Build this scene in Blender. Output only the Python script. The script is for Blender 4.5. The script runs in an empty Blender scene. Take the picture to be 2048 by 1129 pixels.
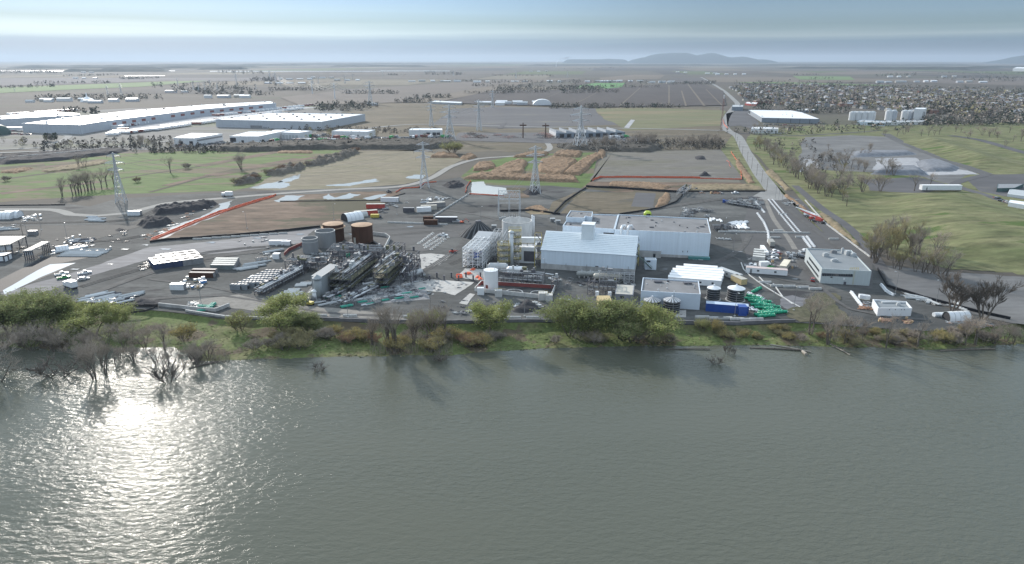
import bpy, bmesh, math, random
from mathutils import Vector, noise
S = bpy.context.scene
R = math.radians
# ------------------------------------------------------------------ camera
PITCH, FPX, CAMH = 18.05, 1366.0, 100.0
cam = bpy.data.objects.new('camera', bpy.data.cameras.new('camera')); S.collection.objects.link(cam)
cam.location = (0, 0, CAMH); cam.rotation_euler = (R(90 - PITCH), 0, 0)
cam.data.sensor_width = 36; cam.data.lens = 36 * FPX / 2048
cam.data.clip_start = 1; cam.data.clip_end = 200000
S.camera = cam
S.view_settings.view_transform = 'Standard'; S.view_settings.look = 'None'
S.view_settings.exposure = 0.30; S.view_settings.gamma = 1
S.cycles.use_denoising = True
S.cycles.use_adaptive_sampling = False; S.cycles.max_bounces = 4; S.cycles.volume_bounces = 0; S.cycles.transparent_max_bounces = 8
S.cycles.sample_clamp_indirect = 4; S.cycles.sample_clamp_direct = 12
S.cycles.caustics_reflective = False; S.cycles.caustics_refractive = False
# ------------------------------------------------------------------ sun and sky
SUN_EL, SUN_AZ = 22.0, -31.0          # azimuth measured from +Y towards +X
sun = bpy.data.objects.new('sun', bpy.data.lights.new('sun', 'SUN')); S.collection.objects.link(sun)
sun.data.energy = 4.5; sun.data.angle = R(0.9); sun.data.color = (1.0, .93, .84)
sd = Vector((math.sin(R(SUN_AZ)) * math.cos(R(SUN_EL)), math.cos(R(SUN_AZ)) * math.cos(R(SUN_EL)), math.sin(R(SUN_EL))))
sun.rotation_euler = (-sd).to_track_quat('-Z', 'Y').to_euler()
W = bpy.data.worlds.new('World'); S.world = W; W.use_nodes = True
def world():
 nt = W.node_tree; N, L = nt.nodes, nt.links
 bg = N['Background']
 sky = N.new('ShaderNodeTexSky'); sky.sky_type = 'NISHITA'; sky.sun_disc = False
 sky.sun_elevation = R(SUN_EL); sky.sun_rotation = R(SUN_AZ); sky.air_density = 1; sky.dust_density = 2
 sc = N.new('ShaderNodeVectorMath'); sc.operation = 'SCALE'; sc.inputs['Scale'].default_value = .1
 L.new(sky.outputs[0], sc.inputs[0])
 tc = N.new('ShaderNodeTexCoord'); sx = N.new('ShaderNodeSeparateXYZ'); L.new(tc.outputs['Generated'], sx.inputs[0])
 mp = N.new('ShaderNodeMapping'); mp.inputs['Scale'].default_value = (2.6, 2.6, 80); L.new(tc.outputs['Generated'], mp.inputs[0])
 nz = N.new('ShaderNodeTexNoise'); nz.inputs['Scale'].default_value = 1.0; nz.inputs['Detail'].default_value = 4; nz.inputs['Roughness'].default_value = .45
 L.new(mp.outputs[0], nz.inputs['Vector'])
 ma = N.new('ShaderNodeMath'); ma.operation = 'MULTIPLY_ADD'; ma.inputs[1].default_value = .018; ma.inputs[2].default_value = -.009
 L.new(nz.outputs[0], ma.inputs[0])
 tl = N.new('ShaderNodeMath'); tl.operation = 'MULTIPLY_ADD'; tl.inputs[1].default_value = .004; L.new(sx.outputs[0], tl.inputs[0]); L.new(ma.outputs[0], tl.inputs[2])
 ad = N.new('ShaderNodeMath'); ad.operation = 'ADD'; L.new(sx.outputs[2], ad.inputs[0]); L.new(tl.outputs[0], ad.inputs[1])
 cr = N.new('ShaderNodeValToRGB'); mr = N.new('ShaderNodeMapRange'); mr.inputs[1].default_value = -.01; mr.inputs[2].default_value = .09
 L.new(ad.outputs[0], mr.inputs[0]); L.new(mr.outputs[0], cr.inputs[0])
 st = [(.0, (.18, .25, .305)), (.10, (.21, .285, .335)), (.15, (.155, .22, .285)), (.26, (.15, .215, .285)), (.33, (.16, .24, .31)),
   (.42, (.30, .385, .42)), (.55, (.20, .29, .33)), (.68, (.215, .32, .40)), (.84, (.19, .30, .41)), (1.0, (.20, .31, .43))]
 e = cr.color_ramp.elements; e[0].position, e[0].color = st[0][0], (*st[0][1], 1); e[1].position, e[1].color = st[-1][0], (*st[-1][1], 1)
 for p, c in st[1:-1]:
  k = e.new(p); k.color = (*c, 1)
 dt = N.new('ShaderNodeVectorMath'); dt.operation = 'DOT_PRODUCT'; dt.inputs[1].default_value = (math.sin(R(SUN_AZ - 8)), math.cos(R(SUN_AZ - 8)), .12)
 L.new(tc.outputs['Generated'], dt.inputs[0])
 m2 = N.new('ShaderNodeMapRange'); m2.inputs[1].default_value = .55; m2.inputs[2].default_value = 1.0; m2.inputs[3].default_value = 1.0; m2.inputs[4].default_value = 2.05
 m2.interpolation_type = 'SMOOTHSTEP'; L.new(dt.outputs['Value'], m2.inputs[0])
 vs = N.new('ShaderNodeVectorMath'); vs.operation = 'SCALE'; L.new(cr.outputs[0], vs.inputs[0]); L.new(m2.outputs[0], vs.inputs['Scale'])
 up = N.new('ShaderNodeMapRange'); up.inputs[1].default_value = .09; up.inputs[2].default_value = .5; L.new(sx.outputs[2], up.inputs[0])
 n2 = N.new('ShaderNodeTexNoise'); n2.inputs['Scale'].default_value = 2.2; n2.inputs['Detail'].default_value = 5; L.new(tc.outputs['Generated'], n2.inputs['Vector'])
 c2 = N.new('ShaderNodeValToRGB'); c2.color_ramp.elements[0].position = .35; c2.color_ramp.elements[0].color = (.50, .70, .92, 1)
 c2.color_ramp.elements[1].position = .68; c2.color_ramp.elements[1].color = (.92, 1.0, 1.08, 1); L.new(n2.outputs[0], c2.inputs[0])
 mx = N.new('ShaderNodeMix'); mx.data_type = 'RGBA'; L.new(up.outputs[0], mx.inputs[0]); L.new(vs.outputs[0], mx.inputs[6]); L.new(c2.outputs[0], mx.inputs[7])
 m3 = N.new('ShaderNodeMix'); m3.data_type = 'RGBA'; m3.inputs[0].default_value = .955; L.new(sc.outputs[0], m3.inputs[6]); L.new(mx.outputs[2], m3.inputs[7])
 L.new(m3.outputs[2], bg.inputs[0]); bg.inputs[1].default_value = 1.0
world()
# ------------------------------------------------------------------ projection of photo rows onto the flat site
cp, sp = math.cos(R(PITCH)), math.sin(R(PITCH))
def ray(px, py):
 b = (564.5 - py) / FPX
 return ((px - 1024) / FPX, cp + b * sp, -sp + b * cp)
def G(px, py, z=0.0):
 d = ray(px, max(py, 125.6)); t = (z - CAMH) / d[2]
 return Vector((d[0] * t, d[1] * t, z))
def HT(bx, by, ty, z0=0.0):            # height of the thing standing at (bx,by) whose top shows at row ty
 p = G(bx, by, z0); b = (564.5 - ty) / FPX
 return CAMH + p.y * (-sp + b * cp) / (cp + b * sp)
def PX(p):                             # back to photo pixels
 f = p.y * cp - (p.z - CAMH) * sp; u = p.y * sp + (p.z - CAMH) * cp
 return 1024 + p.x / f * FPX, 564.5 - u / f * FPX
# ------------------------------------------------------------------ materials
MATS = {}
def _nodes(name):
 m = bpy.data.materials.new(name); m.use_nodes = True
 return m, m.node_tree.nodes, m.node_tree.links, m.node_tree.nodes['Principled BSDF']
def mat(name, c, rough=.6, metal=0.0, var=.18, scale=.35, bump=0.0, stretch=(1, 1, 1), spec=.5, c2=None, emit=None, coat=0, thin=None):
 if name in MATS: return MATS[name]
 m, N, L, P = _nodes(name)
 geo = N.new('ShaderNodeNewGeometry'); mp = N.new('ShaderNodeMapping'); mp.inputs['Scale'].default_value = stretch
 L.new(geo.outputs['Position'], mp.inputs[0])
 nz = N.new('ShaderNodeTexNoise'); nz.inputs['Scale'].default_value = scale; nz.inputs['Detail'].default_value = 5; nz.inputs['Roughness'].default_value = .6
 L.new(mp.outputs[0], nz.inputs['Vector'])
 mx = N.new('ShaderNodeMix'); mx.data_type = 'RGBA'
 mr = N.new('ShaderNodeMapRange'); mr.inputs[1].default_value = .3; mr.inputs[2].default_value = .7; L.new(nz.outputs[0], mr.inputs[0]); L.new(mr.outputs[0], mx.inputs[0])
 a = tuple(x * (1 - var) for x in c); b = c2 or tuple(min(.9, x * (1 + var)) for x in c)
 mx.inputs[6].default_value = (*a, 1); mx.inputs[7].default_value = (*b, 1)
 L.new(mx.outputs[2], P.inputs['Base Color'])
 P.inputs['Roughness'].default_value = rough; P.inputs['Metallic'].default_value = metal
 P.inputs['Specular IOR Level'].default_value = spec
 if coat: P.inputs['Coat Weight'].default_value = coat
 if bump:
  bp = N.new('ShaderNodeBump'); bp.inputs['Strength'].default_value = bump; bp.inputs['Distance'].default_value = .3
  L.new(nz.outputs[0], bp.inputs['Height']); L.new(bp.outputs[0], P.inputs['Normal'])
 if thin:                                   # leaves let some light through
  T = N.new('ShaderNodeBsdfTranslucent'); L.new(mx.outputs[2], T.inputs[0]); A = N.new('ShaderNodeMixShader'); A.inputs[0].default_value = thin
  L.new(P.outputs[0], A.inputs[1]); L.new(T.outputs[0], A.inputs[2]); L.new(A.outputs[0], N['Material Output'].inputs[0])
 MATS[name] = m; return m
def gmat(name, cols, big=.012, fine=.35, rot=0, stretch=1.0, rough=.95, patch=None, pthr=.6, fvar=.35, bump=.5, spec=.15, rows=None, pscale=None, warp=.0, prough=.3):
 """ground cover: cols = 2-3 colours mixed by wide noise, fine grain, optional patches (puddles, pale grass) and plough rows"""
 if name in MATS: return MATS[name]
 m, N, L, P = _nodes(name)
 geo = N.new('ShaderNodeNewGeometry'); mp = N.new('ShaderNodeMapping'); mp.inputs['Rotation'].default_value = (0, 0, R(rot)); mp.inputs['Scale'].default_value = (1 / stretch, 1, 1)
 L.new(geo.outputs['Position'], mp.inputs[0])
 def nse(scale, det=6, r=.6, src=None):
  n = N.new('ShaderNodeTexNoise'); n.inputs['Scale'].default_value = scale; n.inputs['Detail'].default_value = det; n.inputs['Roughness'].default_value = r
  L.new((src or mp).outputs[0], n.inputs['Vector']); return n
 n1 = nse(big, 8, .65)
 cr = N.new('ShaderNodeValToRGB'); e = cr.color_ramp.elements
 e[0].position, e[0].color = .33, (*cols[0], 1); e[1].position, e[1].color = .67, (*cols[-1], 1)
 if len(cols) == 3: k = e.new(.5); k.color = (*cols[1], 1)
 L.new(n1.outputs[0], cr.inputs[0]); col = cr.outputs[0]
 n2 = nse(fine, 6, .7)
 mr = N.new('ShaderNodeMapRange'); mr.inputs[1].default_value = .25; mr.inputs[2].default_value = .75; mr.inputs[3].default_value = 1 - fvar; mr.inputs[4].default_value = 1 + fvar
 L.new(n2.outputs[0], mr.inputs[0])
 v = N.new('ShaderNodeVectorMath'); v.operation = 'SCALE'; L.new(col, v.inputs[0]); L.new(mr.outputs[0], v.inputs['Scale']); col = v.outputs[0]
 if rows:
  wv = N.new('ShaderNodeTexWave'); wv.inputs['Scale'].default_value = rows; wv.inputs['Distortion'].default_value = 1.5; wv.inputs['Detail'].default_value = 2; wv.bands_direction = 'Y'
  L.new(mp.outputs[0], wv.inputs['Vector'])
  m4 = N.new('ShaderNodeMapRange'); m4.inputs[3].default_value = .8; m4.inputs[4].default_value = 1.15; L.new(wv.outputs['Fac'], m4.inputs[0])
  v = N.new('ShaderNodeVectorMath'); v.operation = 'SCALE'; L.new(col, v.inputs[0]); L.new(m4.outputs[0], v.inputs['Scale']); col = v.outputs[0]
 P.inputs['Roughness'].default_value = rough
 if patch:
  n3 = nse(pscale or big * 2.3, 7, .62, geo if stretch == 1 else mp)
  m5 = N.new('ShaderNodeMapRange'); m5.inputs[1].default_value = pthr; m5.inputs[2].default_value = pthr + .05; L.new(n3.outputs[0], m5.inputs[0])
  mx = N.new('ShaderNodeMix'); mx.data_type = 'RGBA'; L.new(m5.outputs[0], mx.inputs[0]); L.new(col, mx.inputs[6]); mx.inputs[7].default_value = (*patch, 1); col = mx.outputs[2]
  if prough < .3:
   m6 = N.new('ShaderNodeMapRange'); m6.inputs[3].default_value = rough; m6.inputs[4].default_value = prough; L.new(m5.outputs[0], m6.inputs[0]); L.new(m6.outputs[0], P.inputs['Roughness'])
 L.new(col, P.inputs['Base Color']); P.inputs['Specular IOR Level'].default_value = spec
 bp = N.new('ShaderNodeBump'); bp.inputs['Strength'].default_value = bump; bp.inputs['Distance'].default_value = .25
 L.new(n2.outputs[0], bp.inputs['Height']); L.new(bp.outputs[0], P.inputs['Normal'])
 MATS[name] = m; return m
# ------------------------------------------------------------------ mesh builder
class MB:
 def __init__(s): s.v, s.f, s.m = [], [], []
 def poly(s, pts, mi=0):
  n = len(s.v); s.v += [tuple(p) for p in pts]; s.f.append(tuple(range(n, n + len(pts)))); s.m.append(mi)
 def faces(s, vs, fs, mi=0):
  n = len(s.v); s.v += [tuple(p) for p in vs]; s.f += [tuple(i + n for i in f) for f in fs]; s.m += [mi] * len(fs)
 def prism(s, pts, z0, z1, mi=0, ti=None, bottom=True):
  n = len(pts); A = sum(pts[i][0] * pts[(i + 1) % n][1] - pts[(i + 1) % n][0] * pts[i][1] for i in range(n))
  if A < 0: pts = pts[::-1]
  vs = [(p[0], p[1], z0) for p in pts] + [(p[0], p[1], z1) for p in pts]
  s.faces(vs, [(i, (i + 1) % n, (i + 1) % n + n, i + n) for i in range(n)], mi)
  s.faces([vs[i + n] for i in range(n)], [tuple(range(n))], mi if ti is None else ti)
  if bottom: s.faces([vs[i] for i in range(n)], [tuple(range(n))[::-1]], mi)
 def box(s, c, d, rz=0, mi=0, ti=None):          # c = centre of the base
  ca, sa = math.cos(rz), math.sin(rz)
  q = [(c[0] + x * ca - y * sa, c[1] + x * sa + y * ca) for x, y in ((-d[0] / 2, -d[1] / 2), (d[0] / 2, -d[1] / 2), (d[0] / 2, d[1] / 2), (-d[0] / 2, d[1] / 2))]
  s.prism(q, c[2], c[2] + d[2], mi, ti)
 def tube(s, a, b, r0, r1=None, n=6, mi=0, cap=True):
  a, b = Vector(a), Vector(b); r1 = r0 if r1 is None else r1; d = b - a
  if d.length < 1e-6: return
  d.normalize(); u = d.orthogonal().normalized(); w = d.cross(u)
  vs = []
  for p, r in ((a, r0), (b, r1)):
   for k in range(n):
    t = 2 * math.pi * k / n; vs.append(p + (u * math.cos(t) + w * math.sin(t)) * r)
  fs = [(k, (k + 1) % n, (k + 1) % n + n, k + n) for k in range(n)]
  if cap: fs += [tuple(range(n))[::-1], tuple(range(n, 2 * n))]
  s.faces(vs, fs, mi)
 def lathe(s, c, prof, n=40, mi=0, capt=False, capb=False):    # prof = [(r,z)]
  vs = [(c[0] + r * math.cos(2 * math.pi * k / n), c[1] + r * math.sin(2 * math.pi * k / n), c[2] + z) for r, z in prof for k in range(n)]
  fs = [(j * n + k, j * n + (k + 1) % n, (j + 1) * n + (k + 1) % n, (j + 1) * n + k) for j in range(len(prof) - 1) for k in range(n)]
  if capt: fs.append(tuple(range((len(prof) - 1) * n, len(prof) * n)))
  if capb: fs.append(tuple(range(n))[::-1])
  s.faces(vs, fs, mi)
 def path(s, pts, r, n=6, mi=0):
  for a, b in zip(pts, pts[1:]): s.tube(a, b, r, n=n, mi=mi)
 def build(s, name, mats, parent=None, smooth=False, origin=None):
  me = bpy.data.meshes.new(name)
  o0 = Vector(origin) if origin is not None else (parent['_o'] if parent is not None and '_o' in parent.keys() else Vector((0, 0, 0)))
  o0 = Vector(o0)
  me.from_pydata([(v[0] - o0.x, v[1] - o0.y, v[2] - o0.z) for v in s.v], [], s.f)
  for mm in (mats if isinstance(mats, (list, tuple)) else [mats]): me.materials.append(mm)
  if any(s.m): me.polygons.foreach_set('material_index', s.m)
  if smooth: me.polygons.foreach_set('use_smooth', [True] * len(s.f))
  me.update()
  o = bpy.data.objects.new(name, me); S.collection.objects.link(o)
  if parent is not None: o.parent = parent
  if origin is not None: o.location = o0
  if parent is not None and '_o' in parent.keys(): o['_o'] = parent['_o']
  return o
def tag(o, label=None, cat=None, group=None, kind=None):
 if label: o['label'] = label
 if cat: o['category'] = cat
 if group: o['group'] = group
 if kind: o['kind'] = kind
 return o
def thing(name, label, cat, loc=(0, 0, 0), group=None):
 o = bpy.data.objects.new(name, None); S.collection.objects.link(o); o.location = loc; o.empty_display_size = 1
 o['_o'] = tuple(loc); return tag(o, label, cat, group)
def solo(mb, name, m, label, cat, loc=(0, 0, 0), group=None, kind=None, smooth=False):
 return tag(mb.build(name, m, None, smooth, loc), label, cat, group, kind)
def dup(o, loc, rz=0, sc=1, label=None, group=None, first=False):
 if first: r = o
 else:
  r = o.copy(); S.collection.objects.link(r)
  for ch in list(o.children):
   c = ch.copy(); S.collection.objects.link(c); c.parent = r
   for g in list(ch.children):
    d = g.copy(); S.collection.objects.link(d); d.parent = c
 r.location = loc; r.rotation_euler = (0, 0, rz); r.scale = (sc, sc, sc) if not isinstance(sc, tuple) else sc
 if label: r['label'] = label
 if group: r['group'] = group
 return r
ONES = 'zeroth first second third fourth fifth sixth seventh eighth ninth tenth eleventh twelfth thirteenth fourteenth fifteenth sixteenth seventeenth eighteenth nineteenth'.split()
TENS = {2: 'twent', 3: 'thirt', 4: 'fort', 5: 'fift', 6: 'sixt', 7: 'sevent', 8: 'eight', 9: 'ninet'}
def nth(i):
 if i < 20: return ONES[i]
 t, u = divmod(i, 10)
 return TENS[t] + ('ieth' if u == 0 else 'y-' + ONES[u])
rnd = random.Random(7)
def jag(pts, amp, n=5, seed=0):                    # fractal edge for natural outlines (world points)
 r = random.Random(seed); P = [Vector((p[0], p[1])) for p in pts]
 for k in range(n):
  Q = []
  for i, a in enumerate(P):
   b = P[(i + 1) % len(P)]; d = b - a; L_ = d.length
   Q.append(a)
   if L_ > 3 * (1 if amp < 3 else amp / 3): Q.append((a + b) / 2 + Vector((-d.y, d.x)) * (r.uniform(-1, 1) * amp / max(L_, 1)) * min(1, L_ / (amp * 4 + 1e-6)))
  P = Q; amp *= .6
 return P
LAYER = [0]
def patch(name, px, m, z=None, amp=1.5, label=None, step=.012, seed=None, world_pts=None):
 LAYER[0] += 1; z = LAYER[0] * step if z is None else z
 pts = world_pts or [G(*p) for p in px]
 Q = jag(pts, amp, 5, LAYER[0] if seed is None else seed) if amp else [Vector((p[0], p[1])) for p in pts]
 mb = MB(); A = sum(Q[i].x * Q[(i + 1) % len(Q)].y - Q[(i + 1) % len(Q)].x * Q[i].y for i in range(len(Q)))
 if A < 0: Q = Q[::-1]
 mb.poly([(q.x, q.y, z) for q in Q])
 return tag(mb.build(name, m), kind='structure')
def ribbon(name, px, w, m, z, kind='structure', pw=None):      # a road along a pixel line, w metres wide
 P = pw or [G(*p) for p in px]; Q = []
 for i in range(len(P) - 1):
  n = max(1, int((P[i + 1] - P[i]).length / 12)); n = min(n, 60)
  for k in range(n):
   t = k / n; p0, p1, p2, p3 = P[max(i - 1, 0)], P[i], P[i + 1], P[min(i + 2, len(P) - 1)]
   Q.append(.5 * ((2 * p1) + (p2 - p0) * t + (2 * p0 - 5 * p1 + 4 * p2 - p3) * t * t + (3 * p1 - p0 - 3 * p2 + p3) * t ** 3))
 Q.append(P[-1]); mb = MB(); vs = []
 for i, q in enumerate(Q):
  d = (Q[min(i + 1, len(Q) - 1)] - Q[max(i - 1, 0)]); n = Vector((-d.y, d.x, 0)).normalized() * (w / 2)
  vs += [(q.x + n.x, q.y + n.y, z), (q.x - n.x, q.y - n.y, z)]
 mb.faces(vs, [(2 * i + 1, 2 * i + 3, 2 * i + 2, 2 * i) for i in range(len(Q) - 1)])
 return tag(mb.build(name, m), kind=kind), Q
def inside(p, poly):
 c = False; n = len(poly); j = n - 1
 for i in range(n):
  a, b = poly[i], poly[j]
  if (a[1] > p[1]) != (b[1] > p[1]) and p[0] < (b[0] - a[0]) * (p[1] - a[1]) / (b[1] - a[1]) + a[0]: c = not c
  j = i
 return c
def edged(p, poly):
 best = 1e9; n = len(poly)
 for i in range(n):
  a, b = poly[i], poly[(i + 1) % n]; dx, dy = b[0] - a[0], b[1] - a[1]; L2 = dx * dx + dy * dy or 1e-9
  t = max(0, min(1, ((p[0] - a[0]) * dx + (p[1] - a[1]) * dy) / L2)); best = min(best, math.hypot(p[0] - a[0] - t * dx, p[1] - a[1] - t * dy))
 return best
def mass(name, px, h, m, cell=1.5, edge=3.0, rough=.5, ns=.15, z0=0, pts=None, zfun=None, smooth=True):
 """a raised rough-topped body over an outline: reed bed, heap, thicket floor"""
 P = jag(pts or [G(*p) for p in px], 2.0, 4, len(MATS)) ; xs = [p[0] for p in P]; ys = [p[1] for p in P]
 nx = min(260, int((max(xs) - min(xs)) / cell) + 2); ny = min(260, int((max(ys) - min(ys)) / cell) + 2)
 cx, cy = (max(xs) - min(xs)) / (nx - 1), (max(ys) - min(ys)) / (ny - 1)
 idx = {}; vs = []; fs = []
 for j in range(ny):
  for i in range(nx):
   p = (min(xs) + i * cx, min(ys) + j * cy)
   ins = inside(p, P); e = edged(p, P) if ins else 0
   if not ins and edged(p, P) > max(cx, cy) * 1.5: continue
   k = min(1, e / edge); k = k * k * (3 - 2 * k)
   n = noise.fractal((p[0] * ns, p[1] * ns, 3.1), 1, 2, 4)
   z = z0 + (h * k * (1 + rough * n) if zfun is None else zfun(p, e, n)) - (0 if ins else .15)
   idx[i, j] = len(vs); vs.append((p[0], p[1], z))
 for (i, j), a in idx.items():
  if (i + 1, j) in idx and (i, j + 1) in idx and (i + 1, j + 1) in idx: fs.append((a, idx[i + 1, j], idx[i + 1, j + 1], idx[i, j + 1]))
 mb = MB(); mb.faces(vs, fs); c = Vector((sum(xs) / len(xs), sum(ys) / len(ys), 0))
 return mb.build(name, m, None, smooth, c)
# ================================================================== SETTING
gravel = gmat('dark gravel', [(.050, .052, .052), (.080, .082, .081), (.130, .132, .128)], .03, .5, rot=-22, stretch=2.6, fvar=.35, patch=(.045, .045, .048), pthr=.58, pscale=.05)
gravel2 = gmat('packed grey gravel', [(.075, .075, .076), (.13, .128, .127)], .03, .4, rot=-25, stretch=4, fvar=.2)
wetgravel = gmat('damp blue grey gravel', [(.115, .115, .125), (.15, .15, .16), (.19, .19, .20)], .05, .4, rot=-20, stretch=5, fvar=.3, rough=.85, spec=.2)
asphalt = gmat('worn asphalt', [(.21, .21, .205), (.27, .268, .26)], .05, .6, fvar=.12, bump=.15)
meadow = gmat('spring meadow', [(.10, .145, .048), (.085, .13, .038), (.125, .125, .062)], .03, .12, rot=-15, stretch=3, fvar=.5, patch=(.13, .108, .07), pthr=.53, pscale=.03)
meadow2 = gmat('pale meadow', [(.10, .115, .05), (.14, .145, .072), (.20, .18, .105)], .035, .12, rot=-15, stretch=2.5, fvar=.6, patch=(.075, .11, .032), pthr=.57, pscale=.035)
stubble = gmat('brown wet stubble', [(.075, .058, .044), (.13, .092, .068), (.19, .14, .105)], .04, .15, rot=-15, stretch=2.5, fvar=.55, patch=(.075, .07, .045), pthr=.52, pscale=.03)
fallow = gmat('olive fallow land', [(.085, .078, .052), (.125, .105, .075), (.16, .135, .10)], .02, .25, rot=-5, stretch=3, fvar=.35, patch=(.09, .085, .075), pthr=.57, pscale=.03)
tangrass = gmat('tan dry grass', [(.19, .155, .10), (.25, .20, .13)], .05, .35, fvar=.3)
graylot = gmat('grey dirt lot', [(.085, .085, .09), (.12, .118, .122)], .008, .06, stretch=3, fvar=.2, patch=(.16, .15, .13), pthr=.6)
paleland = gmat('pale crushed stone', [(.28, .285, .30), (.38, .38, .39)], .02, .2, fvar=.2)
plowed = gmat('ploughed dark soil', [(.058, .052, .052), (.08, .07, .067)], .004, .05, rot=0, stretch=.25, fvar=.15, rows=.02)
farmland = gmat('farmland', [(.062, .059, .053), (.097, .086, .074), (.08, .083, .055)], .0012, .02, stretch=3.5, fvar=.22, patch=(.075, .08, .06), pthr=.58, pscale=.0035)
brownfld = gmat('light brown field', [(.125, .105, .085), (.16, .135, .11)], .003, .03, stretch=3, fvar=.12)
cropgreen = gmat('young green crop', [(.11, .17, .07), (.145, .20, .09)], .004, .03, stretch=3, fvar=.15)
cropbright = gmat('bright green crop', [(.09, .20, .075), (.11, .23, .09)], .004, .03, fvar=.1)
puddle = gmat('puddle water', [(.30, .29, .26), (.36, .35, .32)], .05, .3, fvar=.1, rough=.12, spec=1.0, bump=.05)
bankm = gmat('river bank soil and grass', [(.10, .12, .048), (.11, .14, .05), (.15, .14, .075)], .05, .6, fvar=.5, patch=(.11, .09, .062), pthr=.53, pscale=.07, bump=.9)
concrete_g = gmat('bare concrete slab', [(.36, .35, .335), (.45, .44, .42)], .08, .5, fvar=.2, patch=(.16, .15, .15), pthr=.6, pscale=.25)
blackliner = mat('black liner', (.022, .023, .027), .75, scale=.3, spec=.2)
# ---- river bank and shoreline, as rows in the photo
SH = [(-1500, 640), (-400, 668), (0, 697), (60, 703), (120, 703), (175, 706), (240, 700), (300, 699), (350, 701), (385, 716), (400, 728), (470, 725), (560, 721), (700, 717), (800, 715), (900, 714), (960, 708), (1024, 704), (1100, 699), (1220, 696), (1300, 694), (1400, 694), (1500, 692), (1600, 694), (1700, 697), (1800, 697), (1850, 702), (1920, 698), (2048, 690), (2450, 672), (3600, 640)]
ED = [(-1500, 560), (-400, 585), (0, 602), (150, 612), (200, 613), (290, 620), (370, 628), (450, 640), (520, 641), (620, 640), (760, 648), (930, 648), (1050, 645), (1340, 650), (1480, 652), (1590, 646), (1660, 650), (1720, 655), (1850, 663), (1960, 657), (2048, 645), (2450, 628), (3600, 590)]
def lin(T, x):
 for (a, ya), (b, yb) in zip(T, T[1:]):
  if x <= b: return ya + (yb - ya) * (x - a) / (b - a)
 return T[-1][1]
WZ = -2.6
xs_ = [-1500 + i * 60 for i in range(20)] + [-300 + i * 8 for i in range(340)] + [2420 + i * 60 for i in range(20)]
Eg = [G(x, lin(ED, x) + .8 * noise.noise((x * .05, 0, 5))) for x in xs_]
Sg = [G(x, lin(SH, x) + 1.6 * noise.noise((x * .045, 9, 5)) + .8 * noise.noise((x * .15, 9, 5)), WZ) for x in xs_]
NV = 34
vs, fs = [], []
for i, (e, s_) in enumerate(zip(Eg, Sg)):
 d = (s_ - e); d.z = 0
 for j in range(NV + 6):
  t = j / NV; p = e + d * t
  if t <= 1:
   z = -1.5 * min(1, t / .07) ** .8 + (WZ + 1.5) * max(0, (t - .07) / .93) ** .8
   z += .55 * noise.fractal((p.x * .12, p.y * .12, 0), 1, 2, 5) * min(1, t * 6) * (1 - t) ** .6
   if t > .93: z -= .25 * (t - .93) / .07
  else: z = WZ - .25 - (t - 1) * 14
  vs.append((p.x, p.y, z))
M_ = NV + 6
fs = [(i * M_ + j, i * M_ + j + 1, (i + 1) * M_ + j + 1, (i + 1) * M_ + j) for i in range(len(xs_) - 1) for j in range(M_ - 1)]
b = MB(); b.faces(vs, fs); tag(b.build('river_bank', bankm, smooth=True), kind='structure')
# ---- the ground, one sheet to the horizon
rows_ = [1, 1.05, 1.2, 1.5, 2, 3, 5, 9, 16, 30, 60, 100, 140]
gx = xs_[::4]; vs = []
for r_ in rows_:
 for x, e in zip(gx, Eg[::4]):
  vs.append((e.x * r_, e.y * r_, 0))
n_ = len(gx); b = MB(); b.faces(vs, [(j * n_ + i, j * n_ + i + 1, (j + 1) * n_ + i + 1, (j + 1) * n_ + i) for j in range(len(rows_) - 1) for i in range(n_ - 1)])
for i in range(0, len(xs_) - 4, 4):
 for k in range(i, i + 4):
  b.poly([(Eg[i].x, Eg[i].y, 0), (Eg[k].x, Eg[k].y, 0), (Eg[k + 1].x, Eg[k + 1].y, 0)], 0)
tag(b.build('ground', farmland), kind='structure')
# ---- river
def water_mat():
 m, N, L, P = _nodes('river water')
 geo = N.new('ShaderNodeNewGeometry'); mp = N.new('ShaderNodeMapping'); mp.inputs['Rotation'].default_value = (0, 0, R(14)); mp.inputs['Scale'].default_value = (.55, 1.15, 1)
 L.new(geo.outputs['Position'], mp.inputs[0])
 a = N.new('ShaderNodeTexNoise'); a.inputs['Scale'].default_value = .66; a.inputs['Detail'].default_value = 5; a.inputs['Roughness'].default_value = .56; a.inputs['Distortion'].default_value = .3; L.new(mp.outputs[0], a.inputs['Vector'])
 w = N.new('ShaderNodeTexNoise'); w.inputs['Scale'].default_value = .018; w.inputs['Detail'].default_value = 3
 m2 = N.new('ShaderNodeMapping'); m2.inputs['Rotation'].default_value = (0, 0, R(-14)); m2.inputs['Scale'].default_value = (.45, 1.6, 1); L.new(geo.outputs['Position'], m2.inputs[0]); L.new(m2.outputs[0], w.inputs['Vector'])
 mr = N.new('ShaderNodeMapRange'); mr.inputs[1].default_value = .3; mr.inputs[2].default_value = .7; mr.inputs[3].default_value = .35; mr.inputs[4].default_value = 1.35; L.new(w.outputs[0], mr.inputs[0])
 bp = N.new('ShaderNodeBump'); bp.inputs['Distance'].default_value = .30; L.new(mr.outputs[0], bp.inputs['Strength']); L.new(a.outputs[0], bp.inputs['Height'])
 L.new(bp.outputs[0], P.inputs['Normal'])
 P.inputs['Base Color'].default_value = (.088, .093, .072, 1); P.inputs['Roughness'].default_value = .075; P.inputs['IOR'].default_value = 1.34
 return m
b = MB(); b.faces([(-6000, -3000, WZ), (6000, -3000, WZ), (6000, 160, WZ), (-6000, 160, WZ), (6000, 420, WZ), (-6000, 420, WZ)], [(0, 1, 2, 3), (3, 2, 4, 5)])
tag(b.build('water', water_mat()), kind='structure')
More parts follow.
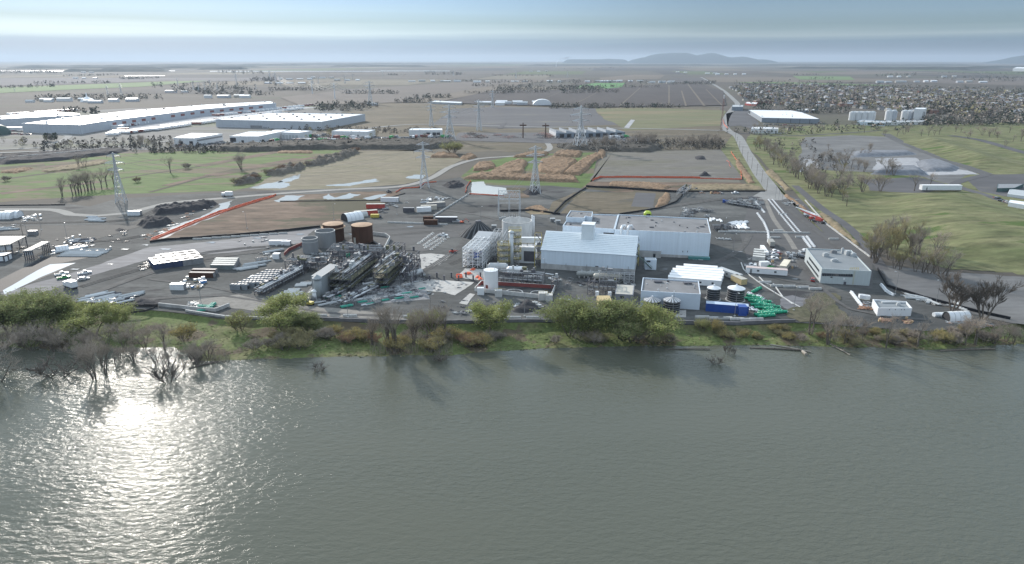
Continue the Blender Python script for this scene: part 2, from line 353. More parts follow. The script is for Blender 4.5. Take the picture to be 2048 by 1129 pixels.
# ---- far fields
FZ = 1.2
def far(name, px, m, z): return patch(name, px, m, z=z, amp=0)
far('field', [(0, 176), (152, 170.3), (340, 163.5), (420, 162), (340, 169), (287, 174), (152, 179.5), (0, 187)], cropgreen, .8)
far('field', [(-400, 190), (-400, 176), (0, 176), (0, 187)], cropgreen, .82)
far('field', [(1160, 172), (1190, 167), (1250, 167), (1238, 181), (1150, 178)], cropbright, 1.3)
far('field', [(800, 206), (1062, 158), (1175, 157), (1060, 167), (872, 206)], brownfld, 1.1)
far('field', [(560, 196), (700, 180), (1000, 160), (1060, 158), (800, 206), (600, 212)], gmat('grey brown tilled field', [(.12, .105, .095), (.145, .125, .11)], .004, .04, stretch=3, fvar=.12), 1.0)
far('field', [(0, 157), (560, 156), (560, 163), (340, 162), (0, 173)], gmat('violet grey field', [(.115, .11, .115), (.13, .12, .125)], .004, .04, stretch=3, fvar=.1), .9)
far('field', [(880, 206), (985, 182), (1100, 181), (1215, 178), (1330, 169), (1400, 168), (1446, 183), (1452, 212), (1180, 216), (960, 210)], plowed, 1.5)
far('field', [(1330, 166), (1345, 157), (1404, 157), (1420, 167)], gmat('dark tilled field', [(.085, .08, .08), (.10, .09, .09)], .004, .04, fvar=.1), 1.4)
far('field', [(1408, 154), (1560, 155), (1800, 159), (1830, 163), (1650, 166), (1520, 166), (1425, 165)], brownfld, .7)
far('field', [(1585, 153), (1700, 154), (1710, 161), (1600, 160)], cropgreen, 1.6)
far('field', [(1470, 166), (1560, 165), (1660, 168), (1790, 172), (1770, 173), (1590, 171)], cropgreen, 1.7)
far('field', [(1800, 158), (2048, 156), (2048, 172), (1830, 166)], gmat('grey brown tilled field', [], ), .6)
far('field', [(1200, 156), (1270, 150), (1330, 151), (1320, 158), (1200, 162)], brownfld, .6)
far('field', [(1640, 146), (1720, 143), (1900, 146), (1700, 150)], brownfld, .6)
for i, (a, b_, w) in enumerate([((1239, 214), (1288, 170), 4), ((1338, 215), (1338, 172), 4), ((1372, 214), (1363, 183), 4), ((1409, 214), (1376, 170), 5), ((1444, 213), (1412, 180), 3), ((1150, 210), (1210, 178), 3), ((1070, 206), (1130, 182), 2)]):
 ribbon('field_track', [a, b_], w, brownfld, 1.8)
strip_m = [gmat('strip field %d' % i, c, .004, .04, stretch=3, fvar=.15) for i, c in enumerate(([(.07, .06, .052), (.10, .085, .072)], [(.115, .098, .075), (.15, .125, .095)], [(.05, .048, .047), (.07, .065, .062)], [(.075, .095, .042), (.10, .12, .055)], [(.09, .08, .07), (.12, .105, .09)], [(.14, .125, .095), (.175, .155, .12)]))]
r5 = random.Random(5)
for Y0 in (2150, 2900, 3800, 5000, 6600, 8800, 12000, 17000):
 Y1 = Y0 * r5.uniform(1.22, 1.3); X = -Y1 * .85
 while X < Y1 * .85:
  w = r5.uniform(90, 420) * (1 + Y0 / 6000); sh = (Y1 - Y0) * .12
  px_, py_ = PX(Vector((X + w / 2, Y0, 0)))
  if r5.random() < .72 and not (px_ > 1420 and Y0 < 3300): patch('field', None, strip_m[min(5, int(r5.random() * 6))], z=.5 + .02 * r5.random(), amp=0, world_pts=[Vector((X, Y0, 0)), Vector((X + w * .96, Y0, 0)), Vector((X + w * .96 + sh, Y1 * .99, 0)), Vector((X + sh, Y1 * .99, 0))])
  X += w
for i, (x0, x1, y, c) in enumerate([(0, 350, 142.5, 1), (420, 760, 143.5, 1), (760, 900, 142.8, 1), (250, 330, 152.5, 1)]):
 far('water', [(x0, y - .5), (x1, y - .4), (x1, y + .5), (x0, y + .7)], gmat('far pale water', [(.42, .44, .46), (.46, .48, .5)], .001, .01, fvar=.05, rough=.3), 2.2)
# ---- middle ground
FAR2 = .5
patch('field', [(640, 300), (640, 250), (735, 205), (900, 208), (1190, 214), (1440, 214), (1465, 268), (1460, 300), (1100, 305)], fallow, z=.1, amp=8)
patch('ground_lot', [(860, 250), (905, 218), (1000, 214), (1190, 217), (1215, 240), (1250, 250), (1040, 258)], graylot, z=.2, amp=6)
patch('ground_lot', [(1190, 218), (1290, 216), (1450, 222), (1440, 252), (1250, 262), (1210, 240)], gmat('mixed tan and green grass', [(.17, .15, .10), (.135, .14, .075), (.22, .17, .11)], .01, .06, stretch=4, fvar=.25), z=.3, amp=6)
patch('ground_lot', [(1248, 256), (1262, 240), (1270, 241), (1258, 257)], paleland, z=.4, amp=0)
patch('ground_lot', [(0, 300), (0, 232), (260, 217), (640, 213), (690, 222), (660, 250), (560, 300)], gmat('grey yards with grass', [(.13, .13, .12), (.17, .165, .16), (.13, .14, .08)], .006, .05, stretch=4, fvar=.3), z=.15, amp=6)
patch('pavement', [(213, 262), (260, 240), (560, 214), (640, 215), (430, 238), (300, 262)], paleland, z=.3, amp=2)
patch('pavement', [(420, 300), (430, 286), (560, 281), (660, 274), (900, 274), (905, 281), (640, 287), (480, 300)], graylot, z=.35, amp=1)
patch('pavement', [(345, 291), (350, 286), (445, 282), (450, 288), (370, 300), (350, 298)], graylot, z=.38, amp=1)
patch('ground_lot', [(900, 282), (920, 266), (1110, 266), (1300, 276), (1300, 284), (1110, 288)], graylot, z=.4, amp=3)
ribbon('road', [(640, 300), (700, 266), (800, 251), (900, 250), (1000, 253), (1120, 256), (1280, 258), (1450, 262)], 9, asphalt, .45)
ribbon('road', [(-300, 272), (0, 267), (90, 268), (136, 272), (120, 284), (80, 296), (0, 300)], 9, asphalt, .45)
ribbon('road', [(-300, 318), (0, 307), (140, 300), (250, 293), (340, 283)], 10, asphalt, .5)
ribbon('path', [(1000, 258), (1008, 245), (1003, 222)], 7, graylot, .5)
patch('meadow', [(-500, 420), (-500, 330), (0, 313), (300, 305), (560, 297), (760, 297), (690, 330), (600, 352), (470, 382), (250, 388), (0, 405)], meadow, z=.02, amp=2)
for i, (a, b_, w, mm) in enumerate([((0, 360), (110, 345), 5, 0), ((110, 345), (330, 318), 3, 1), ((0, 388), (200, 364), 9, 1), ((200, 364), (400, 333), 3, 0), ((400, 333), (560, 303), 12, 1), ((330, 372), (470, 340), 6, 1), ((0, 337), (90, 330), 14, 1), ((80, 336), (210, 320), 14, 1), ((300, 385), (420, 352), 3, 0), ((420, 352), (600, 318), 14, 1), ((470, 340), (700, 305), 10, 1)]):
 ribbon('field_strip', [a, b_], w * 1.3, [gmat('dark ditch', [(.05, .045, .035), (.07, .06, .045)], .05, .5), stubble][mm], .05 + .01 * i)
patch('field', [(500, 378), (560, 345), (640, 325), (700, 304), (830, 300), (930, 318), (860, 352), (800, 372), (600, 384)], gmat('olive and tan field', [(.14, .135, .08), (.19, .165, .12), (.13, .12, .08)], .015, .2, rot=-15, stretch=3, fvar=.35), z=.1, amp=3)
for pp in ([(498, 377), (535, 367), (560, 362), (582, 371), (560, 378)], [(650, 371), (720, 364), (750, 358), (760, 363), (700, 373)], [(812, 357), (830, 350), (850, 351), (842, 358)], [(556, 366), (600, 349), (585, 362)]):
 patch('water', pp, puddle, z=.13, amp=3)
patch('field', [(905, 372), (960, 325), (1040, 310), (1200, 305), (1190, 350), (1170, 382), (1020, 378)], meadow, z=.1, amp=2)
patch('field', [(1170, 385), (1180, 358), (1210, 306), (1440, 300), (1470, 318), (1490, 350), (1480, 366), (1180, 366)], gmat('bare muddy field', [(.115, .11, .10), (.15, .14, .125), (.125, .12, .085)], .02, .2, stretch=3.5, fvar=.3, patch=(.2, .19, .175), pthr=.63, pscale=.05), z=.12, amp=2)
patch('field', [(1150, 388), (1180, 364), (1480, 366), (1530, 384), (1240, 385)], stubble, z=.14, amp=1)
YARD = [(-600, 600), (-600, 418), (0, 410), (130, 408), (180, 414), (230, 399), (360, 390), (470, 384), (700, 377), (850, 366), (920, 355), (940, 366), (1000, 372), (1100, 372), (1170, 378), (1240, 386), (1370, 385), (1530, 384), (1560, 388), (1610, 400), (1640, 440), (1700, 490), (1745, 520), (1790, 585), (1860, 610), (1960, 630), (1990, 650)]
yard = [G(*p) for p in YARD]
edge_pts = [Eg[i] for i in range(len(xs_)) if -600 <= xs_[i] <= 1990][::-1]
LAYER[0] = 1
me_pts = jag(yard, 1.0, 3, 5)[:-9] if False else [Vector((p.x, p.y)) for p in yard]
b = MB(); pts = me_pts + [Vector((p.x, p.y)) for p in edge_pts]
b.poly([(q.x, q.y, .16) for q in pts][::-1]); tag(b.build('gravel_yard', gravel), kind='structure')
def yp(name, px, m, z, amp=1.0): return patch(name, px, m, z=z, amp=amp)
yp('field', [(300, 483), (330, 468), (440, 425), (560, 391), (720, 384), (800, 384), (790, 400), (740, 420), (700, 440), (640, 455), (560, 465), (420, 473)], stubble, .18, 2.5)
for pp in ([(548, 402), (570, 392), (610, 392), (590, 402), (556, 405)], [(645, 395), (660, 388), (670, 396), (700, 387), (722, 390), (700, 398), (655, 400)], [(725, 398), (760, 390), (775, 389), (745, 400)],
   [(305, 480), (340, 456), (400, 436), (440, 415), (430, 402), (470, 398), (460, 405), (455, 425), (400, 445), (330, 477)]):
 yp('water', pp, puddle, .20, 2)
yp('dirt_road', [(0, 588), (60, 570), (200, 530), (300, 495), (420, 484), (560, 467), (640, 456), (600, 487), (480, 505), (300, 520), (210, 545), (100, 583), (20, 600)], wetgravel, .21, 1.5)
yp('dirt_road', [(700, 480), (760, 455), (900, 450), (960, 440), (1000, 440), (930, 475), (860, 478), (780, 500), (740, 520), (700, 515)], gravel2, .22, 2)
yp('dirt_road', [(0, 455), (100, 452), (250, 450), (330, 420), (460, 395), (480, 398), (350, 430), (230, 470), (130, 500), (60, 470), (0, 470)], gmat('brown grey gravel', [(.08, .077, .072), (.13, .122, .113)], .03, .4, rot=-20, stretch=4, fvar=.2), .215, 2)
yp('path', [(400, 600), (480, 590), (600, 612), (860, 636), (860, 642), (640, 634), (500, 622), (380, 606)], gmat('worn grey track', [(.19, .18, .165), (.24, .225, .205)], .05, .5, fvar=.25), .23, 1)
ribbon('road', [(-400, 418), (0, 420), (110, 421), (140, 430), (190, 433), (260, 427), (330, 408), (440, 398), (560, 388), (700, 379), (800, 374), (860, 358), (905, 333), (960, 318), (1030, 313), (1085, 305), (1100, 296), (1088, 280), (1075, 272)], 7, gmat('pale gravel road', [(.24, .235, .22), (.29, .28, .265)], .05, .5, fvar=.15), .26)
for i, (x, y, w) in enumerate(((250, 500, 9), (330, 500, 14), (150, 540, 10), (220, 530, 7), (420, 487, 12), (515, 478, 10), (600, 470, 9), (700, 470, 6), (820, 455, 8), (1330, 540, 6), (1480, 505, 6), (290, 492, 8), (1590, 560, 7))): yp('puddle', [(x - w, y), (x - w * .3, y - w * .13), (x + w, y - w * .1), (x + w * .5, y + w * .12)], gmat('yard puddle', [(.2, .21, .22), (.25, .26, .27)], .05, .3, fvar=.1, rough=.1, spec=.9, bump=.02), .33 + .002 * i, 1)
yp('ditch', [(0, 585), (0, 560), (90, 516), (170, 512), (215, 505), (205, 510), (120, 528), (150, 528), (20, 585)], blackliner, .20, .3)
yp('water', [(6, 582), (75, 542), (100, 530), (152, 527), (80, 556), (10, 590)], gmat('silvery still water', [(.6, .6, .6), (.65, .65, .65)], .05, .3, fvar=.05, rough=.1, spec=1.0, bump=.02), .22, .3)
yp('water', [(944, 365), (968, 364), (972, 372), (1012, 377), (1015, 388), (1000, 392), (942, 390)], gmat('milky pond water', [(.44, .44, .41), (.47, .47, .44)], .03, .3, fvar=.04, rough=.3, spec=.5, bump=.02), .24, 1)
yp('field', [(1015, 376), (1050, 376), (1060, 396), (1010, 398), (1000, 393), (1015, 388)], stubble, .22, 1)
yp('field', [(1120, 428), (1160, 384), (1250, 386), (1275, 384), (1265, 420), (1235, 428)], fallow, .24, .6)
yp('field', [(1235, 428), (1268, 382), (1300, 384), (1340, 387), (1335, 415), (1310, 420), (1260, 424)], fallow, .25, .6)
yp('ground_lot', [(1262, 414), (1272, 386), (1312, 388), (1306, 416)], graylot, .27, .2)
yp('field', [(1050, 424), (1110, 418), (1130, 400), (1160, 384), (1172, 384), (1100, 430), (1060, 430)], tangrass, .25, 1)
yp('field', [(1105, 405), (1150, 385), (1160, 386), (1112, 428), (1095, 428)], fallow, .26, .6)
for pp in ([(700, 500), (740, 482), (760, 492), (720, 505)],): yp('slab', pp, concrete_g, .22, .5)
yp('slab', [(815, 512), (862, 508), (902, 512), (880, 530), (820, 545), (790, 545)], concrete_g, .24, 1)
yp('slab', [(815, 560), (860, 560), (920, 564), (948, 566), (910, 592), (880, 585), (820, 580), (800, 572)], concrete_g, .24, .5)
yp('slab', [(913, 555), (930, 538), (968, 540), (966, 562), (940, 560)], concrete_g, .25, .3)
yp('slab', [(918, 608), (940, 588), (950, 590), (934, 611)], concrete_g, .25, .3)
yp('slab', [(600, 600), (640, 560), (720, 540), (830, 520), (860, 600), (740, 610), (640, 606)], gmat('cluttered grey slab', [(.17, .17, .175), (.24, .24, .245)], .1, .8, fvar=.4, patch=(.35, .35, .35), pthr=.6, pscale=.4), .235, .3)
yp('pavement', [(820, 500), (870, 467), (897, 470), (866, 500), (845, 505)], gravel2, .25, .5)
yp('slab', [(1325, 628), (1345, 622), (1372, 622), (1372, 636), (1330, 636)], concrete_g, .24, 0)
yp('pavement', [(1530, 384), (1562, 386), (1600, 398), (1640, 440), (1745, 520), (1745, 580), (1600, 560), (1500, 540), (1480, 470), (1500, 400)], gmat('dark access asphalt', [(.085, .084, .085), (.11, .108, .108)], .04, .5, rot=35, stretch=5, fvar=.15), .2, 0)
ribbon('dirt_track', [(1528, 395), (1548, 440), (1575, 475), (1590, 500)], 3, gmat('worn grey track', []), .24)
yp('pavement', [(1498, 398), (1524, 383), (1546, 375), (1560, 380), (1580, 396), (1560, 402), (1530, 400)], asphalt, .25, .3)
mainroad, RQ = ribbon('road', [(1548, 388), (1538, 372), (1520, 349), (1503, 322), (1491, 303), (1484, 288), (1474, 272), (1456, 262), (1449, 250), (1453, 235), (1460, 225), (1468, 215), (1475, 209), (1466, 198.5), (1446, 181), (1426, 168.5), (1412, 160), (1402, 155)], 12, asphalt, .3)
ribbon('road', [(1477, 268), (1495, 268), (1520, 270), (1600, 272), (1760, 262)], 6, graylot, .32)
patch('ground_lot', [(1455, 254), (1452, 228), (1475, 222), (1500, 222), (1520, 250), (1500, 258), (1480, 252)], graylot, z=.3, amp=0)
patch('verge', [(1478, 288), (1491, 290), (1600, 425), (1650, 470), (1620, 440), (1560, 385), (1505, 322)], meadow2, z=.28, amp=.5)
patch('verge', [(1442, 300), (1465, 270), (1478, 285), (1510, 342), (1537, 384), (1505, 384), (1480, 350)], meadow2, z=.22, amp=.5)
patch('meadow', [(1490, 290), (1500, 270), (1640, 275), (2500, 250), (2500, 560), (2048, 545), (1900, 540), (1700, 480), (1600, 400), (1540, 340)], meadow2, z=.18, amp=2)
patch('meadow', [(1500, 262), (1640, 250), (1850, 250), (2500, 235), (2500, 262), (1800, 275), (1640, 275), (1500, 270)], meadow2, z=.17, amp=2)
patch('quarry_floor', [(1600, 290), (1610, 275), (1700, 271), (1775, 274), (1830, 300), (1960, 345), (1900, 370), (1830, 350), (1740, 345), (1640, 340), (1590, 330)], gmat('neutral grey dirt', [(.12, .12, .122), (.175, .174, .17)], .025, .12, stretch=3, fvar=.35), z=.22, amp=4)
patch('quarry_floor', [(1745, 340), (1750, 318), (1830, 316), (1870, 335), (1935, 342), (1960, 350), (1850, 352)], paleland, z=.26, amp=3)
patch('quarry_floor', [(1600, 345), (1610, 318), (1630, 320), (1640, 338)], paleland, z=.26, amp=2)
patch('ground_lot', [(1725, 360), (1840, 355), (1900, 372), (1850, 388), (1740, 382)], graylot, z=.24, amp=2)
patch('ground_lot', [(1740, 520), (1760, 530), (1900, 545), (2048, 555), (2500, 560), (2500, 640), (2048, 650), (1960, 632), (1860, 605), (1790, 578)], gmat('neutral grey dirt', []), z=.19, amp=2)
ribbon('rail_bed', [(1770, 268), (1800, 284), (1850, 304), (1900, 323), (1975, 350)], 12, gmat('dark ballast', [(.09, .09, .09), (.12, .12, .12)], .05, .5), .3)
ribbon('rail_bed', [(1900, 272), (1960, 281), (2048, 306), (2200, 345)], 12, graylot, .32)
ribbon('road', [(1975, 350), (1925, 362), (1910, 372), (1960, 388), (2048, 415), (2300, 480)], 8, graylot, .34)
patch('ground_lot', [(1930, 358), (1990, 350), (2300, 345), (2300, 430), (2048, 400), (1960, 384)], graylot, z=.21, amp=1)
ribbon('dirt_track', [(1590, 372), (1640, 415), (1690, 450), (1730, 490), (1765, 540)], 6, graylot, .24)
def hill(name, px, h, m, edge, cell=4):
 o = mass(name, px, h, m, cell=cell, edge=edge, rough=.06, ns=.02, z0=.2); return tag(o, kind='structure')
hill('hill', [(1735, 400), (1760, 388), (1900, 383), (1960, 386), (2048, 420), (2300, 500), (2200, 560), (1990, 540), (1860, 520), (1790, 470), (1745, 430)], 5.5, meadow2, 45)
hill('hill', [(1800, 285), (1815, 276), (1900, 277), (2048, 325), (2100, 345), (2048, 335), (1950, 338), (1880, 318)], 7, meadow2, 50, 6)
hill('hill', [(1700, 316), (1705, 304), (1820, 303), (1838, 310), (1760, 315)], 3, gmat('blue grey aggregate', [(.15, .16, .18), (.20, .21, .23)], .05, .3), 10, 3)
hill('gravel_mound', [(1740, 350), (1760, 338), (1840, 336), (1860, 352)], 4, gmat('blue grey aggregate', [(.17, .18, .2), (.22, .23, .25)], .05, .3), 8, 2)
hill('gravel_mound', [(1850, 345), (1830, 325), (1870, 318), (1920, 335), (1905, 345)], 3, gmat('blue grey aggregate', []), 8, 3)
def mountain(px0, px1, prof, D, m):
 b = MB(); vs = []; n = len(prof); K = 9
 s_ = D / FPX * cp * cp
 for j in range(K):
  w = math.sin(math.pi * j / (K - 1)) ** .8
  for i, (x, hpx) in enumerate(prof):
   X = (x - 1024) / FPX * D * cp; h = (max(.5, hpx - 5) * s_ + 100) * w if hpx > 0 else 0
   h *= 1 + .10 * noise.noise((x * .05, j * .9, 2)) * (0 if j == K // 2 else 1)
   vs.append((X, D + (j - K / 2) * D * .018, h - 5))
 b.faces(vs, [(j * n + i, j * n + i + 1, (j + 1) * n + i + 1, (j + 1) * n + i) for j in range(K - 1) for i in range(n - 1)])
 return tag(b.build('mountain', m, smooth=True), kind='structure')
wood_far = gmat('far forest', [(.028, .045, .05), (.035, .055, .055)], .002, .01, fvar=.15, spec=0)
mountain(0, 0, [(1256, 0), (1268, 4), (1282, 9), (1292, 10.5), (1300, 14), (1312, 16.5), (1340, 18.5), (1366, 18.5), (1378, 16), (1390, 12.5), (1398, 15), (1410, 17.5), (1418, 18), (1432, 15), (1445, 11), (1460, 9.5), (1480, 11), (1492, 8), (1505, 5), (1520, 3), (1530, 0)], 20000, wood_far)
mountain(0, 0, [(1125, 0), (1135, 4), (1145, 5.8), (1165, 4.8), (1180, 5.6), (1200, 5.6), (1215, 6.6), (1230, 6), (1242, 4), (1250, 0)], 21500, wood_far)
mountain(0, 0, [(2000, 0), (2020, 3), (2035, 9), (2050, 14), (2080, 19), (2130, 20), (2200, 10), (2250, 0)], 18500, wood_far)
hz = MB(); hz.faces([(x, y, z) for z in (-30, 305) for x, y in ((-130000, -2500), (130000, -2500), (130000, 42000), (-130000, 42000))], [(3, 2, 1, 0), (4, 5, 6, 7), (0, 1, 5, 4), (1, 2, 6, 5), (2, 3, 7, 6), (3, 0, 4, 7)])
hm = bpy.data.materials.new('haze'); hm.use_nodes = True; nt = hm.node_tree; nt.nodes.clear()
om = nt.nodes.new('ShaderNodeOutputMaterial'); pv = nt.nodes.new('ShaderNodeVolumePrincipled'); nt.links.new(pv.outputs[0], om.inputs['Volume'])
pv.inputs['Color'].default_value = (.52, .63, .77, 1); pv.inputs['Density'].default_value = .000048; pv.inputs['Anisotropy'].default_value = .25
tag(hz.build('haze', hm), kind='stuff')

for i, (px, w) in enumerate([([(640, 470), (760, 462), (880, 455), (960, 448), (990, 470), (960, 500), (900, 530)], .9), ([(660, 478), (800, 470), (900, 462), (930, 480), (900, 510), (840, 548)], 1.1), ([(300, 560), (420, 575), (520, 600), (640, 626), (860, 636)], 1.0), ([(300, 600), (440, 592), (560, 612)], 1.2), ([(1140, 560), (1130, 580), (1160, 605), (1240, 625)], .9), ([(1110, 600), (1150, 592), (1180, 612), (1260, 636)], .9), ([(1430, 500), (1480, 520), (1500, 545), (1560, 560), (1640, 575)], 1.0), ([(1280, 530), (1330, 545), (1420, 530), (1480, 500), (1500, 470)], 1.1), ([(180, 590), (260, 560), (400, 520), (560, 500)], 1.2), ([(160, 575), (260, 545), (420, 505), (600, 490)], 1.2), ([(880, 420), (950, 430), (990, 440), (1100, 470)], 1.2), ([(1300, 420), (1380, 408), (1450, 398), (1520, 396)], 1.6), ([(1560, 405), (1600, 440), (1680, 500)], 1.0), ([(1545, 480), (1600, 530), (1700, 620), (1850, 640)], 1.2), ([(60, 520), (130, 490), (240, 480), (300, 470)], 1.0), ([(0, 448), (120, 446), (260, 440), (320, 415)], 1.3)]):
 for s_ in (-2.2, 0, 2.4): ribbon('tyre_track', [(x + s_ * 1.6, y + s_ * .5) for x, y in px], w * (.8 + .2 * (i % 3)), gmat('trodden gravel', [(.085, .083, .082), (.12, .118, .115)], .06, .4, fvar=.3), .275 + .006 * i + .002 * s_ / 2.4)
# ================================================================== LIBRARY
white = mat('white painted steel', (.72, .74, .76), .45, var=.05, scale=.4)
bluewhite = mat('pale blue white cladding', (.62, .70, .78), .4, var=.07, scale=.35, stretch=(3, 3, .12))
greywall = mat('pale grey green cladding', (.44, .49, .50), .5, var=.06, scale=.6, stretch=(3, 3, .2))
whitewall = mat('white cladding', (.66, .67, .68), .5, var=.1, scale=.5, stretch=(3, 3, .15))
offwall = mat('cool grey cladding', (.45, .48, .52), .5, var=.12, scale=.5, stretch=(3, 3, .15))
roofgrey = mat('grey membrane roof', (.20, .20, .205), .9, var=.16, scale=.12, spec=.15)
roofwhite = mat('bright white roof membrane', (.84, .84, .84), .38, var=.04, scale=.03, spec=.6)
rooflight = mat('pale grey metal roof', (.42, .44, .45), .5, var=.1, scale=.2)
conc = mat('weathered concrete', (.40, .40, .395), .9, var=.22, scale=.45, stretch=(1, 1, .35), spec=.2)
concp = mat('pale concrete', (.50, .50, .49), .85, var=.15, scale=.8, spec=.2)
glass = mat('dark window glass', (.03, .04, .05), .12, var=.1, spec=.8)
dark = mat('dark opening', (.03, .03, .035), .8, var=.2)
steel = mat('galvanised steel', (.55, .57, .59), .4, metal=.25, var=.12, scale=.5)
dsteel = mat('dark painted steel', (.085, .085, .10), .5, var=.2, scale=.5)
msteel = mat('mid grey steel', (.22, .225, .235), .5, var=.2, scale=.8)
rust = mat('rust brown tank shell', (.07, .034, .022), .85, var=.22, scale=.35, stretch=(1.4, 1.4, .25), spec=.2)
rusttop = mat('rust tan roof', (.36, .235, .15), .85, var=.22, scale=.4)
yellow = mat('safety yellow paint', (.50, .40, .07), .5, var=.12, scale=1)
olive = mat('olive yellow decking', (.13, .13, .075), .7, var=.2, scale=1)
blue = mat('deep blue paint', (.02, .07, .30), .4, var=.12)
green = mat('green plastic wrap', (.01, .30, .17), .35, var=.45, scale=1.2)
vgreen = mat('bright green paint', (.05, .33, .10), .4, var=.1)
lime = mat('lime tarp', (.42, .55, .04), .5, var=.1)
orange = mat('orange silt fence fabric', (.66, .13, .06), .6, var=.15, scale=.3)
red = mat('faded red paint', (.42, .06, .045), .55, var=.15)
brick = mat('dark red wall coating', (.22, .055, .05), .7, var=.15, scale=.4)
maroon = mat('maroon sheet', (.20, .06, .05), .6, var=.2)
rubber = mat('black rubber', (.02, .02, .02), .8)
blackt = mat('black tank shell', (.022, .024, .027), .35, var=.2, spec=.5)
beige = mat('beige sheet', (.42, .40, .35), .6, var=.1)
timber = mat('pale timber', (.48, .38, .20), .8, var=.2, scale=2)
bark = mat('grey brown bark', (.15, .13, .112), .95, var=.3, scale=2, spec=.1)
twigm = mat('bare grey brown twigs', (.33, .285, .24), .95, var=.25, scale=.15, spec=.1)
twigo = mat('budding olive twigs', (.30, .265, .15), .95, var=.25, scale=.15, spec=.1)
twigr = mat('reddish twigs', (.27, .18, .125), .95, var=.25, scale=.15, spec=.1)
leafg = mat('fresh yellow green leaves', (.30, .33, .125), .7, var=.3, scale=.25, spec=.2, thin=.45)
leafd = mat('mid green spring leaves', (.23, .265, .11), .7, var=.3, scale=.25, spec=.2, thin=.45)
leafo = mat('olive tan buds', (.38, .31, .12), .7, var=.3, scale=.25, spec=.2, thin=.4)
conifer = mat('dark needles', (.025, .042, .024), .9, var=.3, spec=.1)
reedm = gmat('rust tan reeds', [(.17, .115, .075), (.27, .185, .12)], .06, .6, fvar=.5, bump=1)
thicket = gmat('grey brown thicket', [(.10, .09, .078), (.16, .14, .115)], .05, .5, fvar=.4, bump=1)
coal = gmat('dark gravel heap', [(.035, .035, .04), (.055, .054, .058)], .1, .8, fvar=.3, bump=1)

def offset_in(P, d):
 c = Vector((sum(p[0] for p in P) / len(P), sum(p[1] for p in P) / len(P))); Q = []
 n = len(P)
 for i in range(n):
  a, b, c_ = Vector(P[i - 1][:2]), Vector(P[i][:2]), Vector(P[(i + 1) % n][:2])
  e1 = (b - a).normalized(); e2 = (c_ - b).normalized(); n1 = Vector((-e1.y, e1.x)); n2 = Vector((-e2.y, e2.x))
  k = 1 + n1.dot(n2); Q.append(b + (n1 + n2) * (d / max(.3, k)))
 return Q
def ccw(P):
 A = sum(P[i][0] * P[(i + 1) % len(P)][1] - P[(i + 1) % len(P)][0] * P[i][1] for i in range(len(P)))
 return P if A > 0 else P[::-1]
def bld(name, label, cat, roof, base, wallm, roofm, h=None, par=.5, group=None, z0=0, pts=None, base_strip=None):
 """box-like building: roof = outline seen in the photo (first two = front left, front right)"""
 if h is None: h = HT(base[0], base[1], base[2], z0)
 P = pts or [G(x, y, h) for x, y in roof]; P = [Vector((p.x, p.y)) for p in P]
 B = {'P': P, 'h': h, 'z0': z0}; C_ = ccw(P); c = sum(C_, Vector((0, 0))) / len(C_)
 t = thing(name, label, cat, (c.x, c.y, z0), group); B['t'] = t; n = len(C_)
 w = MB(); Q = offset_in(C_, .35)
 zb = z0 + (base_strip or 0)
 for i in range(n):
  a, b = C_[i], C_[(i + 1) % n]; qa, qb = Q[i], Q[(i + 1) % n]
  w.poly([(a.x, a.y, zb), (b.x, b.y, zb), (b.x, b.y, h), (a.x, a.y, h)])
  w.poly([(a.x, a.y, h), (b.x, b.y, h), (qb.x, qb.y, h), (qa.x, qa.y, h)])
  w.poly([(qa.x, qa.y, h), (qb.x, qb.y, h), (qb.x, qb.y, h - par - .2), (qa.x, qa.y, h - par - .2)])
 w.build('wall', wallm, t)
 r = MB(); r.prism([(q.x, q.y) for q in Q], h - par - .15, h - par); r.build('roof', roofm, t)
 if base_strip:
  s = MB(); s.prism([(q.x, q.y) for q in offset_in(C_, -.12)], z0 - .3, zb); s.build('concrete_base', conc, t)
 return B
def onface(B, e, px, py):               # where a photo pixel lands on wall e (from corner e to e+1): metres along, height
 a, b = B['P'][e], B['P'][(e + 1) % len(B['P'])]; d = (b - a); n = Vector((-d.y, d.x)); r = ray(px, py)
 den = r[0] * n.x + r[1] * n.y; t = (a.x * n.x + a.y * n.y) / den
 p = Vector((r[0] * t, r[1] * t)); return (p - a).dot(d.normalized()), CAMH + r[2] * t
def panel(B, e, rect, m, name, th=.08, parent=None, abs_=None):
 a, b = B['P'][e], B['P'][(e + 1) % len(B['P'])]; d = (b - a).normalized(); c = sum(B['P'], Vector((0, 0))) / len(B['P'])
 n = Vector((-d.y, d.x)); n = n if n.dot((a + b) / 2 - c) > 0 else -n
 if abs_: u0, u1, z0, z1 = abs_
 else:
  ym = (rect[1] + rect[3]) / 2; xm = (rect[0] + rect[2]) / 2
  u0, u1 = onface(B, e, rect[0], ym)[0], onface(B, e, rect[2], ym)[0]; z1, z0 = onface(B, e, xm, rect[1])[1], onface(B, e, xm, rect[3])[1]
 z0 = max(z0, B['z0'] + .02)
 p, q = a + d * u0, a + d * u1; mb = MB()
 mb.prism([(p - n * .02).to_tuple(), (q - n * .02).to_tuple(), (q + n * th).to_tuple(), (p + n * th).to_tuple()], z0, z1)
 return mb.build(name, m, parent or B['t'])
def window(B, e, rect=None, abs_=None, name='window'):
 f = panel(B, e, rect, dsteel, name, .1, None, abs_)
 if abs_: u0, u1, z0, z1 = abs_; k = min(u1 - u0, z1 - z0) * .1; panel(B, e, None, glass, 'pane', .14, f, (u0 + k, u1 - k, z0 + k, z1 - k))
 else:
  kx = (rect[2] - rect[0]) * .1; ky = (rect[3] - rect[1]) * .1; panel(B, e, (rect[0] + kx, rect[1] + ky, rect[2] - kx, rect[3] - ky), glass, 'pane', .14, f)
 return f
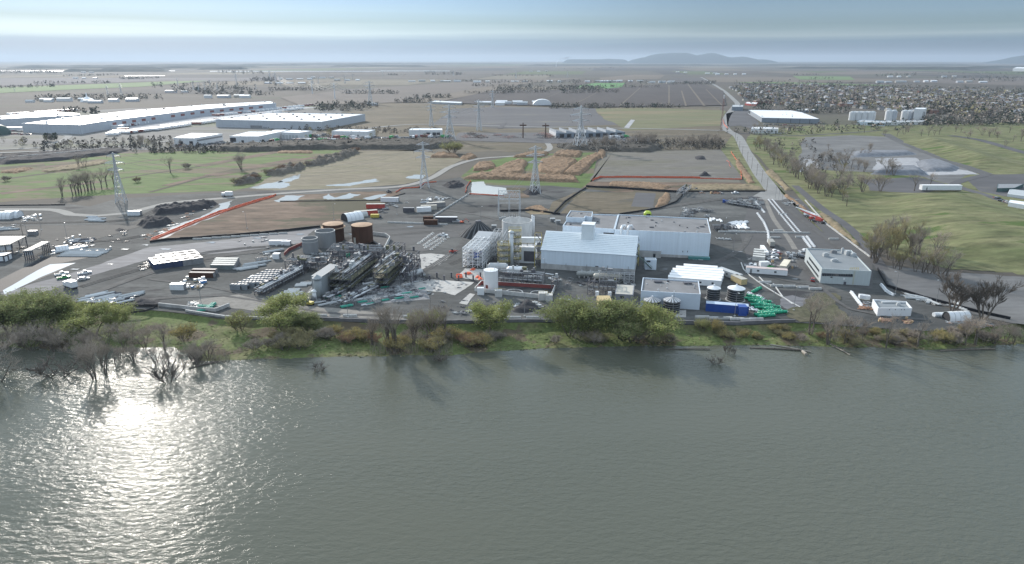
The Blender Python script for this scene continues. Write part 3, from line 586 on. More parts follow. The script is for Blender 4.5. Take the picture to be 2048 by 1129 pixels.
def onroof(B, px, py, dims, m, name, rz=0, par=.5):
 z = B['h'] - par; p = G(px, py, z); mb = MB(); mb.box((p.x, p.y, z - .01), dims, rz)
 if dims[2] > .8: mb.box((p.x, p.y, z + dims[2]), (dims[0] * .6, dims[1] * .6, .25), rz)
 return mb.build(name, m, B['t'])
def scatter_roof(B, n, seed, m=None, par=.5, name='roof_vent', s=(.5, 1.0)):
 r = random.Random(seed); P = ccw(B['P']); Q = offset_in(P, 2); k = 0
 xs = [p.x for p in P]; ys = [p.y for p in P]
 while k < n:
  p = (r.uniform(min(xs), max(xs)), r.uniform(min(ys), max(ys)))
  if not inside(p, Q): continue
  mb = MB(); a = r.uniform(*s)
  if r.random() < .5: mb.box((p[0], p[1], B['h'] - par - .02), (a, a, a * .8), r.random())
  else: mb.tube((p[0], p[1], B['h'] - par - .02), (p[0], p[1], B['h'] - par + a), a * .35, n=8); mb.tube((p[0], p[1], B['h'] - par + a), (p[0], p[1], B['h'] - par + a * 1.2), a * .55, a * .2, n=8)
  mb.build(name, m or r.choice([dsteel, steel, msteel]), B['t']); k += 1
# ------------------------------------------------------------------ trees
def branches(rr, H, spread, stems, lv=4, lean=.25, trunk=.3, kids=(3, 5)):
 """list of (a, b, r0, r1, level)"""
 out = []
 def grow(p, d, L_, r, l):
  q = p; nseg = 3 if l < 2 else 2; r0 = r
  pts = [p]
  for k in range(nseg):
   d = (d + Vector((rr.uniform(-1, 1), rr.uniform(-1, 1), rr.uniform(-.2, .5))) * .16).normalized()
   q2 = q + d * (L_ / nseg); r1 = r0 * (.82 if l < 2 else .7); out.append((q, q2, r0, r1, l)); q, r0 = q2, r1; pts.append(q)
  if l >= lv: return
  n = rr.randint(*kids) + (1 if l >= 2 else 0)
  for k in range(n):
   t = rr.uniform(.35, 1.0); i = min(nseg - 1, int(t * nseg)); s_ = pts[i].lerp(pts[i + 1], t * nseg - i) if i + 1 < len(pts) else pts[-1]
   az = rr.uniform(0, 2 * math.pi); side = Vector((math.cos(az), math.sin(az), rr.uniform(.05, .5)))
   dd = (d * (1.1 - spread * .4) + side * spread).normalized()
   grow(s_, dd, L_ * rr.uniform(.5, .75), r0 * .62 + .004, l + 1)
 for s in range(stems):
  az = 2 * math.pi * s / stems + rr.uniform(-.4, .4); ln = lean if stems > 1 else .06
  d = Vector((math.cos(az) * ln, math.sin(az) * ln, 1)).normalized()
  grow(Vector((math.cos(az), math.sin(az), 0)) * (.25 * (stems > 1)) - Vector((0, 0, .4)), d, H * .42, trunk / (stems ** .4), 0)
 mz = max(b.z for a, b, *_ in out)
 k = H / mz
 return [(a * k, b * k, r0, r1, l) for a, b, r0, r1, l in out]
def tree_proto(name, seed, H, spread, stems, twig, leaf=None, nleaf=0, lsize=.3, lv=4, lean=.3, trunk=.3, kids=(3, 5), twr=.022):
 rr = random.Random(seed); br = branches(rr, H, spread, stems, lv, lean, trunk, kids)
 root = thing(name, None, None); tk = MB(); cr = MB(); tips = []
 for a, b, r0, r1, l in br:
  if l <= 1: tk.tube(a, b, max(r0, .08), max(r1, .06), n=6 if l == 0 else 4, cap=False)
  else:
   w = twr * (1.6 if l == 2 else 1)
   cr.tube(a, b, w, w * .6, n=3, cap=False)
   if l >= lv - (2 if nleaf > 5000 else 1): tips.append((a, b))
 tk.build('trunk', bark, root); 
 ms = [twig]
 if leaf:
  ms.append(leaf)
  for k in range(nleaf):
   a, b = rr.choice(tips); p = a.lerp(b, rr.uniform(.1, 1.1)) + Vector((rr.gauss(0, .5), rr.gauss(0, .5), rr.gauss(0, .45))) * (H / 12)
   u = Vector((rr.uniform(-1, 1), rr.uniform(-1, 1), rr.uniform(-.6, .6))).normalized(); v = u.orthogonal().normalized(); w2 = u.cross(v); v = (v * math.cos(k) + w2 * math.sin(k))
   s = lsize * rr.uniform(.6, 1.4)
   p.z -= max(0, rr.gauss(-.4, 1.3)) * H / 12 if nleaf > 5000 else 0; cr.poly([p - u * s * .5, p + v * s * .4, p + u * s * .5, p - v * s * .4], 1)
 cr.build('crown', ms, root)
 root['_h'] = H
 return root
PROTO = {}
def P_(key, *a, **k):
 if key not in PROTO: PROTO[key] = [tree_proto(*a, **k), True, a[2]]
 return PROTO[key]
def plant(key, x, y, z, rz=0, H=None, label='', cat='tree', group=None, wx=1):
 o, fresh, h0 = PROTO[key]; s = (H or h0) / h0
 q = dup(o, (x, y, z), rz, (s * wx, s * wx, s), label, group, first=fresh); q['category'] = cat
 if not group and 'group' in q.keys(): del q['group']
 PROTO[key][1] = False
 return q
for i in range(6): P_('bare%d' % i, 'bare_tree', 100 + i, 13, .66 + .05 * (i % 3), [1, 2, 3, 1, 2, 4][i], twigm, lv=4, kids=(3, 5), twr=.02, trunk=.4)
for i in range(3): P_('tall%d' % i, 'bare_tree', 140 + i, 16, .5, 2 + i, twigm, lv=4, kids=(3, 4), lean=.16, trunk=.5)
for i in range(3): P_('poplar%d' % i, 'budding_tree', 120 + i, 13, .40, 2, twigo, leafo, 350, .2, lv=4, lean=.16, kids=(3, 5), twr=.02)
for i in range(4): P_('willow%d' % i, 'willow_tree', 150 + i, 12, .8, 2 + i % 2, twigo, [leafg, leafd][i % 2], 11000, .32, lv=4, lean=.35, kids=(4, 5))
for i in range(3): P_('bush%d' % i, 'bare_shrub', 170 + i, 5, .9, 6, [twigm, twigr, twigo][i], lv=3, lean=.7, trunk=.1, kids=(5, 7), twr=.02)
for i in range(2): P_('gbush%d' % i, 'budding_shrub', 180 + i, 5, .9, 5, twigo, [leafo, leafg][i], 1500, .22, lv=3, lean=.6, trunk=.1, kids=(5, 7))
P_('dense0', 'bare_tree', 190, 11, .8, 5, twigm, lv=4, lean=.5, kids=(3, 5), twr=.02)
P_('dead0', 'dead_tree', 191, 13, .42, 3, bark, lv=4, lean=.28, kids=(4, 5), twr=.035, trunk=.42)
P_('drown0', 'drowned_shrub', 192, 5, .8, 7, bark, lv=2, lean=1.1, kids=(4, 6), twr=.03, trunk=.13)
def farproto(key, name, seed, H, m, n=60, rx=.38):
 rr = random.Random(seed); root = thing(name, None, None); t = MB(); t.tube((0, 0, -.3), (0, 0, H * .5), H * .02, H * .01, n=4); t.build('trunk', bark, root)
 c = MB()
 for k in range(n):
  z = rr.uniform(.22, 1); w = rx * math.sin(math.pi * min(.97, (z - .15) / .9)) ** .7; az = rr.uniform(0, 6.3); q = rr.random() ** .5
  p = Vector((math.cos(az) * w * q * H, math.sin(az) * w * q * H, z * H)); u = Vector((rr.uniform(-1, 1), rr.uniform(-1, 1), rr.uniform(-.2, 1.2))).normalized(); v = u.orthogonal().normalized(); s = H * rr.uniform(.05, .1)
  c.poly([p - u * s, p + v * s * .5, p + u * s, p - v * s * .5])
 c.build('crown', m, root); PROTO[key] = [root, True, H]
farproto('far0', 'bare_tree', 1, 12, twigm, 90); farproto('far1', 'bare_tree', 2, 12, twigo, 90); farproto('far2', 'conifer_tree', 3, 10, conifer, 120, .22); farproto('far3', 'bare_tree', 5, 12, thicket, 130, .42)
def bank_z(px, py):                     # ground height on the bank under a photo pixel
 e, s = lin(ED, px), lin(SH, px)
 t = (py - e) / (s - e)
 return 0 if t <= 0 else (WZ - .1 if t >= 1 else -1.5 * min(1, t / .07) + (WZ + 1.5) * max(0, (t - .07) / .93) ** .8)
def at(px, py):
 z = bank_z(px, py) if px < 2400 and py > lin(ED, px) else 0; p = G(px, py, z); p.z = z; return p
def wood(name, label, px, n, hh, m, seed, group=None, z=0, leaf=14, rx=.4, cat='wood'):
 """a far wood that reads as one mass: one object of many leaf-sized faces"""
 rr = random.Random(seed); xs = [p[0] for p in px]; ys = [p[1] for p in px]; k = 0; c = MB(); tries = 0
 while k < n and tries < n * 30:
  tries += 1; q = (rr.uniform(min(xs), max(xs)), rr.uniform(min(ys), max(ys)))
  if not inside(q, px): continue
  g = G(*q, z); k += 1; H = rr.uniform(*hh)
  mi = rr.randrange(len(m))
  for j in range(leaf):
   zz = rr.random(); w = rx * H * math.sin(math.pi * (.12 + .85 * zz)) * rr.random() ** .5; az = rr.uniform(0, 6.3)
   p = g + Vector((math.cos(az) * w, math.sin(az) * w, zz * H)); u = Vector((rr.uniform(-1, 1), rr.uniform(-1, 1), rr.uniform(0, 1.5))).normalized(); v = u.orthogonal().normalized(); s = H * rr.uniform(.12, .26)
   c.poly([p - u * s, p + v * s * .6, p + u * s, p - v * s * .6], mi)
 return tag(c.build(name, m), label, cat, group, 'stuff')
# ------------------------------------------------------------------ lattice things
def tower_proto(H=45, w=9, name='transmission_tower', arms=3, aw=9, m=steel, th=.16):
 t = thing(name, None, None); b = MB(); waist = H * .62
 def wd(z): return w * (1 - z / waist) + 2.2 * (z / waist) if z < waist else 2.2 * (1 - .75 * (z - waist) / (H - waist))
 zs = [0]; 
 while zs[-1] < H * .97: zs.append(min(H, zs[-1] + max(2.2, wd(zs[-1]) * .95)))
 for z0, z1 in zip(zs, zs[1:]):
  a, c = wd(z0) / 2, wd(z1) / 2; q0 = [(-a, -a), (a, -a), (a, a), (-a, a)]; q1 = [(-c, -c), (c, -c), (c, c), (-c, c)]
  for k in range(4):
   j = (k + 1) % 4
   b.tube((*q0[k], z0), (*q1[k], z1), th, n=4, cap=False); b.tube((*q0[k], z0), (*q1[j], z1), th * .6, n=3, cap=False); b.tube((*q0[j], z0), (*q1[k], z1), th * .6, n=3, cap=False)
   b.tube((*q1[k], z1), (*q1[j], z1), th * .6, n=3, cap=False)
 b.build('lattice_body', m, t)
 for i in range(arms):
  z = waist + (H - waist) * (.05 + .36 * i); ln = aw * (.8, 1, .7)[i % 3]
  for s in (-1, 1):
   A = MB(); c = wd(z) / 2; z2 = z + 2.4
   tip = (s * ln, 0, z + .5)
   for y in (-c, c): A.tube((s * c, y, z), tip, th * .7, n=3, cap=False); A.tube((s * c * .8, y, z2), tip, th * .7, n=3, cap=False)
   for k in (.3, .6): A.tube((s * (c + (ln - c) * k), -c * (1 - k), z), (s * (c + (ln - c) * k), c * (1 - k), z), th * .5, n=3); A.tube((s * (c + (ln - c) * k), 0, z + .2), (s * (c + (ln - c) * (k - .2)), 0, z2 - k * 1.5), th * .5, n=3)
   o = A.build('cross_arm', m, t)
   I = MB(); I.tube((tip[0], 0, tip[2]), (tip[0], 0, tip[2] - 2.2), .14, n=5); I.build('insulator', dsteel, o)
 f = MB()
 for x in (-1, 1):
  for y in (-1, 1): f.box((x * w / 2, y * w / 2, -.3), (1.0, 1.0, .6))
 f.build('footing', concp, t)
 return t
def cable(a, b, sag, r, label, m=msteel, cat='power line', group='overhead power lines'):
 n = 14; pts = [a.lerp(b, k / n) - Vector((0, 0, sag * 4 * (k / n) * (1 - k / n))) for k in range(n + 1)]
 mb = MB(); mb.path(pts, r, 3); return solo(mb, 'power_cable', m, label, cat, a, group)
def pole_proto(H, name='light_pole', lamp=True, r=.11, m=msteel):
 t = thing(name, None, None); b = MB(); b.tube((0, 0, -.2), (0, 0, H), r, r * .6, n=8); b.build('pole', m, t)
 if lamp:
  a = MB(); a.tube((0, 0, H - .1), (1.1, 0, H + .15), .05, n=5); a.build('arm', m, t); l = MB(); l.box((1.35, 0, H + .05), (.8, .35, .18)); l.build('lamp_head', steel, t)
  f = MB(); f.tube((0, 0, -.1), (0, 0, .6), .35, n=10); f.build('footing', concp, t)
 else:
  a = MB(); a.box((0, 0, H - 1), (2.4, .14, .16)); a.build('crossarm', bark, t)
  for x in (-1, 0, 1): i = MB(); i.tube((x, 0, H - .86), (x, 0, H - .5), .08, n=6); i.build('insulator', white, t)
 return t
# ------------------------------------------------------------------ vehicles
def wheels(t, xs, y, r, w=.28):
 for x in xs:
  for s in (-1, 1):
   m_ = MB(); m_.tube((x, s * (y - w / 2), r), (x, s * (y + w / 2), r), r, n=12); o = m_.build('wheel', rubber, t)
   m_ = MB(); m_.tube((x, s * (y + w / 2), r), (x, s * (y + w / 2 + .02), r), r * .55, n=8); m_.build('rim', steel, o)
def pickup_proto(paint, name='pickup_truck'):
 t = thing(name, None, None); b = MB()
 def ext(prof, hw, mi=0, taper=None):
  tp = taper or [hw] * len(prof); n = len(prof)
  b.faces([(x, -w, z) for (x, z), w in zip(prof, tp)] + [(x, w, z) for (x, z), w in zip(prof, tp)], [(i, (i + 1) % n, (i + 1) % n + n, i + n) for i in range(n)] + [tuple(range(n))[::-1], tuple(range(n, 2 * n))], mi)
 ext([(-2.8, .45), (2.75, .45), (2.8, .85), (2.65, 1.1), (1.3, 1.2), (-.7, 1.2), (-.7, 1.18), (-2.8, 1.18)], .95)
 b.build('body', paint, t); b = MB(); ext([(1.35, 1.18), (.75, 1.85), (-.45, 1.88), (-.72, 1.18)], .9, 0, [.92, .76, .76, .92]); c = b.build('cab', paint, t)
 g = MB(); g.poly([(1.33, -.8, 1.24), (1.33, .8, 1.24), (.80, .7, 1.82), (.80, -.7, 1.82)]); 
 for s in (-1, 1): g.poly([(1.05, s * .935, 1.25), (.68, s * .80, 1.76), (-.38, s * .80, 1.78), (-.6, s * .935, 1.25)][::s])
 g.build('window', glass, c)
 bd = MB(); bd.box((-1.75, 0, 1.185), (1.9, 1.5, .01)); bd.build('load_bed', dark, t)
 for s in (-1, 1): l = MB(); l.box((2.76, s * .7, .75), (.1, .35, .18)); l.build('headlight', white, t)
 wheels(t, (-1.8, 1.8), .85, .40); return t
def car_proto(paint, name='parked_car', van=False):
 t = thing(name, None, None); b = MB(); h = 1.9 if van else 1.42
 def ext(mb, prof, tp):
  n = len(prof); mb.faces([(x, -w, z) for (x, z), w in zip(prof, tp)] + [(x, w, z) for (x, z), w in zip(prof, tp)], [(i, (i + 1) % n, (i + 1) % n + n, i + n) for i in range(n)] + [tuple(range(n))[::-1], tuple(range(n, 2 * n))])
 ext(b, [(-2.3, .35), (2.3, .35), (2.35, .7), (1.2, .92), (-2.3, .95)], [.88] * 5); b.build('body', paint, t)
 c = MB(); ext(c, [(1.25, .9), (.5, h), (-1.5, h), (-2.2, .92)], [.85, .68, .68, .85]); o = c.build('cabin', glass, t)
 r = MB(); r.box((-.5, 0, h - .01), (2.0, 1.34, .06)); r.build('roof', paint, t)
 wheels(t, (-1.45, 1.45), .8, .33, .22); return t
def truck_proto(boxm=white, L_=9, cabm=white, name='box_truck'):
 t = thing(name, None, None); b = MB(); b.box((0, 0, .7), (L_, 2.3, .35)); b.build('chassis', dsteel, t)
 b = MB(); b.box((-1.2, 0, 1.06), (L_ - 2.5, 2.5, 2.5)); b.build('cargo_box', boxm, t)
 c = MB(); c.box((L_ / 2 - 1, 0, 1.06), (1.9, 2.3, 1.7)); cc = c.build('cab', cabm, t); g = MB(); g.box((L_ / 2 - .02, 0, 1.8), (.1, 2.0, .75)); g.build('windscreen', glass, cc)
 wheels(t, (-L_ / 2 + 1.2, -L_ / 2 + 2.5, L_ / 2 - 1.2), 1.05, .5, .35); return t
def container_proto(L_, m, name='shipping_container', w=2.44, h=2.6, door=msteel, roofm=None, vent=False):
 t = thing(name, None, None); b = MB(); n = int(L_ / .6)
 for s in (-1, 1):
  for k in range(n):
   x0 = -L_ / 2 + k * L_ / n; x1 = x0 + L_ / n / 2; x2 = x0 + L_ / n; y = s * w / 2; yi = s * (w / 2 - .06)
   q = [(x0, y), (x1, y), (x1 + .05, yi), (x2 - .05, yi), (x2, y)]
   for (a, c), (d, e) in zip(q, q[1:]): b.poly([(a, c, .12), (d, e, .12), (d, e, h - .1), (a, c, h - .1)][::s])
 for x in (-L_ / 2, L_ / 2): b.poly([(x, -w / 2, .1), (x, w / 2, .1), (x, w / 2, h), (x, -w / 2, h)])
 for y in (-w / 2, w / 2): b.box((0, y * .985, 0), (L_, .1, .14)); b.box((0, y * .985, h - .12), (L_, .1, .12))
 b.build('body', m, t); r = MB(); r.box((0, 0, h - .06), (L_ - .1, w - .15, .05)); r.build('roof', roofm or m, t)
 for s in (-1, 1): d = MB(); d.box((L_ / 2 + .02, s * w / 4, .2), (.06, w / 2 - .12, h - .35)); d.build('door', door, t)
 if vent:
  v = MB(); v.box((0, 0, h - .005), (L_ * .5, w * .55, .12)); v.build('roof_hatch', dark, t)
 return t
def chiller_proto(L_=6.5, w=2.3, h=2.6, m=None, top=None):
 t = thing('cooling_unit', None, None); b = MB(); b.box((0, 0, .2), (L_, w, h - .2)); b.box((0, 0, 0), (L_ * .95, w * .8, .2)); b.build('casing', m or msteel, t)
 for k in range(int(L_ / 1.6)):
  f = MB(); x = -L_ / 2 + 1 + k * 1.6; f.tube((x, 0, h), (x, 0, h + .25), .62, n=14); f.build('fan_cowl', top or msteel, t)
 p = MB(); p.box((L_ / 2 + .03, 0, .5), (.08, w * .8, h * .6)); p.build('end_panel', dark, t); return t
def trailer_proto(L_, m=white, roofm=None, name='office_trailer', w=3.2, h=3.1, wins=3):
 t = thing(name, None, None); b = MB(); b.box((0, 0, .5), (L_, w, h - .5)); b.build('body', m, t); s = MB(); s.box((0, 0, 0), (L_ - .3, w - .3, .5)); s.build('skirting', dsteel, t)
 r = MB(); r.box((0, 0, h), (L_ + .1, w + .1, .12)); r.build('roof', roofm or roofwhite, t)
 for k in range(wins):
  x = -L_ / 2 + L_ * (k + .7) / (wins + .4); f = MB(); f.box((x, -w / 2 - .02, 1.5), (1.1, .1, .9)); o = f.build('window', msteel, t); g = MB(); g.box((x, -w / 2 - .06, 1.6), (.9, .08, .7)); g.build('pane', glass, o)
 d = MB(); d.box((-L_ / 2 + L_ * .12, -w / 2 - .03, .55), (.95, .1, 2.0)); d.build('door', msteel, t); return t
def excavator_proto(m=yellow, name='excavator'):
 t = thing(name, None, None)
 for s in (-1, 1): b = MB(); b.box((0, s * 1.2, 0), (3.8, .6, .85)); b.build('track', rubber, t)
 b = MB(); b.box((-.3, 0, .95), (3.2, 2.5, 1.1)); b.build('body', m, t); c = MB(); c.box((.8, .75, 2.0), (1.3, 1.0, 1.0)); c.build('cab', glass, t)
 a = MB(); a.tube((1, -.2, 1.6), (3.6, -.2, 4.4), .28, .22, n=4); a.tube((3.6, -.2, 4.4), (6.2, -.2, 2.2), .22, .15, n=4); a.build('boom', m, t)
 k = MB(); k.box((6.2, -.2, 1.2), (1.0, 1.1, .9)); k.build('bucket', dsteel, t); return t
def crane_proto(m, blen=22, name='mobile_crane', bm=None, up=.15):
 t = thing(name, None, None); b = MB(); b.box((0, 0, .9), (11, 2.6, .6)); b.build('chassis', dsteel, t); c = MB(); c.box((-4.6, 0, 1.5), (1.8, 2.5, 1.3)); c.build('cab', m, t)
 d = MB(); d.box((1.8, 0, 1.5), (4.5, 2.4, 1.6)); d.build('superstructure', m, t)
 e = MB(); x0, z0 = 3, 3.2; dx, dz = math.cos(up), math.sin(up)
 for k, (a, q, w) in enumerate(((0, .5, .55), (.45, .8, .43), (.75, 1, .32))):
  e.tube((x0 - dx * blen * a, 0, z0 + dz * blen * a), (x0 - dx * blen * q, 0, z0 + dz * blen * q), w, n=4)
 e.build('boom', bm or m, t); wheels(t, (-4.6, -2.8, 1.8, 3.2, 4.6), 1.15, .6, .4); return t
def forklift_proto(m, name='telehandler'):
 t = thing(name, None, None); b = MB(); b.box((0, 0, .5), (4, 1.6, .8)); b.build('body', m, t); c = MB(); c.box((-.2, .45, 1.3), (1.2, .8, 1.0)); c.build('cab', glass, t)
 a = MB(); a.tube((-1.6, -.4, 1.7), (3.2, -.4, 1.2), .18, n=4); a.build('boom', m, t); wheels(t, (-1.3, 1.3), .85, .55, .35); return t
# ------------------------------------------------------------------ yard clutter
def pipes_proto(n, L_, r, m, name='pipe_bundle', seed=1, sp=2.3, rows=2):
 rr = random.Random(seed); t = thing(name, None, None); b = MB()
 for j in range(rows):
  for k in range(n - j):
   y = (k + j * .5 - n / 2) * r * sp; o = rr.uniform(-.4, .4); b.tube((-L_ / 2 + o, y, r + j * r * 1.75 + .15), (L_ / 2 + o, y + rr.uniform(-.1, .1), r + j * r * 1.75 + .15), r, n=7)
 b.build('pipes', m, t); s = MB()
 for x in (-.35, .35): s.box((x * L_, 0, 0), (.2, n * r * sp, .15))
 s.build('sleepers', timber, t); return t
def pallet_proto(m, name='wrapped_pallet', h=1.2, seed=1, w=1.3):
 rr = random.Random(seed); t = thing(name, None, None); b = MB(); b.box((0, 0, 0), (w * 1.05, w * 1.05, .14)); b.build('pallet', timber, t); c = MB()
 for k in range(2): c.box((rr.uniform(-.08, .08), rr.uniform(-.08, .08), .14 + k * h / 2), (w * rr.uniform(.85, 1), w * rr.uniform(.85, 1), h / 2), rr.uniform(-.1, .1))
 c.build('load', m, t); return t
def skid_proto(m, seed, s=1.0, name='pipe_skid'):
 rr = random.Random(seed); t = thing(name, None, None); f = MB()
 L_, w, h = 4 * s, 2 * s, 2.2 * s
 for x in (-L_ / 2, L_ / 2):
  for y in (-w / 2, w / 2): f.box((x, y, 0), (.16, .16, h))
 for z in (0, h - .12):
  for y in (-w / 2, w / 2): f.box((0, y, z), (L_, .14, .14))
  for x in (-L_ / 2, 0, L_ / 2): f.box((x, 0, z + .003), (.14, w, .13))
 f.build('frame', m, t); p = MB()
 for k in range(5):
  y = rr.uniform(-w / 2, w / 2); z = rr.uniform(.3, h * .8); p.tube((-L_ / 2, y, z), (L_ / 2, y, z), rr.uniform(.06, .16), n=6)
 p.tube((rr.uniform(-1, 1), 0, .2), (rr.uniform(-1, 1), 0, h * .9), .35 * s, n=10); p.build('piping', rr.choice([steel, msteel, rooflight]), t); return t
def heap_proto(m, seed, name='scrap_heap', n=26, s=2.0, flat=.5):
 rr = random.Random(seed); t = thing(name, None, None); b = MB()
 for k in range(n):
  x, y = rr.gauss(0, s * .5), rr.gauss(0, s * .35); z = max(0, flat * (1 - (x * x + y * y) / (s * s))) * rr.random()
  if rr.random() < .5: b.box((x, y, z), (rr.uniform(.3, 1.4), rr.uniform(.1, .5), rr.uniform(.08, .4)), rr.uniform(0, 3))
  else: a = rr.uniform(0, 6.3); b.tube((x, y, z + .15), (x + math.cos(a) * rr.uniform(.6, 1.6), y + math.sin(a) * rr.uniform(.6, 1.6), z + rr.uniform(.1, .5)), rr.uniform(.05, .14), n=5)
 b.build('pieces', m, t); return t
FIRST = {}
def put(proto, px, py, rz=0, sc=1, label=None, cat=None, group=None, z=0):
 p = G(px, py, z); first = proto.name not in FIRST; FIRST[proto.name] = 1
 q = dup(proto, (p.x, p.y, z), rz, sc, label, group, first=first)
 if cat: q['category'] = cat
 if not group and 'group' in q.keys(): del q['group']
 return q
def adir(a, b):                          # heading of the line between two photo pixels on the ground
 p, q = G(*a), G(*b); return math.atan2(q.y - p.y, q.x - p.x)
def fence(name, label, px, h, m, cat='fence', post=None, ps=6.0, th=.06, z=.15, wob=.0, pts=None):
 P = pts or [G(*q) for q in px]; Q = []
 for a, b in zip(P, P[1:]):
  n = max(1, int((b - a).length / ps))
  for k in range(n): Q.append(a.lerp(b, k / n) + Vector((rnd.uniform(-wob, wob), rnd.uniform(-wob, wob), 0)))
 Q.append(P[-1]); t = thing(name, label, cat, (Q[0].x, Q[0].y, 0)); f = MB()
 for a, b in zip(Q, Q[1:]):
  d = (b - a).normalized(); n = Vector((-d.y, d.x, 0)) * th; h1, h2 = h * rnd.uniform(.8, 1.05), h * rnd.uniform(.8, 1.05)
  f.faces([a - n, a + n, b + n, b - n, a - n + Vector((0, 0, h1)), a + n + Vector((0, 0, h1)), b + n + Vector((0, 0, h2)), b - n + Vector((0, 0, h2))], [(0, 3, 7, 4), (1, 5, 6, 2), (4, 7, 6, 5)])
 f.build('fabric' if post else 'panel', m, t)
 if post:
  for q in Q[::max(1, len(Q) // 60)]: s = MB(); s.tube((q.x, q.y, 0), (q.x, q.y, h * 1.15), .06, n=5); s.build('post', post, t)
 return t
# ================================================================== INDUSTRIAL PARK BEHIND
def mono(roof, base, name, label, wallm=whitewall, roofm=roofwhite, vents=6, cat='warehouse', seed=1, par=.4, vs=(1.5, 3)):
 B = bld(name, label, cat, roof, base, wallm, roofm, par=par); scatter_roof(B, vents, seed, par=par, s=vs); return B
B1 = bld('warehouse', 'huge flat white roofed warehouse with rows of small dark roof units', 'warehouse', [(430.8, 239.3), (643, 243.8), (730, 228.4), (541.5, 225.4)], (643, 260, 243.8), offwall, roofwhite, par=.6)
h1 = B1['h']
for r_, (x0, y0, x1, y1) in enumerate([(464, 236.8, 638, 240.4), (492, 232.8, 662, 235.6), (521, 229, 684.5, 231.6), (546, 225.9, 705.5, 228.6)]):
 n = [6, 6, 6, 6][r_]
 for k in range(n): onroof(B1, x0 + (x1 - x0) * k / (n - 1), y0 + (y1 - y0) * k / (n - 1), (3.2, 3.0, 1.4), dsteel, 'roof_unit', par=.6)
panel(B1, 0, (501, 251.5, 524.5, 256.5), msteel, 'dock_door')
for x in (527, 531, 535.5): panel(B1, 0, (x, 254.5, x + 2, 256), dark, 'vent_opening')
panel(B1, 1, (655, 254, 657, 256), dark, 'door')
B2 = bld('long_warehouse', 'longest white roofed warehouse with dark red brick side wall running to the left', 'warehouse', [(43, 247), (160, 250), (213, 241.8), (400, 219), (552, 206.5), (540, 202.8), (420, 209), (264, 221), (120, 237)], None, offwall, roofwhite, h=13)
for k in range(16):
 x = 225 + k * 19.5; e = 2 if x < 395 else 3
 if x < 320 or x > 330: panel(B2, e, (x, lin([(213, 247.5), (400, 223.5), (552, 210.5)], x) - .6, x + 8, lin([(213, 252), (400, 227.3), (552, 213)], x)), maroon, 'brick_bay')
scatter_roof(B2, 26, 5, par=.5, s=(2, 3.5))
B3 = bld('warehouse', 'wide white roofed warehouse cut by the left edge of the picture', 'warehouse', [(-140, 243), (0, 238.7), (160, 229.5), (158, 226.8), (92, 222), (0, 232), (-140, 233)], (160, 235, 229.5), offwall, roofwhite, h=13)
scatter_roof(B3, 10, 6, s=(2, 3.5))
B4 = mono([(346.6, 275.6), (388.6, 276.6), (444.7, 267.4), (383.5, 266.2)], (388.6, 292, 276.6), 'workshop', 'low pale grey workshop with two dark doors at the left of the park', vents=5, seed=3, vs=(.8, 1.5))
panel(B4, 0, (359, 283, 366, 289.5), dark, 'dock_door'); panel(B4, 0, (379, 283, 386, 291), dark, 'dock_door'); panel(B4, 1, (395, 279, 444, 270.5), msteel, 'wall_band', abs_=None) if False else None
L4 = (B4['P'][2] - B4['P'][1]).length; panel(B4, 1, None, msteel, 'window_band', abs_=(4, L4 - 1, B4['h'] * .5, B4['h'] * .72)) 
B5 = mono([(459, 272.5), (517, 273), (559, 264.3), (577, 259.8), (551.7, 259.6), (531, 263.3), (498, 263.3)], (517, 288, 273), 'workshop', 'white workshop with dark garage openings behind the parked trucks', vents=5, seed=4, vs=(.8, 1.5), wallm=whitewall)
panel(B5, 0, (460, 276, 472, 284), dark, 'garage_opening'); panel(B5, 0, (483, 281, 488, 286.5), dark, 'door'); panel(B5, 0, (505, 281, 516, 287), msteel, 'door')
B6 = mono([(562, 265), (598, 266), (624, 261.9), (583, 259.8)], (598, 279.7, 266), 'workshop', 'white workshop with a row of five pale garage doors', vents=3, seed=5, vs=(.8, 1.2))
L6 = (B6['P'][1] - B6['P'][0]).length
for k in range(5): panel(B6, 0, None, rooflight, 'garage_door', abs_=(1 + k * (L6 - 2) / 5, k * (L6 - 2) / 5 + (L6 - 2) / 5, 0, 5.5))
B7 = mono([(663, 262.3), (735.3, 263.9), (750.7, 259.8), (680, 258.2)], (735.3, 276.6, 263.9), 'workshop', 'plain white workshop standing behind rows of parked vehicles', vents=3, seed=6, vs=(.8, 1.2))
for x in (672, 685, 700, 714): panel(B7, 0, (x, 270, x + 4, 274), msteel, 'garage_door')
B8 = mono([(817.4, 260.5), (885, 260.5), (884, 256.8), (822, 256.8)], (850, 272.5, 260.5), 'workshop', 'white two part workshop near the transmission towers', vents=3, seed=7, vs=(.8, 1.2))
for x in (853, 865, 873): panel(B8, 0, (x, 265.5, x + 7, 271.5), dark, 'garage_opening')
h9 = HT(1180, 275, 262); saw = MB(); t9 = thing('sawtooth_workshop', 'long grey workshop with sawtooth roof and white end wall', 'workshop', G(1180, 275)); sr = MB(); sw = MB()
A9, C9 = G(1112, 276.5), G(1250, 274); d9 = (C9 - A9); L9 = d9.length; d9 = d9.normalized(); n9 = Vector((-d9.y, d9.x, 0)); dep9 = 42
base9 = [(A9 + d9 * u + n9 * v) for u, v in ((0, 0), (L9, 0), (L9, dep9), (0, dep9))]; saw.prism([(p.x, p.y) for p in base9], 0, h9 * .72, bottom=False); saw.build('wall', mat('blue grey cladding', (.20, .23, .27), .6), t9)
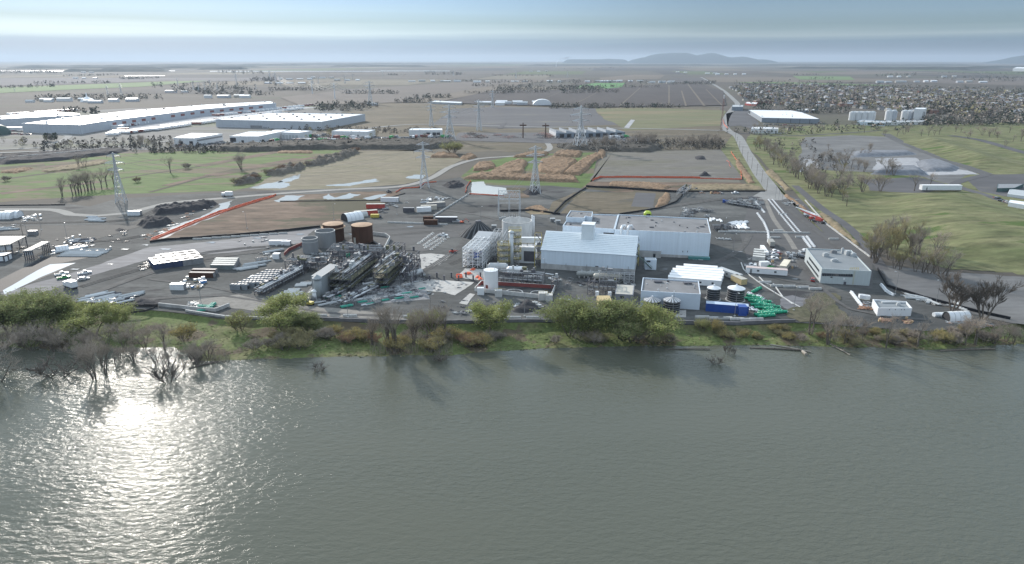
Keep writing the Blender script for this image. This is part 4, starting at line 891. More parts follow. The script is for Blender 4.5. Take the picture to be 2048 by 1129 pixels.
for k in range(7):
 u0, u1 = L9 * k / 7, L9 * (k + 1) / 7; z0, z1 = h9 * .72, h9 * 1.12
 a, b_, c, d = A9 + d9 * u0, A9 + d9 * u1, A9 + d9 * u1 + n9 * dep9, A9 + d9 * u0 + n9 * dep9
 V = lambda p, z: (p.x, p.y, z)
 sr.poly([V(a, z1), V(b_, z0 + .05), V(c, z0 + .05), V(d, z1)]); sw.poly([V(a, z0), V(a, z1), V(d, z1), V(d, z0)]); sw.poly([V(a, z0), V(b_, z0), V(a, z1)])
sr.build('roof', mat('slate grey roof', (.15, .165, .18), .9), t9); sw.build('sawtooth_face', offwall, t9)
e9 = MB(); e9.prism([((A9 - d9 * .3).x, (A9 - d9 * .3).y), (A9.x + .05, A9.y), ((A9 + n9 * dep9).x, (A9 + n9 * dep9).y), ((A9 - d9 * .3 + n9 * dep9).x, (A9 - d9 * .3 + n9 * dep9).y)], 0, h9 * .74); e9.build('end_wall', whitewall, t9)
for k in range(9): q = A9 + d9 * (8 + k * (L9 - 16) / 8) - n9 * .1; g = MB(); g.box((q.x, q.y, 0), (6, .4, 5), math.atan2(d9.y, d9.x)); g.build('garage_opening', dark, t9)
B10 = mono([(1524, 235.8), (1639.4, 238.3), (1604, 225), (1581.5, 221), (1497, 220)], (1639, 248, 238.3), 'distribution_warehouse', 'broad white roofed warehouse beside the road below the suburb', wallm=mat('slate blue cladding', (.22, .25, .29), .6, var=.06, scale=.05), vents=9, seed=8, vs=(1, 1.8))
for u in (.28, .5, .66, .83): LL = (B10['P'][1] - B10['P'][0]).length; panel(B10, 0, None, dsteel, 'downpipe', abs_=(LL * u, LL * u + 1, 0, B10['h'] * .9))
panel(B10, 4, None, glass, 'glazed_entrance', abs_=(2, 30, 2, 7))
mono([(1592, 220.5), (1622, 221.5), (1637, 218), (1600, 217)], (1622, 226, 221.5), 'warehouse', 'small white roofed hall behind the broad roadside warehouse', wallm=mat('slate blue cladding', []), vents=2, seed=9)
mono([(1464, 214), (1486, 214), (1487, 210), (1465, 210)], (1486, 222, 214), 'workshop', 'pale blue roofed shed at the bend of the road', roofm=rooflight, wallm=mat('blue grey cladding', []), vents=2, seed=10)
mono([(1490, 207), (1512, 209), (1516, 205), (1494, 204)], (1512, 213, 209), 'shop', 'small red walled shop at the edge of the suburb', wallm=red, vents=1, seed=11)
Bw = mono([(1502, 257.5), (1557, 258), (1556, 254.5), (1505, 254)], (1557, 268, 258), 'workshop', 'long low white building behind the roadside woodland', vents=3, seed=12, vs=(.8, 1.3))
for k in range(7): LL = (Bw['P'][1] - Bw['P'][0]).length; panel(Bw, 0, None, msteel, 'window', abs_=(LL * (k + .3) / 7, LL * (k + .7) / 7, 2.2, 4))
mono([(862, 204), (922, 206.5), (925, 204), (870, 201.5)], (922, 211, 206.5), 'greenhouse', 'long pale roofed greenhouse at the edge of the dark field', wallm=rooflight, vents=3, seed=13)
b = MB(); g0 = G(-2, 270); b.lathe(g0, [(15, 0), (14, 6), (10, 11), (5, 13.5), (.1, 14.5)], 28); solo(b, 'domed_store', mat('dark green dome', (.03, .07, .06), .6), 'dark green domed store at the left edge of the picture', 'dome', g0, smooth=True)
for i, (x, y, w, l) in enumerate([(68, 250, 14, 40), (205, 258, 12, 60), (20, 262, 10, 38), (84, 258, 12, 26)]):
 b = MB(); g0 = G(x, y); b.box((g0.x, g0.y, 0), (l, w, 5)); t = thing('storage_shed', 'low white shed, %s of the four by the left warehouse' % nth(i + 1), 'shed', g0); b.build('wall', whitewall, t); r = MB(); r.box((g0.x, g0.y, 5), (l + 1, w + 1, .4)); r.build('roof', roofwhite, t)
semi = thing('semi_trailer', None, None); b = MB(); b.box((0, 0, 1.1), (16, 2.6, 2.9)); b.build('body', white, semi); b = MB(); b.box((0, 0, 4), (16, 2.6, .1)); b.build('roof', roofwhite, semi); wheels(semi, (-6, -4.7), 1.1, .5, .4); b = MB(); b.box((5, 0, .1), (.3, 1.8, 1)); b.build('landing_gear', dsteel, semi)
semib = thing('semi_trailer', None, None); b = MB(); b.box((0, 0, 1.1), (16, 2.6, 2.9)); b.build('body', maroon, semib); b = MB(); b.box((0, 0, 4), (16, 2.6, .1)); b.build('roof', roofwhite, semib); wheels(semib, (-6, -4.7), 1.1, .5, .4)
rr = random.Random(3)
for ln, (a, c, n) in enumerate([((222, 258), (420, 227), 34), ((300, 263), (560, 226), 40), ((235, 246), (290, 240), 8), ((432, 233), (620, 212), 22), ((225, 272), (255, 258), 8), ((330, 256), (600, 219), 44), ((250, 268), (330, 258), 16), ((20, 231), (150, 222), 20), ((60, 262), (210, 258), 20)]):
 hd = adir(a, c) + math.pi / 2 * (1 if ln != 2 else 0)
 for k in range(n):
  if rr.random() < .12: continue
  f = k / max(1, n - 1); put(semi if rr.random() < .75 else semib, a[0] + (c[0] - a[0]) * f, a[1] + (c[1] - a[1]) * f, hd + rr.uniform(-.03, .03), 1, 'white roofed semi trailer parked in the rows beside the long warehouse', 'trailer', 'trailers parked beside the long warehouse', z=0.4)
cars = [car_proto(mat('white car paint', (.62, .62, .62), .25, coat=.5)), car_proto(mat('black car paint', (.03, .03, .035), .2, coat=.5)), car_proto(mat('grey car paint', (.22, .23, .25), .25, coat=.5)), car_proto(mat('red car paint', (.32, .03, .03), .25, coat=.5))]
trk = [truck_proto(), truck_proto(vgreen, 9, vgreen), truck_proto(maroon, 10, white), truck_proto(msteel, 8, white)]
for (a, c, n, pr, gname, txt) in [((600, 277), (660, 272), 14, 'm', 'vehicles parked in the crowded truck yard', 'vehicle parked in the crowded yard before the white workshops'),
  ((590, 284), (720, 283), 22, 't', 'vehicles parked in the crowded truck yard', None), ((660, 277), (740, 279), 20, 'm', 'vehicles parked in the crowded truck yard', None), ((430, 287), (470, 287), 6, 'c', 'cars parked at the workshops', 'car parked on the apron before the white workshop'),
  ((500, 290), (560, 283), 9, 'm', 'cars parked at the workshops', None), ((350, 292), (430, 288), 9, 'c', 'cars parked at the workshops', None), ((760, 278), (900, 276), 26, 'm', 'vehicles parked along the scrap yard', 'vehicle parked along the road by the scrap yard'),
  ((1190, 279), (1256, 279.5), 16, 'w', 'white cars before the sawtooth workshop', 'white car in the row before the sawtooth workshop'), ((1500, 266), (1560, 268), 9, 'c', 'cars parked by the white building', 'car parked by the long low white building'), ((1530, 250), (1600, 252), 14, 'c', 'cars by the roadside warehouse', 'car parked in front of the roadside warehouse'),
  ((10, 268), (60, 270), 14, 'c', 'cars on the far left lot', 'car parked on the lot near the left road'), ((0, 262), (50, 264), 12, 'c', 'cars on the far left lot', None), ((1215, 278), (1250, 276), 7, 't', 'trucks at the sawtooth workshop', 'truck standing by the sawtooth workshop')]:
 last = txt or last
 for k in range(n):
  f = k / (n - 1); p = cars[0] if pr == 'w' else (rr.choice(cars) if pr == 'c' or (pr == 'm' and rr.random() < .6) else rr.choice(trk))
  put(p, a[0] + (c[0] - a[0]) * f + rr.uniform(-1, 1), a[1] + (c[1] - a[1]) * f + rr.uniform(-.6, .6), rr.choice([0, 1.57, .3, 1.2]) + rr.uniform(-.15, .15), 1.15, last, 'vehicle' if pr != 'c' else 'car', gname, z=.4)
hr = [heap_proto(rust, 21, 'rusty_heap', 60, 7, 2.5), heap_proto(msteel, 22, 'grey_heap', 60, 7, 2.5), heap_proto(mat('pinkish scrap', (.42, .26, .22), .8), 23, 'pink_heap', 60, 7, 2.5)]
for k in range(34):
 x = rr.choice([rr.uniform(925, 1060), rr.uniform(1080, 1112)]); put(rr.choice(hr), x, rr.uniform(268, 277), rr.uniform(0, 6), rr.uniform(.8, 1.5), 'heap of rusty scrap metal in the yard left of the sawtooth workshop', 'scrap heap', 'scrap heaps of the yard', z=.4)
def silo(px, by, ty, r, label, m=whitewall, group=None):
 h = HT(px, by, ty); g = G(px, by); t = thing('silo', label, 'silo', g, group); b = MB(); b.lathe(g, [(r, 0), (r, h)], 20, capt=True); b.build('shell', m, t, smooth=False); c = MB(); c.lathe((g.x, g.y, h), [(r * .97, 0.02), (r * .3, r * .35)], 20, capt=True); c.build('roof', rooflight, t); return t
for k in range(8): silo(1703 + k * 5.8, 241 - (k % 2) * .8, 225 - (k % 2) * .3, 5.2, '%s silo from the left in the row of eight white silos' % nth(k + 1).capitalize(), group='row of white silos')
for k, x in enumerate((1776, 1785)): silo(x, 241, 222.5, 6, '%s of the middle pair of white silos' % ['left', 'right'][k].capitalize(), m=[whitewall, offwall][k])
for k, x in enumerate((1808, 1817)): silo(x, 241, 222.5, 6, '%s of the right pair of white silos beside the tower block' % ['left', 'right'][k].capitalize(), m=[whitewall, offwall][k])
Bt = bld('silo_tower', 'tall white square silo tower at the right end of the silos', 'tower', [(1829, 218), (1850, 218.5), (1854, 215.8), (1832, 215.5)], (1850, 243, 218.5), whitewall, roofwhite)
panel(Bt, 0, (1845, 224, 1846, 241), dark, 'window_strip'); panel(Bt, 0, (1847.5, 224, 1848.5, 241), dark, 'window_strip')
Bp = bld('process_hall', 'glazed blue white hall at the foot of the silos', 'hall', [(1714, 243.5), (1770, 246), (1775, 242.5), (1722, 240)], (1770, 253, 246), bluewhite, rooflight); panel(Bp, 0, (1735, 246, 1745, 250), glass, 'window_band'); panel(Bp, 0, (1755, 247, 1769, 251), glass, 'window_band')
Bq = bld('long_low_hall', 'long low white hall in front of the silo tower', 'hall', [(1774, 245), (1845, 243.5), (1852, 241), (1773, 241.5)], (1845, 250, 243.5), whitewall, rooflight)
for k in range(6): LL = (Bq['P'][1] - Bq['P'][0]).length; panel(Bq, 0, None, dsteel, 'window', abs_=(LL * (k + .35) / 6, LL * (k + .6) / 6, 1.5, 3.2))
Bx = bld('school_building', 'low brick building with flat roof at the suburb edge', 'building', [(1928, 224), (1950, 225), (1955, 222), (1930, 221)], (1950, 233, 225), mat('pink brick wall', (.30, .22, .20), .9), rooflight)
for k in range(5): LL = (Bx['P'][1] - Bx['P'][0]).length; window(Bx, 0, abs_=(LL * (k + .25) / 5, LL * (k + .75) / 5, 2, 5))
bld('white_works', 'distant white works on the plain at the right edge', 'building', [(2026, 137), (2070, 137.5), (2075, 135.5), (2034, 134.5)], (2030, 143, 137), whitewall, roofwhite)
# ---- suburb
def house_proto(wm, rm, w, d, h, hip=False, chim=True):
 t = thing('house', None, None); b = MB(); b.box((0, 0, 0), (w, d, h)); b.build('wall', wm, t); r = MB(); e = .5; k = w * .25 if hip else 0
 V = [(-w / 2 - e, -d / 2 - e, h), (w / 2 + e, -d / 2 - e, h), (w / 2 + e, d / 2 + e, h), (-w / 2 - e, d / 2 + e, h), (-w / 2 - e + k, 0, h + d * .3), (w / 2 + e - k, 0, h + d * .3)]
 r.faces(V, [(0, 1, 5, 4), (2, 3, 4, 5), (1, 2, 5), (3, 0, 4)]); ro = r.build('roof', rm, t)
 if chim: c = MB(); c.box((w * .2, d * .15, h), (.8, .8, d * .3 + 1)); c.build('chimney', maroon, ro)
 for x in (-w * .28, w * .28): g = MB(); g.box((x, -d / 2 - .03, 1), (1.6, .1, 1.3)); g.build('window', glass, t)
 return t
rf = [mat('light grey shingles', (.36, .36, .37), .7), mat('dark shingles', (.10, .10, .11), .8), mat('brown shingles', (.16, .12, .10), .8), mat('mid grey shingles', (.26, .26, .27), .8)]
wl = [mat('cream siding', (.40, .38, .34), .7), mat('white siding', (.40, .40, .40), .7), mat('brick siding', (.24, .13, .10), .9)]
HS = [house_proto(wl[i % 3], rf[(i * 3 + i // 4) % 4], 11 + i % 3 * 2, 9 + i % 2 * 2, 3.5 + (i % 3) * 1.6, i % 2 == 0, i % 3 == 0) for i in range(9)]
SUB = [(1462, 176), (1520, 170), (1640, 172), (1760, 178), (1900, 183), (2120, 190), (2120, 238), (1990, 236), (1880, 230), (1700, 216), (1580, 213), (1505, 208), (1490, 200)]
hsp = []
rr = random.Random(12); tries = 0
while len(hsp) < 760 and tries < 30000:
 tries += 1; x, y = rr.uniform(1462, 2110), 168 + 66 * rr.random() ** .85
 if not inside((x, y), SUB) or inside((x, y), [(1860, 222), (1960, 222), (1960, 240), (1860, 240)]): continue
 g = G(x, y); g.x = round(g.x / 17) * 17 + rr.uniform(-2, 2); g.y = round(g.y / 34) * 34 + rr.uniform(-3, 3)
 if any(abs(g.x - q[0]) < 14 and abs(g.y - q[1]) < 13 for q in hsp): continue
 hsp.append((g.x, g.y))
hsp.sort(key=lambda q: q[1])
for i, (x, y) in enumerate(hsp[:290]):
 p = HS[rr.randrange(9)]; first = ('h%d' % HS.index(p)) not in FIRST; FIRST['h%d' % HS.index(p)] = 1
 dup(p, (x, y, 0), rr.choice([0, 1.57]) + .2 + rr.uniform(-.1, .1), 1, 'small suburban house among trees in the suburb at the upper right', 'houses of the suburb', first=first)['category'] = 'house'
b = MB()
for x, y in hsp[290:]:
 w, d, h, a, mi = rr.uniform(9, 15), rr.uniform(8, 11), rr.uniform(3.5, 6.5), rr.choice([0, 1.57]) + .2, rr.randrange(3); ri = 3 + rr.randrange(4)
 b.box((x, y, 0), (w, d, h), a, mi); ca, sa = math.cos(a), math.sin(a)
 T = lambda u, v, z: (x + u * ca - v * sa, y + u * sa + v * ca, z)
 V = [T(-w / 2 - .5, -d / 2 - .5, h), T(w / 2 + .5, -d / 2 - .5, h), T(w / 2 + .5, d / 2 + .5, h), T(-w / 2 - .5, d / 2 + .5, h), T(-w / 2 - .5, 0, h + d * .3), T(w / 2 + .5, 0, h + d * .3)]
 b.faces(V, [(0, 1, 5, 4), (2, 3, 4, 5), (1, 2, 5), (3, 0, 4)], ri)
tag(b.build('far_houses', wl + rf), 'far houses packed together at the back of the suburb', 'houses', kind='stuff')
wood('suburb_trees', 'mixed bare and dark trees filling the gaps between suburban houses', SUB, 4600, (7, 14), [twigm, thicket, twigm, conifer, twigo, thicket], 4)
# ---- far farms: clusters of barns
rr = random.Random(8)
for i, (x, y, n) in enumerate([(185, 146, 2), (180, 158, 3), (70, 146, 1), (600, 160, 4), (655, 157, 3), (845, 164, 2), (885, 164, 2), (915, 164, 2), (975, 166, 2), (1050, 165, 2), (1085, 144, 3), (1120, 165, 2), (1205, 165, 3), (1225, 165, 2), (1270, 164, 3), (1333, 166, 3), (1352, 168, 1), (1370, 146, 2), (1470, 150, 4), (1430, 148, 2), (1810, 155, 3), (1790, 166, 3), (1850, 165, 4), (1905, 155, 2), (1950, 166, 3), (705, 162, 3), (580, 168, 4), (95, 205, 2), (130, 203, 2), (160, 203, 2), (200, 206, 2), (260, 204, 2), (760, 212, 1), (1000, 211, 2), (1035, 210, 2), (1060, 210, 3), (365, 186, 2), (450, 196, 2), (475, 196, 2), (500, 197, 1)]):
 g = G(x, y)
 for k in range(n):
  s_ = 1 + g.y / 4000; q = Vector((g.x + (k - n / 2) * 26 * s_, g.y + rr.uniform(-20, 20), 0)); L_, w_, h_ = rr.uniform(18, 34), rr.uniform(10, 14), rr.uniform(4, 7)
  t = thing('barn', 'pale roofed farm barn standing on the distant plain', 'barn', q, 'barns on the distant plain'); b = MB(); b.box(q, (L_, w_, h_)); b.build('wall', rr.choice([whitewall, offwall, wl[0]]), t)
  r = MB(); r.faces([(q.x - L_ / 2 - .5, q.y - w_ / 2 - .5, h_), (q.x + L_ / 2 + .5, q.y - w_ / 2 - .5, h_), (q.x + L_ / 2 + .5, q.y + w_ / 2 + .5, h_), (q.x - L_ / 2 - .5, q.y + w_ / 2 + .5, h_), (q.x - L_ / 2 - .5, q.y, h_ + 2.5), (q.x + L_ / 2 + .5, q.y, h_ + 2.5)], [(0, 1, 5, 4), (2, 3, 4, 5), (1, 2, 5), (3, 0, 4)]); r.build('roof', rr.choice([roofwhite, rooflight]), t)
g0 = G(1085, 212); b = MB(); 
b.faces([(g0.x + 22 * math.cos(math.pi * k / 10), g0.y + j * 26, 14 * math.sin(math.pi * k / 10)) for j in (0, 1) for k in range(11)], [(k, k + 1, k + 12, k + 11) for k in range(10)] + [tuple(range(11))]); solo(b, 'polytunnel', white, 'white arched tunnel hall at the edge of the dark field', 'tunnel', g0)
g0 = G(175, 204); b = MB(); b.lathe(g0, [(16, 0), (13, 7), (2, 12), (1.2, 20), (.1, 22)], 16); solo(b, 'white_dome', white, 'small white pointed dome among the left farm buildings', 'dome', g0)
g0 = G(1112, 134); t = thing('chimney_stack', 'distant chimney letting off white smoke on the plain', 'chimney', g0); b = MB(); b.tube((g0.x, g0.y, 0), (g0.x, g0.y, 60), 5, 3, n=10); b.build('stack', whitewall, t)
sm = bpy.data.materials.new('white smoke'); sm.use_nodes = True; nt = sm.node_tree; nt.nodes.clear(); om = nt.nodes.new('ShaderNodeOutputMaterial'); pv = nt.nodes.new('ShaderNodeVolumePrincipled'); nt.links.new(pv.outputs[0], om.inputs['Volume']); pv.inputs['Color'].default_value = (1, 1, 1, 1); pv.inputs['Density'].default_value = .012
b = MB(); r2 = random.Random(2); u_ = g0.y / FPX; vs_ = []; K = 9
for k in range(K):
 zc = 60 + k * 1.1 * u_; xc = g0.x + (k ** 1.8) * .55 * u_; rad = u_ * (1.2 + k * .38)
 vs_ += [(xc + rad * math.cos(a * .785) * r2.uniform(.8, 1.2), g0.y + rad * math.sin(a * .785), zc + rad * .35 * math.cos(a * .785)) for a in range(8)]
b.faces(vs_, [(k * 8 + a, k * 8 + (a + 1) % 8, (k + 1) * 8 + (a + 1) % 8, (k + 1) * 8 + a) for k in range(K - 1) for a in range(8)] + [tuple(range(8))[::-1], tuple(range((K - 1) * 8, K * 8))]); tag(b.build('smoke', sm, smooth=True), 'white smoke drifting right from the distant chimney', 'smoke', kind='stuff')
# ---- tree masses on the plain
T3 = [thicket, twigm, thicket, conifer]
FT = mat('far wood mass', (.06, .065, .055), .95, var=.3, scale=.01, spec=.05)
for i, (px, n, hh) in enumerate([([(985, 181), (1060, 178), (1100, 182), (1000, 184)], 90, (9, 14)), ([(1095, 180), (1150, 175), (1215, 178), (1210, 183), (1090, 183)], 150, (10, 16)), ([(1340, 168), (1430, 166), (1432, 170), (1345, 171)], 80, (10, 14)),
  ([(885, 163), (1010, 165), (1300, 166), (1330, 168), (1000, 168)], 120, (8, 14)), ([(0, 144), (90, 142), (130, 148), (0, 148)], 60, (14, 20)), ([(850, 147), (930, 148), (925, 151), (850, 151)], 50, (14, 20)), ([(440, 144), (520, 145), (530, 149), (430, 148)], 40, (14, 20)),
  ([(500, 160), (550, 158), (555, 164), (500, 164)], 50, (10, 16)), ([(1100, 214), (1330, 214), (1400, 216), (1100, 218)], 160, (6, 10)), ([(620, 214), (700, 208), (760, 214), (720, 222), (640, 224)], 120, (7, 12)), ([(1860, 160), (2048, 156), (2120, 163), (1960, 166)], 120, (12, 18)),
  ([(1470, 167), (1560, 164), (1640, 168), (1800, 174), (2100, 184), (2100, 190), (1700, 176), (1470, 174)], 260, (10, 16)), ([(1750, 152), (1830, 150), (1835, 154), (1750, 154)], 40, (14, 20)),
  ([(300, 168), (560, 165), (560, 173), (300, 176)], 60, (10, 14)), ([(340, 178), (480, 176), (520, 186), (350, 190)], 90, (8, 14)), ([(60, 196), (320, 192), (330, 202), (60, 203)], 120, (7, 12)), ([(120, 224), (200, 224), (190, 230)], 20, (8, 12)),
  ([(1440, 266), (1700, 250), (2100, 244), (2100, 250), (1800, 262), (1560, 274)], 150, (6, 11)), ([(1840, 240), (2050, 236), (2060, 252), (1850, 252)], 260, (9, 14)), ([(1500, 215), (1640, 220), (1700, 225), (1650, 230), (1500, 219)], 120, (8, 13))]):
 wood('tree_belt', 'distant belt of dark trees, %s of those drawn across the plain' % nth(i + 1), px, n, hh, T3, 30 + i, leaf=10, rx=.55)
r6 = random.Random(6)
for i in range(34):
 y = 132 + 78 * r6.random() ** 1.5; x = r6.uniform(-60, 1380) if y > 165 else r6.uniform(-60, 2080); w = r6.uniform(30, 170) * (.6 + (y - 120) / 120); sl = r6.uniform(-.03, .01) * w
 if 500 < x + w and x < 770 and y > 200: continue
 wood('tree_row', 'thin hazy row of trees between fields of the distant plain', [(x, y), (x + w, y + sl), (x + w, y + sl + .9 + (y - 130) * .012), (x, y + 1 + (y - 130) * .012)], int(12 + w * .35), (7, 13), T3, 90 + i, 'thin tree rows on the distant plain', leaf=9, rx=.55)
rr = random.Random(77)
for i in range(26):                       # broad far woods near the horizon
 y = rr.choice([127.5, 129, 130.5, 132, 134, 136, 138, 140, 144]); x = rr.uniform(-50, 2100); w = rr.uniform(120, 480); w *= .5 if y > 138 else 1
 g1, g2 = G(x, y), G(x + w, y + rr.uniform(-.3, .3)); dy = g1.y * .03; pts = [(g1.x, g1.y), (g2.x, g2.y), (g2.x, g2.y + dy), (g1.x, g1.y + dy)]
 n = 40; vs = []
 for j in range(4):
  for k in range(n): f = k / (n - 1); X, Y = g1.x + (g2.x - g1.x) * f, g1.y + (g2.y - g1.y) * f + dy * j / 3; hh = 0 if j == 0 else (20 + 9 * noise.noise((X * .004, Y * .004, j))) * min(1, f * 12, (1 - f) * 12); vs.append((X, Y, hh if j < 3 else hh * .8))
 b = MB(); b.faces(vs, [(j * n + k, j * n + k + 1, (j + 1) * n + k + 1, (j + 1) * n + k) for j in range(3) for k in range(n - 1)])
 tag(b.build('far_wood', FT), 'far off wood lying as a dark strip near the horizon', 'wood', 'woods near the horizon', 'stuff')
# ---- transmission towers
TW = {'a': tower_proto(45, 8.5, th=.32), 'b': tower_proto(45, 13, th=.42, aw=12, arms=3), 'c': tower_proto(45, 7, th=.38, aw=9, arms=3)}
def tw(k, px, by, ty, label, rz=0, group=None, wx=1):
 h = HT(px, by, ty); p = TW[k]; first = k not in FIRST; FIRST[k] = 1; s = h / 45
 g = G(px, by); o = dup(p, g, rz, (s * wx, s * wx, s), label, group, first); o['category'] = 'pylon'
 if not group and 'group' in o.keys(): del o['group']
 return Vector((g.x, g.y, h))
tA = tw('a', 1070, 388, 290, 'steel lattice tower standing beside the milky pond behind the plant', .3)
tB = tw('a', 849, 376, 282, 'steel lattice tower beside the pale gravel road left of the pond', .3)
tC = tw('a', 243, 405, 304, 'steel lattice tower on a grey pad in the left meadow', .2, wx=.9)
tD = tw('b', 1160, 298, 211, 'wide legged lattice tower in front of the sawtooth workshop', .3)
tE = tw('b', 900, 281, 209, 'wide legged lattice tower beside the scrap yard', .3)
tF = tw('c', 863, 254, 202, 'lattice tower rising behind the two part white workshop', .3); tG = tw('c', 958, 262, 199, 'lattice tower just behind the scrap yard', .3)
tH = tw('c', 985, 216, 181, 'lattice tower at the lower edge of the dark ploughed field', .3); tI = tw('c', 741, 208, 162, 'large lattice tower right of the two pale masts', .3, wx=1.2)
far_t = [(216, 191, 171), (243, 191, 167), (356, 173, 157), (387, 180, 163), (411, 187, 163), (474, 174, 147), (552, 170, 145), (561, 172, 152), (512, 178, 168), (625, 168, 153), (637, 168, 153), (706, 160, 147), (766, 155, 144), (907, 152, 140), (30, 184, 176), (1032, 158, 142), (690, 168, 152), (1135, 155, 143), (540, 160, 142), (420, 172, 160), (435, 182, 165), (398, 186, 166)]
for i, (x, b_, t_) in enumerate(far_t): tw('c', x, b_, t_, 'grey lattice tower far away on the hazy plain', rr.uniform(0, .6), 'far lattice towers on the plain')
def mast(px, by, ty, label):
 h = HT(px, by, ty); g = G(px, by); t = thing('steel_mast', label, 'pylon', g); b = MB(); b.tube((g.x, g.y, 0), (g.x, g.y, h), 1.6, .8, n=8); b.build('shaft', white, t)
 for z in (.97, .86, .75):
  a = MB(); a.tube((g.x - 9, g.y + 3, h * z), (g.x + 9, g.y - 3, h * z), .5, n=4); a.build('cross_arm', white, t)
 return Vector((g.x, g.y, h))
mA = mast(670, 199, 166, 'pale tubular mast, nearer of the two with sagging cables'); mB = mast(625, 188, 162, 'pale tubular mast, farther of the two with sagging cables')
for a, b_, s_, r_ in ((mA, mB, 14, .3), (mA, tI, 18, .3), (mB, G(560, 172) + Vector((0, 0, 35)), 18, .3), (tB, tC, 16, .05)):
 for k, (dx, dz) in enumerate(((-8, -2), (8, -2), (-9, -8), (9, -8))): cable(a + Vector((dx, 0, dz)), b_ + Vector((dx, 0, dz)), s_, r_, 'thin cable sagging between two of the distant pylons')
for a, b_ in ((tD, tA), (tE, tB), (tG, tE), (tF, tG), (tH, tG), (tI, tF)):
 for dx, dz in ((-7, -5), (7, -5), (-8, -10), (8, -10)): cable(a + Vector((dx, 0, dz)), b_ + Vector((dx, 0, dz)), 10, .06, 'thin cable sagging between two of the nearer pylons')
g0 = G(1442, 262); h = HT(1442, 262, 193); t = thing('lattice_mast', 'slim dark lattice mast leaning tall beside the road junction', 'mast', g0); b = MB()
for k in range(14):
 z0, z1 = h * k / 14, h * (k + 1) / 14
 for i in range(3): a0, a1 = 2.09 * i, 2.09 * (i + 1); b.tube((g0.x + 1.2 * math.cos(a0), g0.y + 1.2 * math.sin(a0), z0), (g0.x + 1.2 * math.cos(a0), g0.y + 1.2 * math.sin(a0), z1), .2, n=4); b.tube((g0.x + 1.2 * math.cos(a0), g0.y + 1.2 * math.sin(a0), z0), (g0.x + 1.2 * math.cos(a1), g0.y + 1.2 * math.sin(a1), z1), .12, n=3)
b.build('lattice', mat('dull red steel', (.20, .10, .09), .6), t); b = MB(); b.tube((g0.x, g0.y, h - 3), (g0.x, g0.y, h + 2), .9, n=8); b.build('antenna', white, t)
for i, (x, b_, t_) in enumerate(((1046, 277, 246), (1091, 277, 247))):
 g0 = G(x, b_); h = HT(x, b_, t_); t = thing('floodlight_mast', 'rust coloured floodlight mast, %s of the two in the scrap yard' % ['left', 'right'][i], 'mast', g0); b = MB(); b.tube((g0.x, g0.y, 0), (g0.x, g0.y, h), .9, .6, n=6); b.build('pole', rust, t); b = MB(); b.box((g0.x, g0.y, h - 4), (9, 2, 1.6)); b.build('lamp_frame', rust, t)
up = pole_proto(11, 'utility_pole', False, .16, bark)
for i, (x, y) in enumerate(((1484, 313), (1494, 325), (1503, 338), (1513, 352), (1523, 366), (1533, 383), (1478, 302), (1473, 292), (1470, 283))): put(up, x, y, .6, 1, '%s utility pole counted down the left verge of the straight road' % nth(sorted([313, 325, 338, 352, 366, 383, 302, 292, 283]).index(y) + 1).capitalize(), 'utility pole', 'utility poles along the road')
# ---- hedges, reed beds, treeline masses in the middle ground
darkth = gmat('dark winter thicket', [(.05, .047, .042), (.085, .077, .066)], .06, .5, fvar=.5, bump=1)
def massk(name, px, h, m, label, cat, **k): return tag(mass(name, px, h, m, **k), label, cat, kind='stuff')
massk('railway_bank', [(430, 303), (445, 295), (640, 287), (900, 283), (915, 291), (860, 300), (640, 300), (500, 305)], 5, darkth, 'dark brown overgrown bank in front of the industrial park', 'bank', cell=4, edge=6)
massk('railway_bank', [(1110, 292), (1300, 288), (1330, 296), (1300, 306), (1130, 300)], 4, darkth, 'dark overgrown bank below the sawtooth workshop', 'bank', cell=4, edge=6)
massk('embankment', [(0, 322), (0, 314), (200, 300), (260, 302), (235, 308), (120, 322), (0, 330)], 3, coal, 'dark embankment dotted with pale blocks at the left', 'bank', cell=3, edge=4)
blk = MB(); blk.box((0, 0, 0), (2.2, .9, .8)); blk = blk.build('concrete_block', concp)
for k in range(34): put(blk, 3 + k * 5.9, 317 - k * .53, .4, 1.2, '%s pale block from the left along the dark embankment' % nth(k + 1).capitalize(), 'concrete block', 'blocks along the dark embankment', z=2.6)
for i, (px, h) in enumerate([([(470, 372), (495, 356), (525, 353), (510, 366)], 3.5), ([(530, 352), (580, 335), (610, 332), (605, 340), (560, 352)], 4), ([(608, 334), (660, 317), (690, 309), (710, 302), (720, 306), (680, 322), (640, 332)], 4)]):
 massk('hedge', px, h, thicket, 'dark bare hedge, %s of three stretches across the meadow' % ['lowest', 'middle', 'highest'][i], 'hedge', cell=1.5, edge=2.5, rough=.9)
for i, px in enumerate([[(945, 343), (955, 328), (985, 326), (992, 336), (970, 342)], [(975, 350), (1005, 332), (1035, 321), (1055, 325), (1050, 346), (1010, 352)], [(1078, 345), (1080, 322), (1110, 316), (1155, 322), (1140, 338), (1125, 353)], [(1125, 350), (1160, 322), (1190, 308), (1205, 312), (1180, 335), (1160, 352)], [(1025, 316), (1060, 307), (1100, 306), (1080, 316)], [(1105, 313), (1120, 303), (1165, 305), (1155, 316)], [(860, 316), (880, 307), (905, 309), (920, 317)], [(920, 318), (940, 308), (955, 314), (935, 322)], [(925, 360), (960, 348), (1060, 352), (1150, 355), (1160, 366), (1000, 360)], [(1195, 312), (1200, 300), (1212, 304), (1205, 320)]]):
 massk('reed_bed', px, 2.4, reedm, 'rust brown reed bed, %s of the ten around the pond tower' % nth(i + 1), 'reed bed', cell=1.3, edge=2, rough=.5, ns=.3)
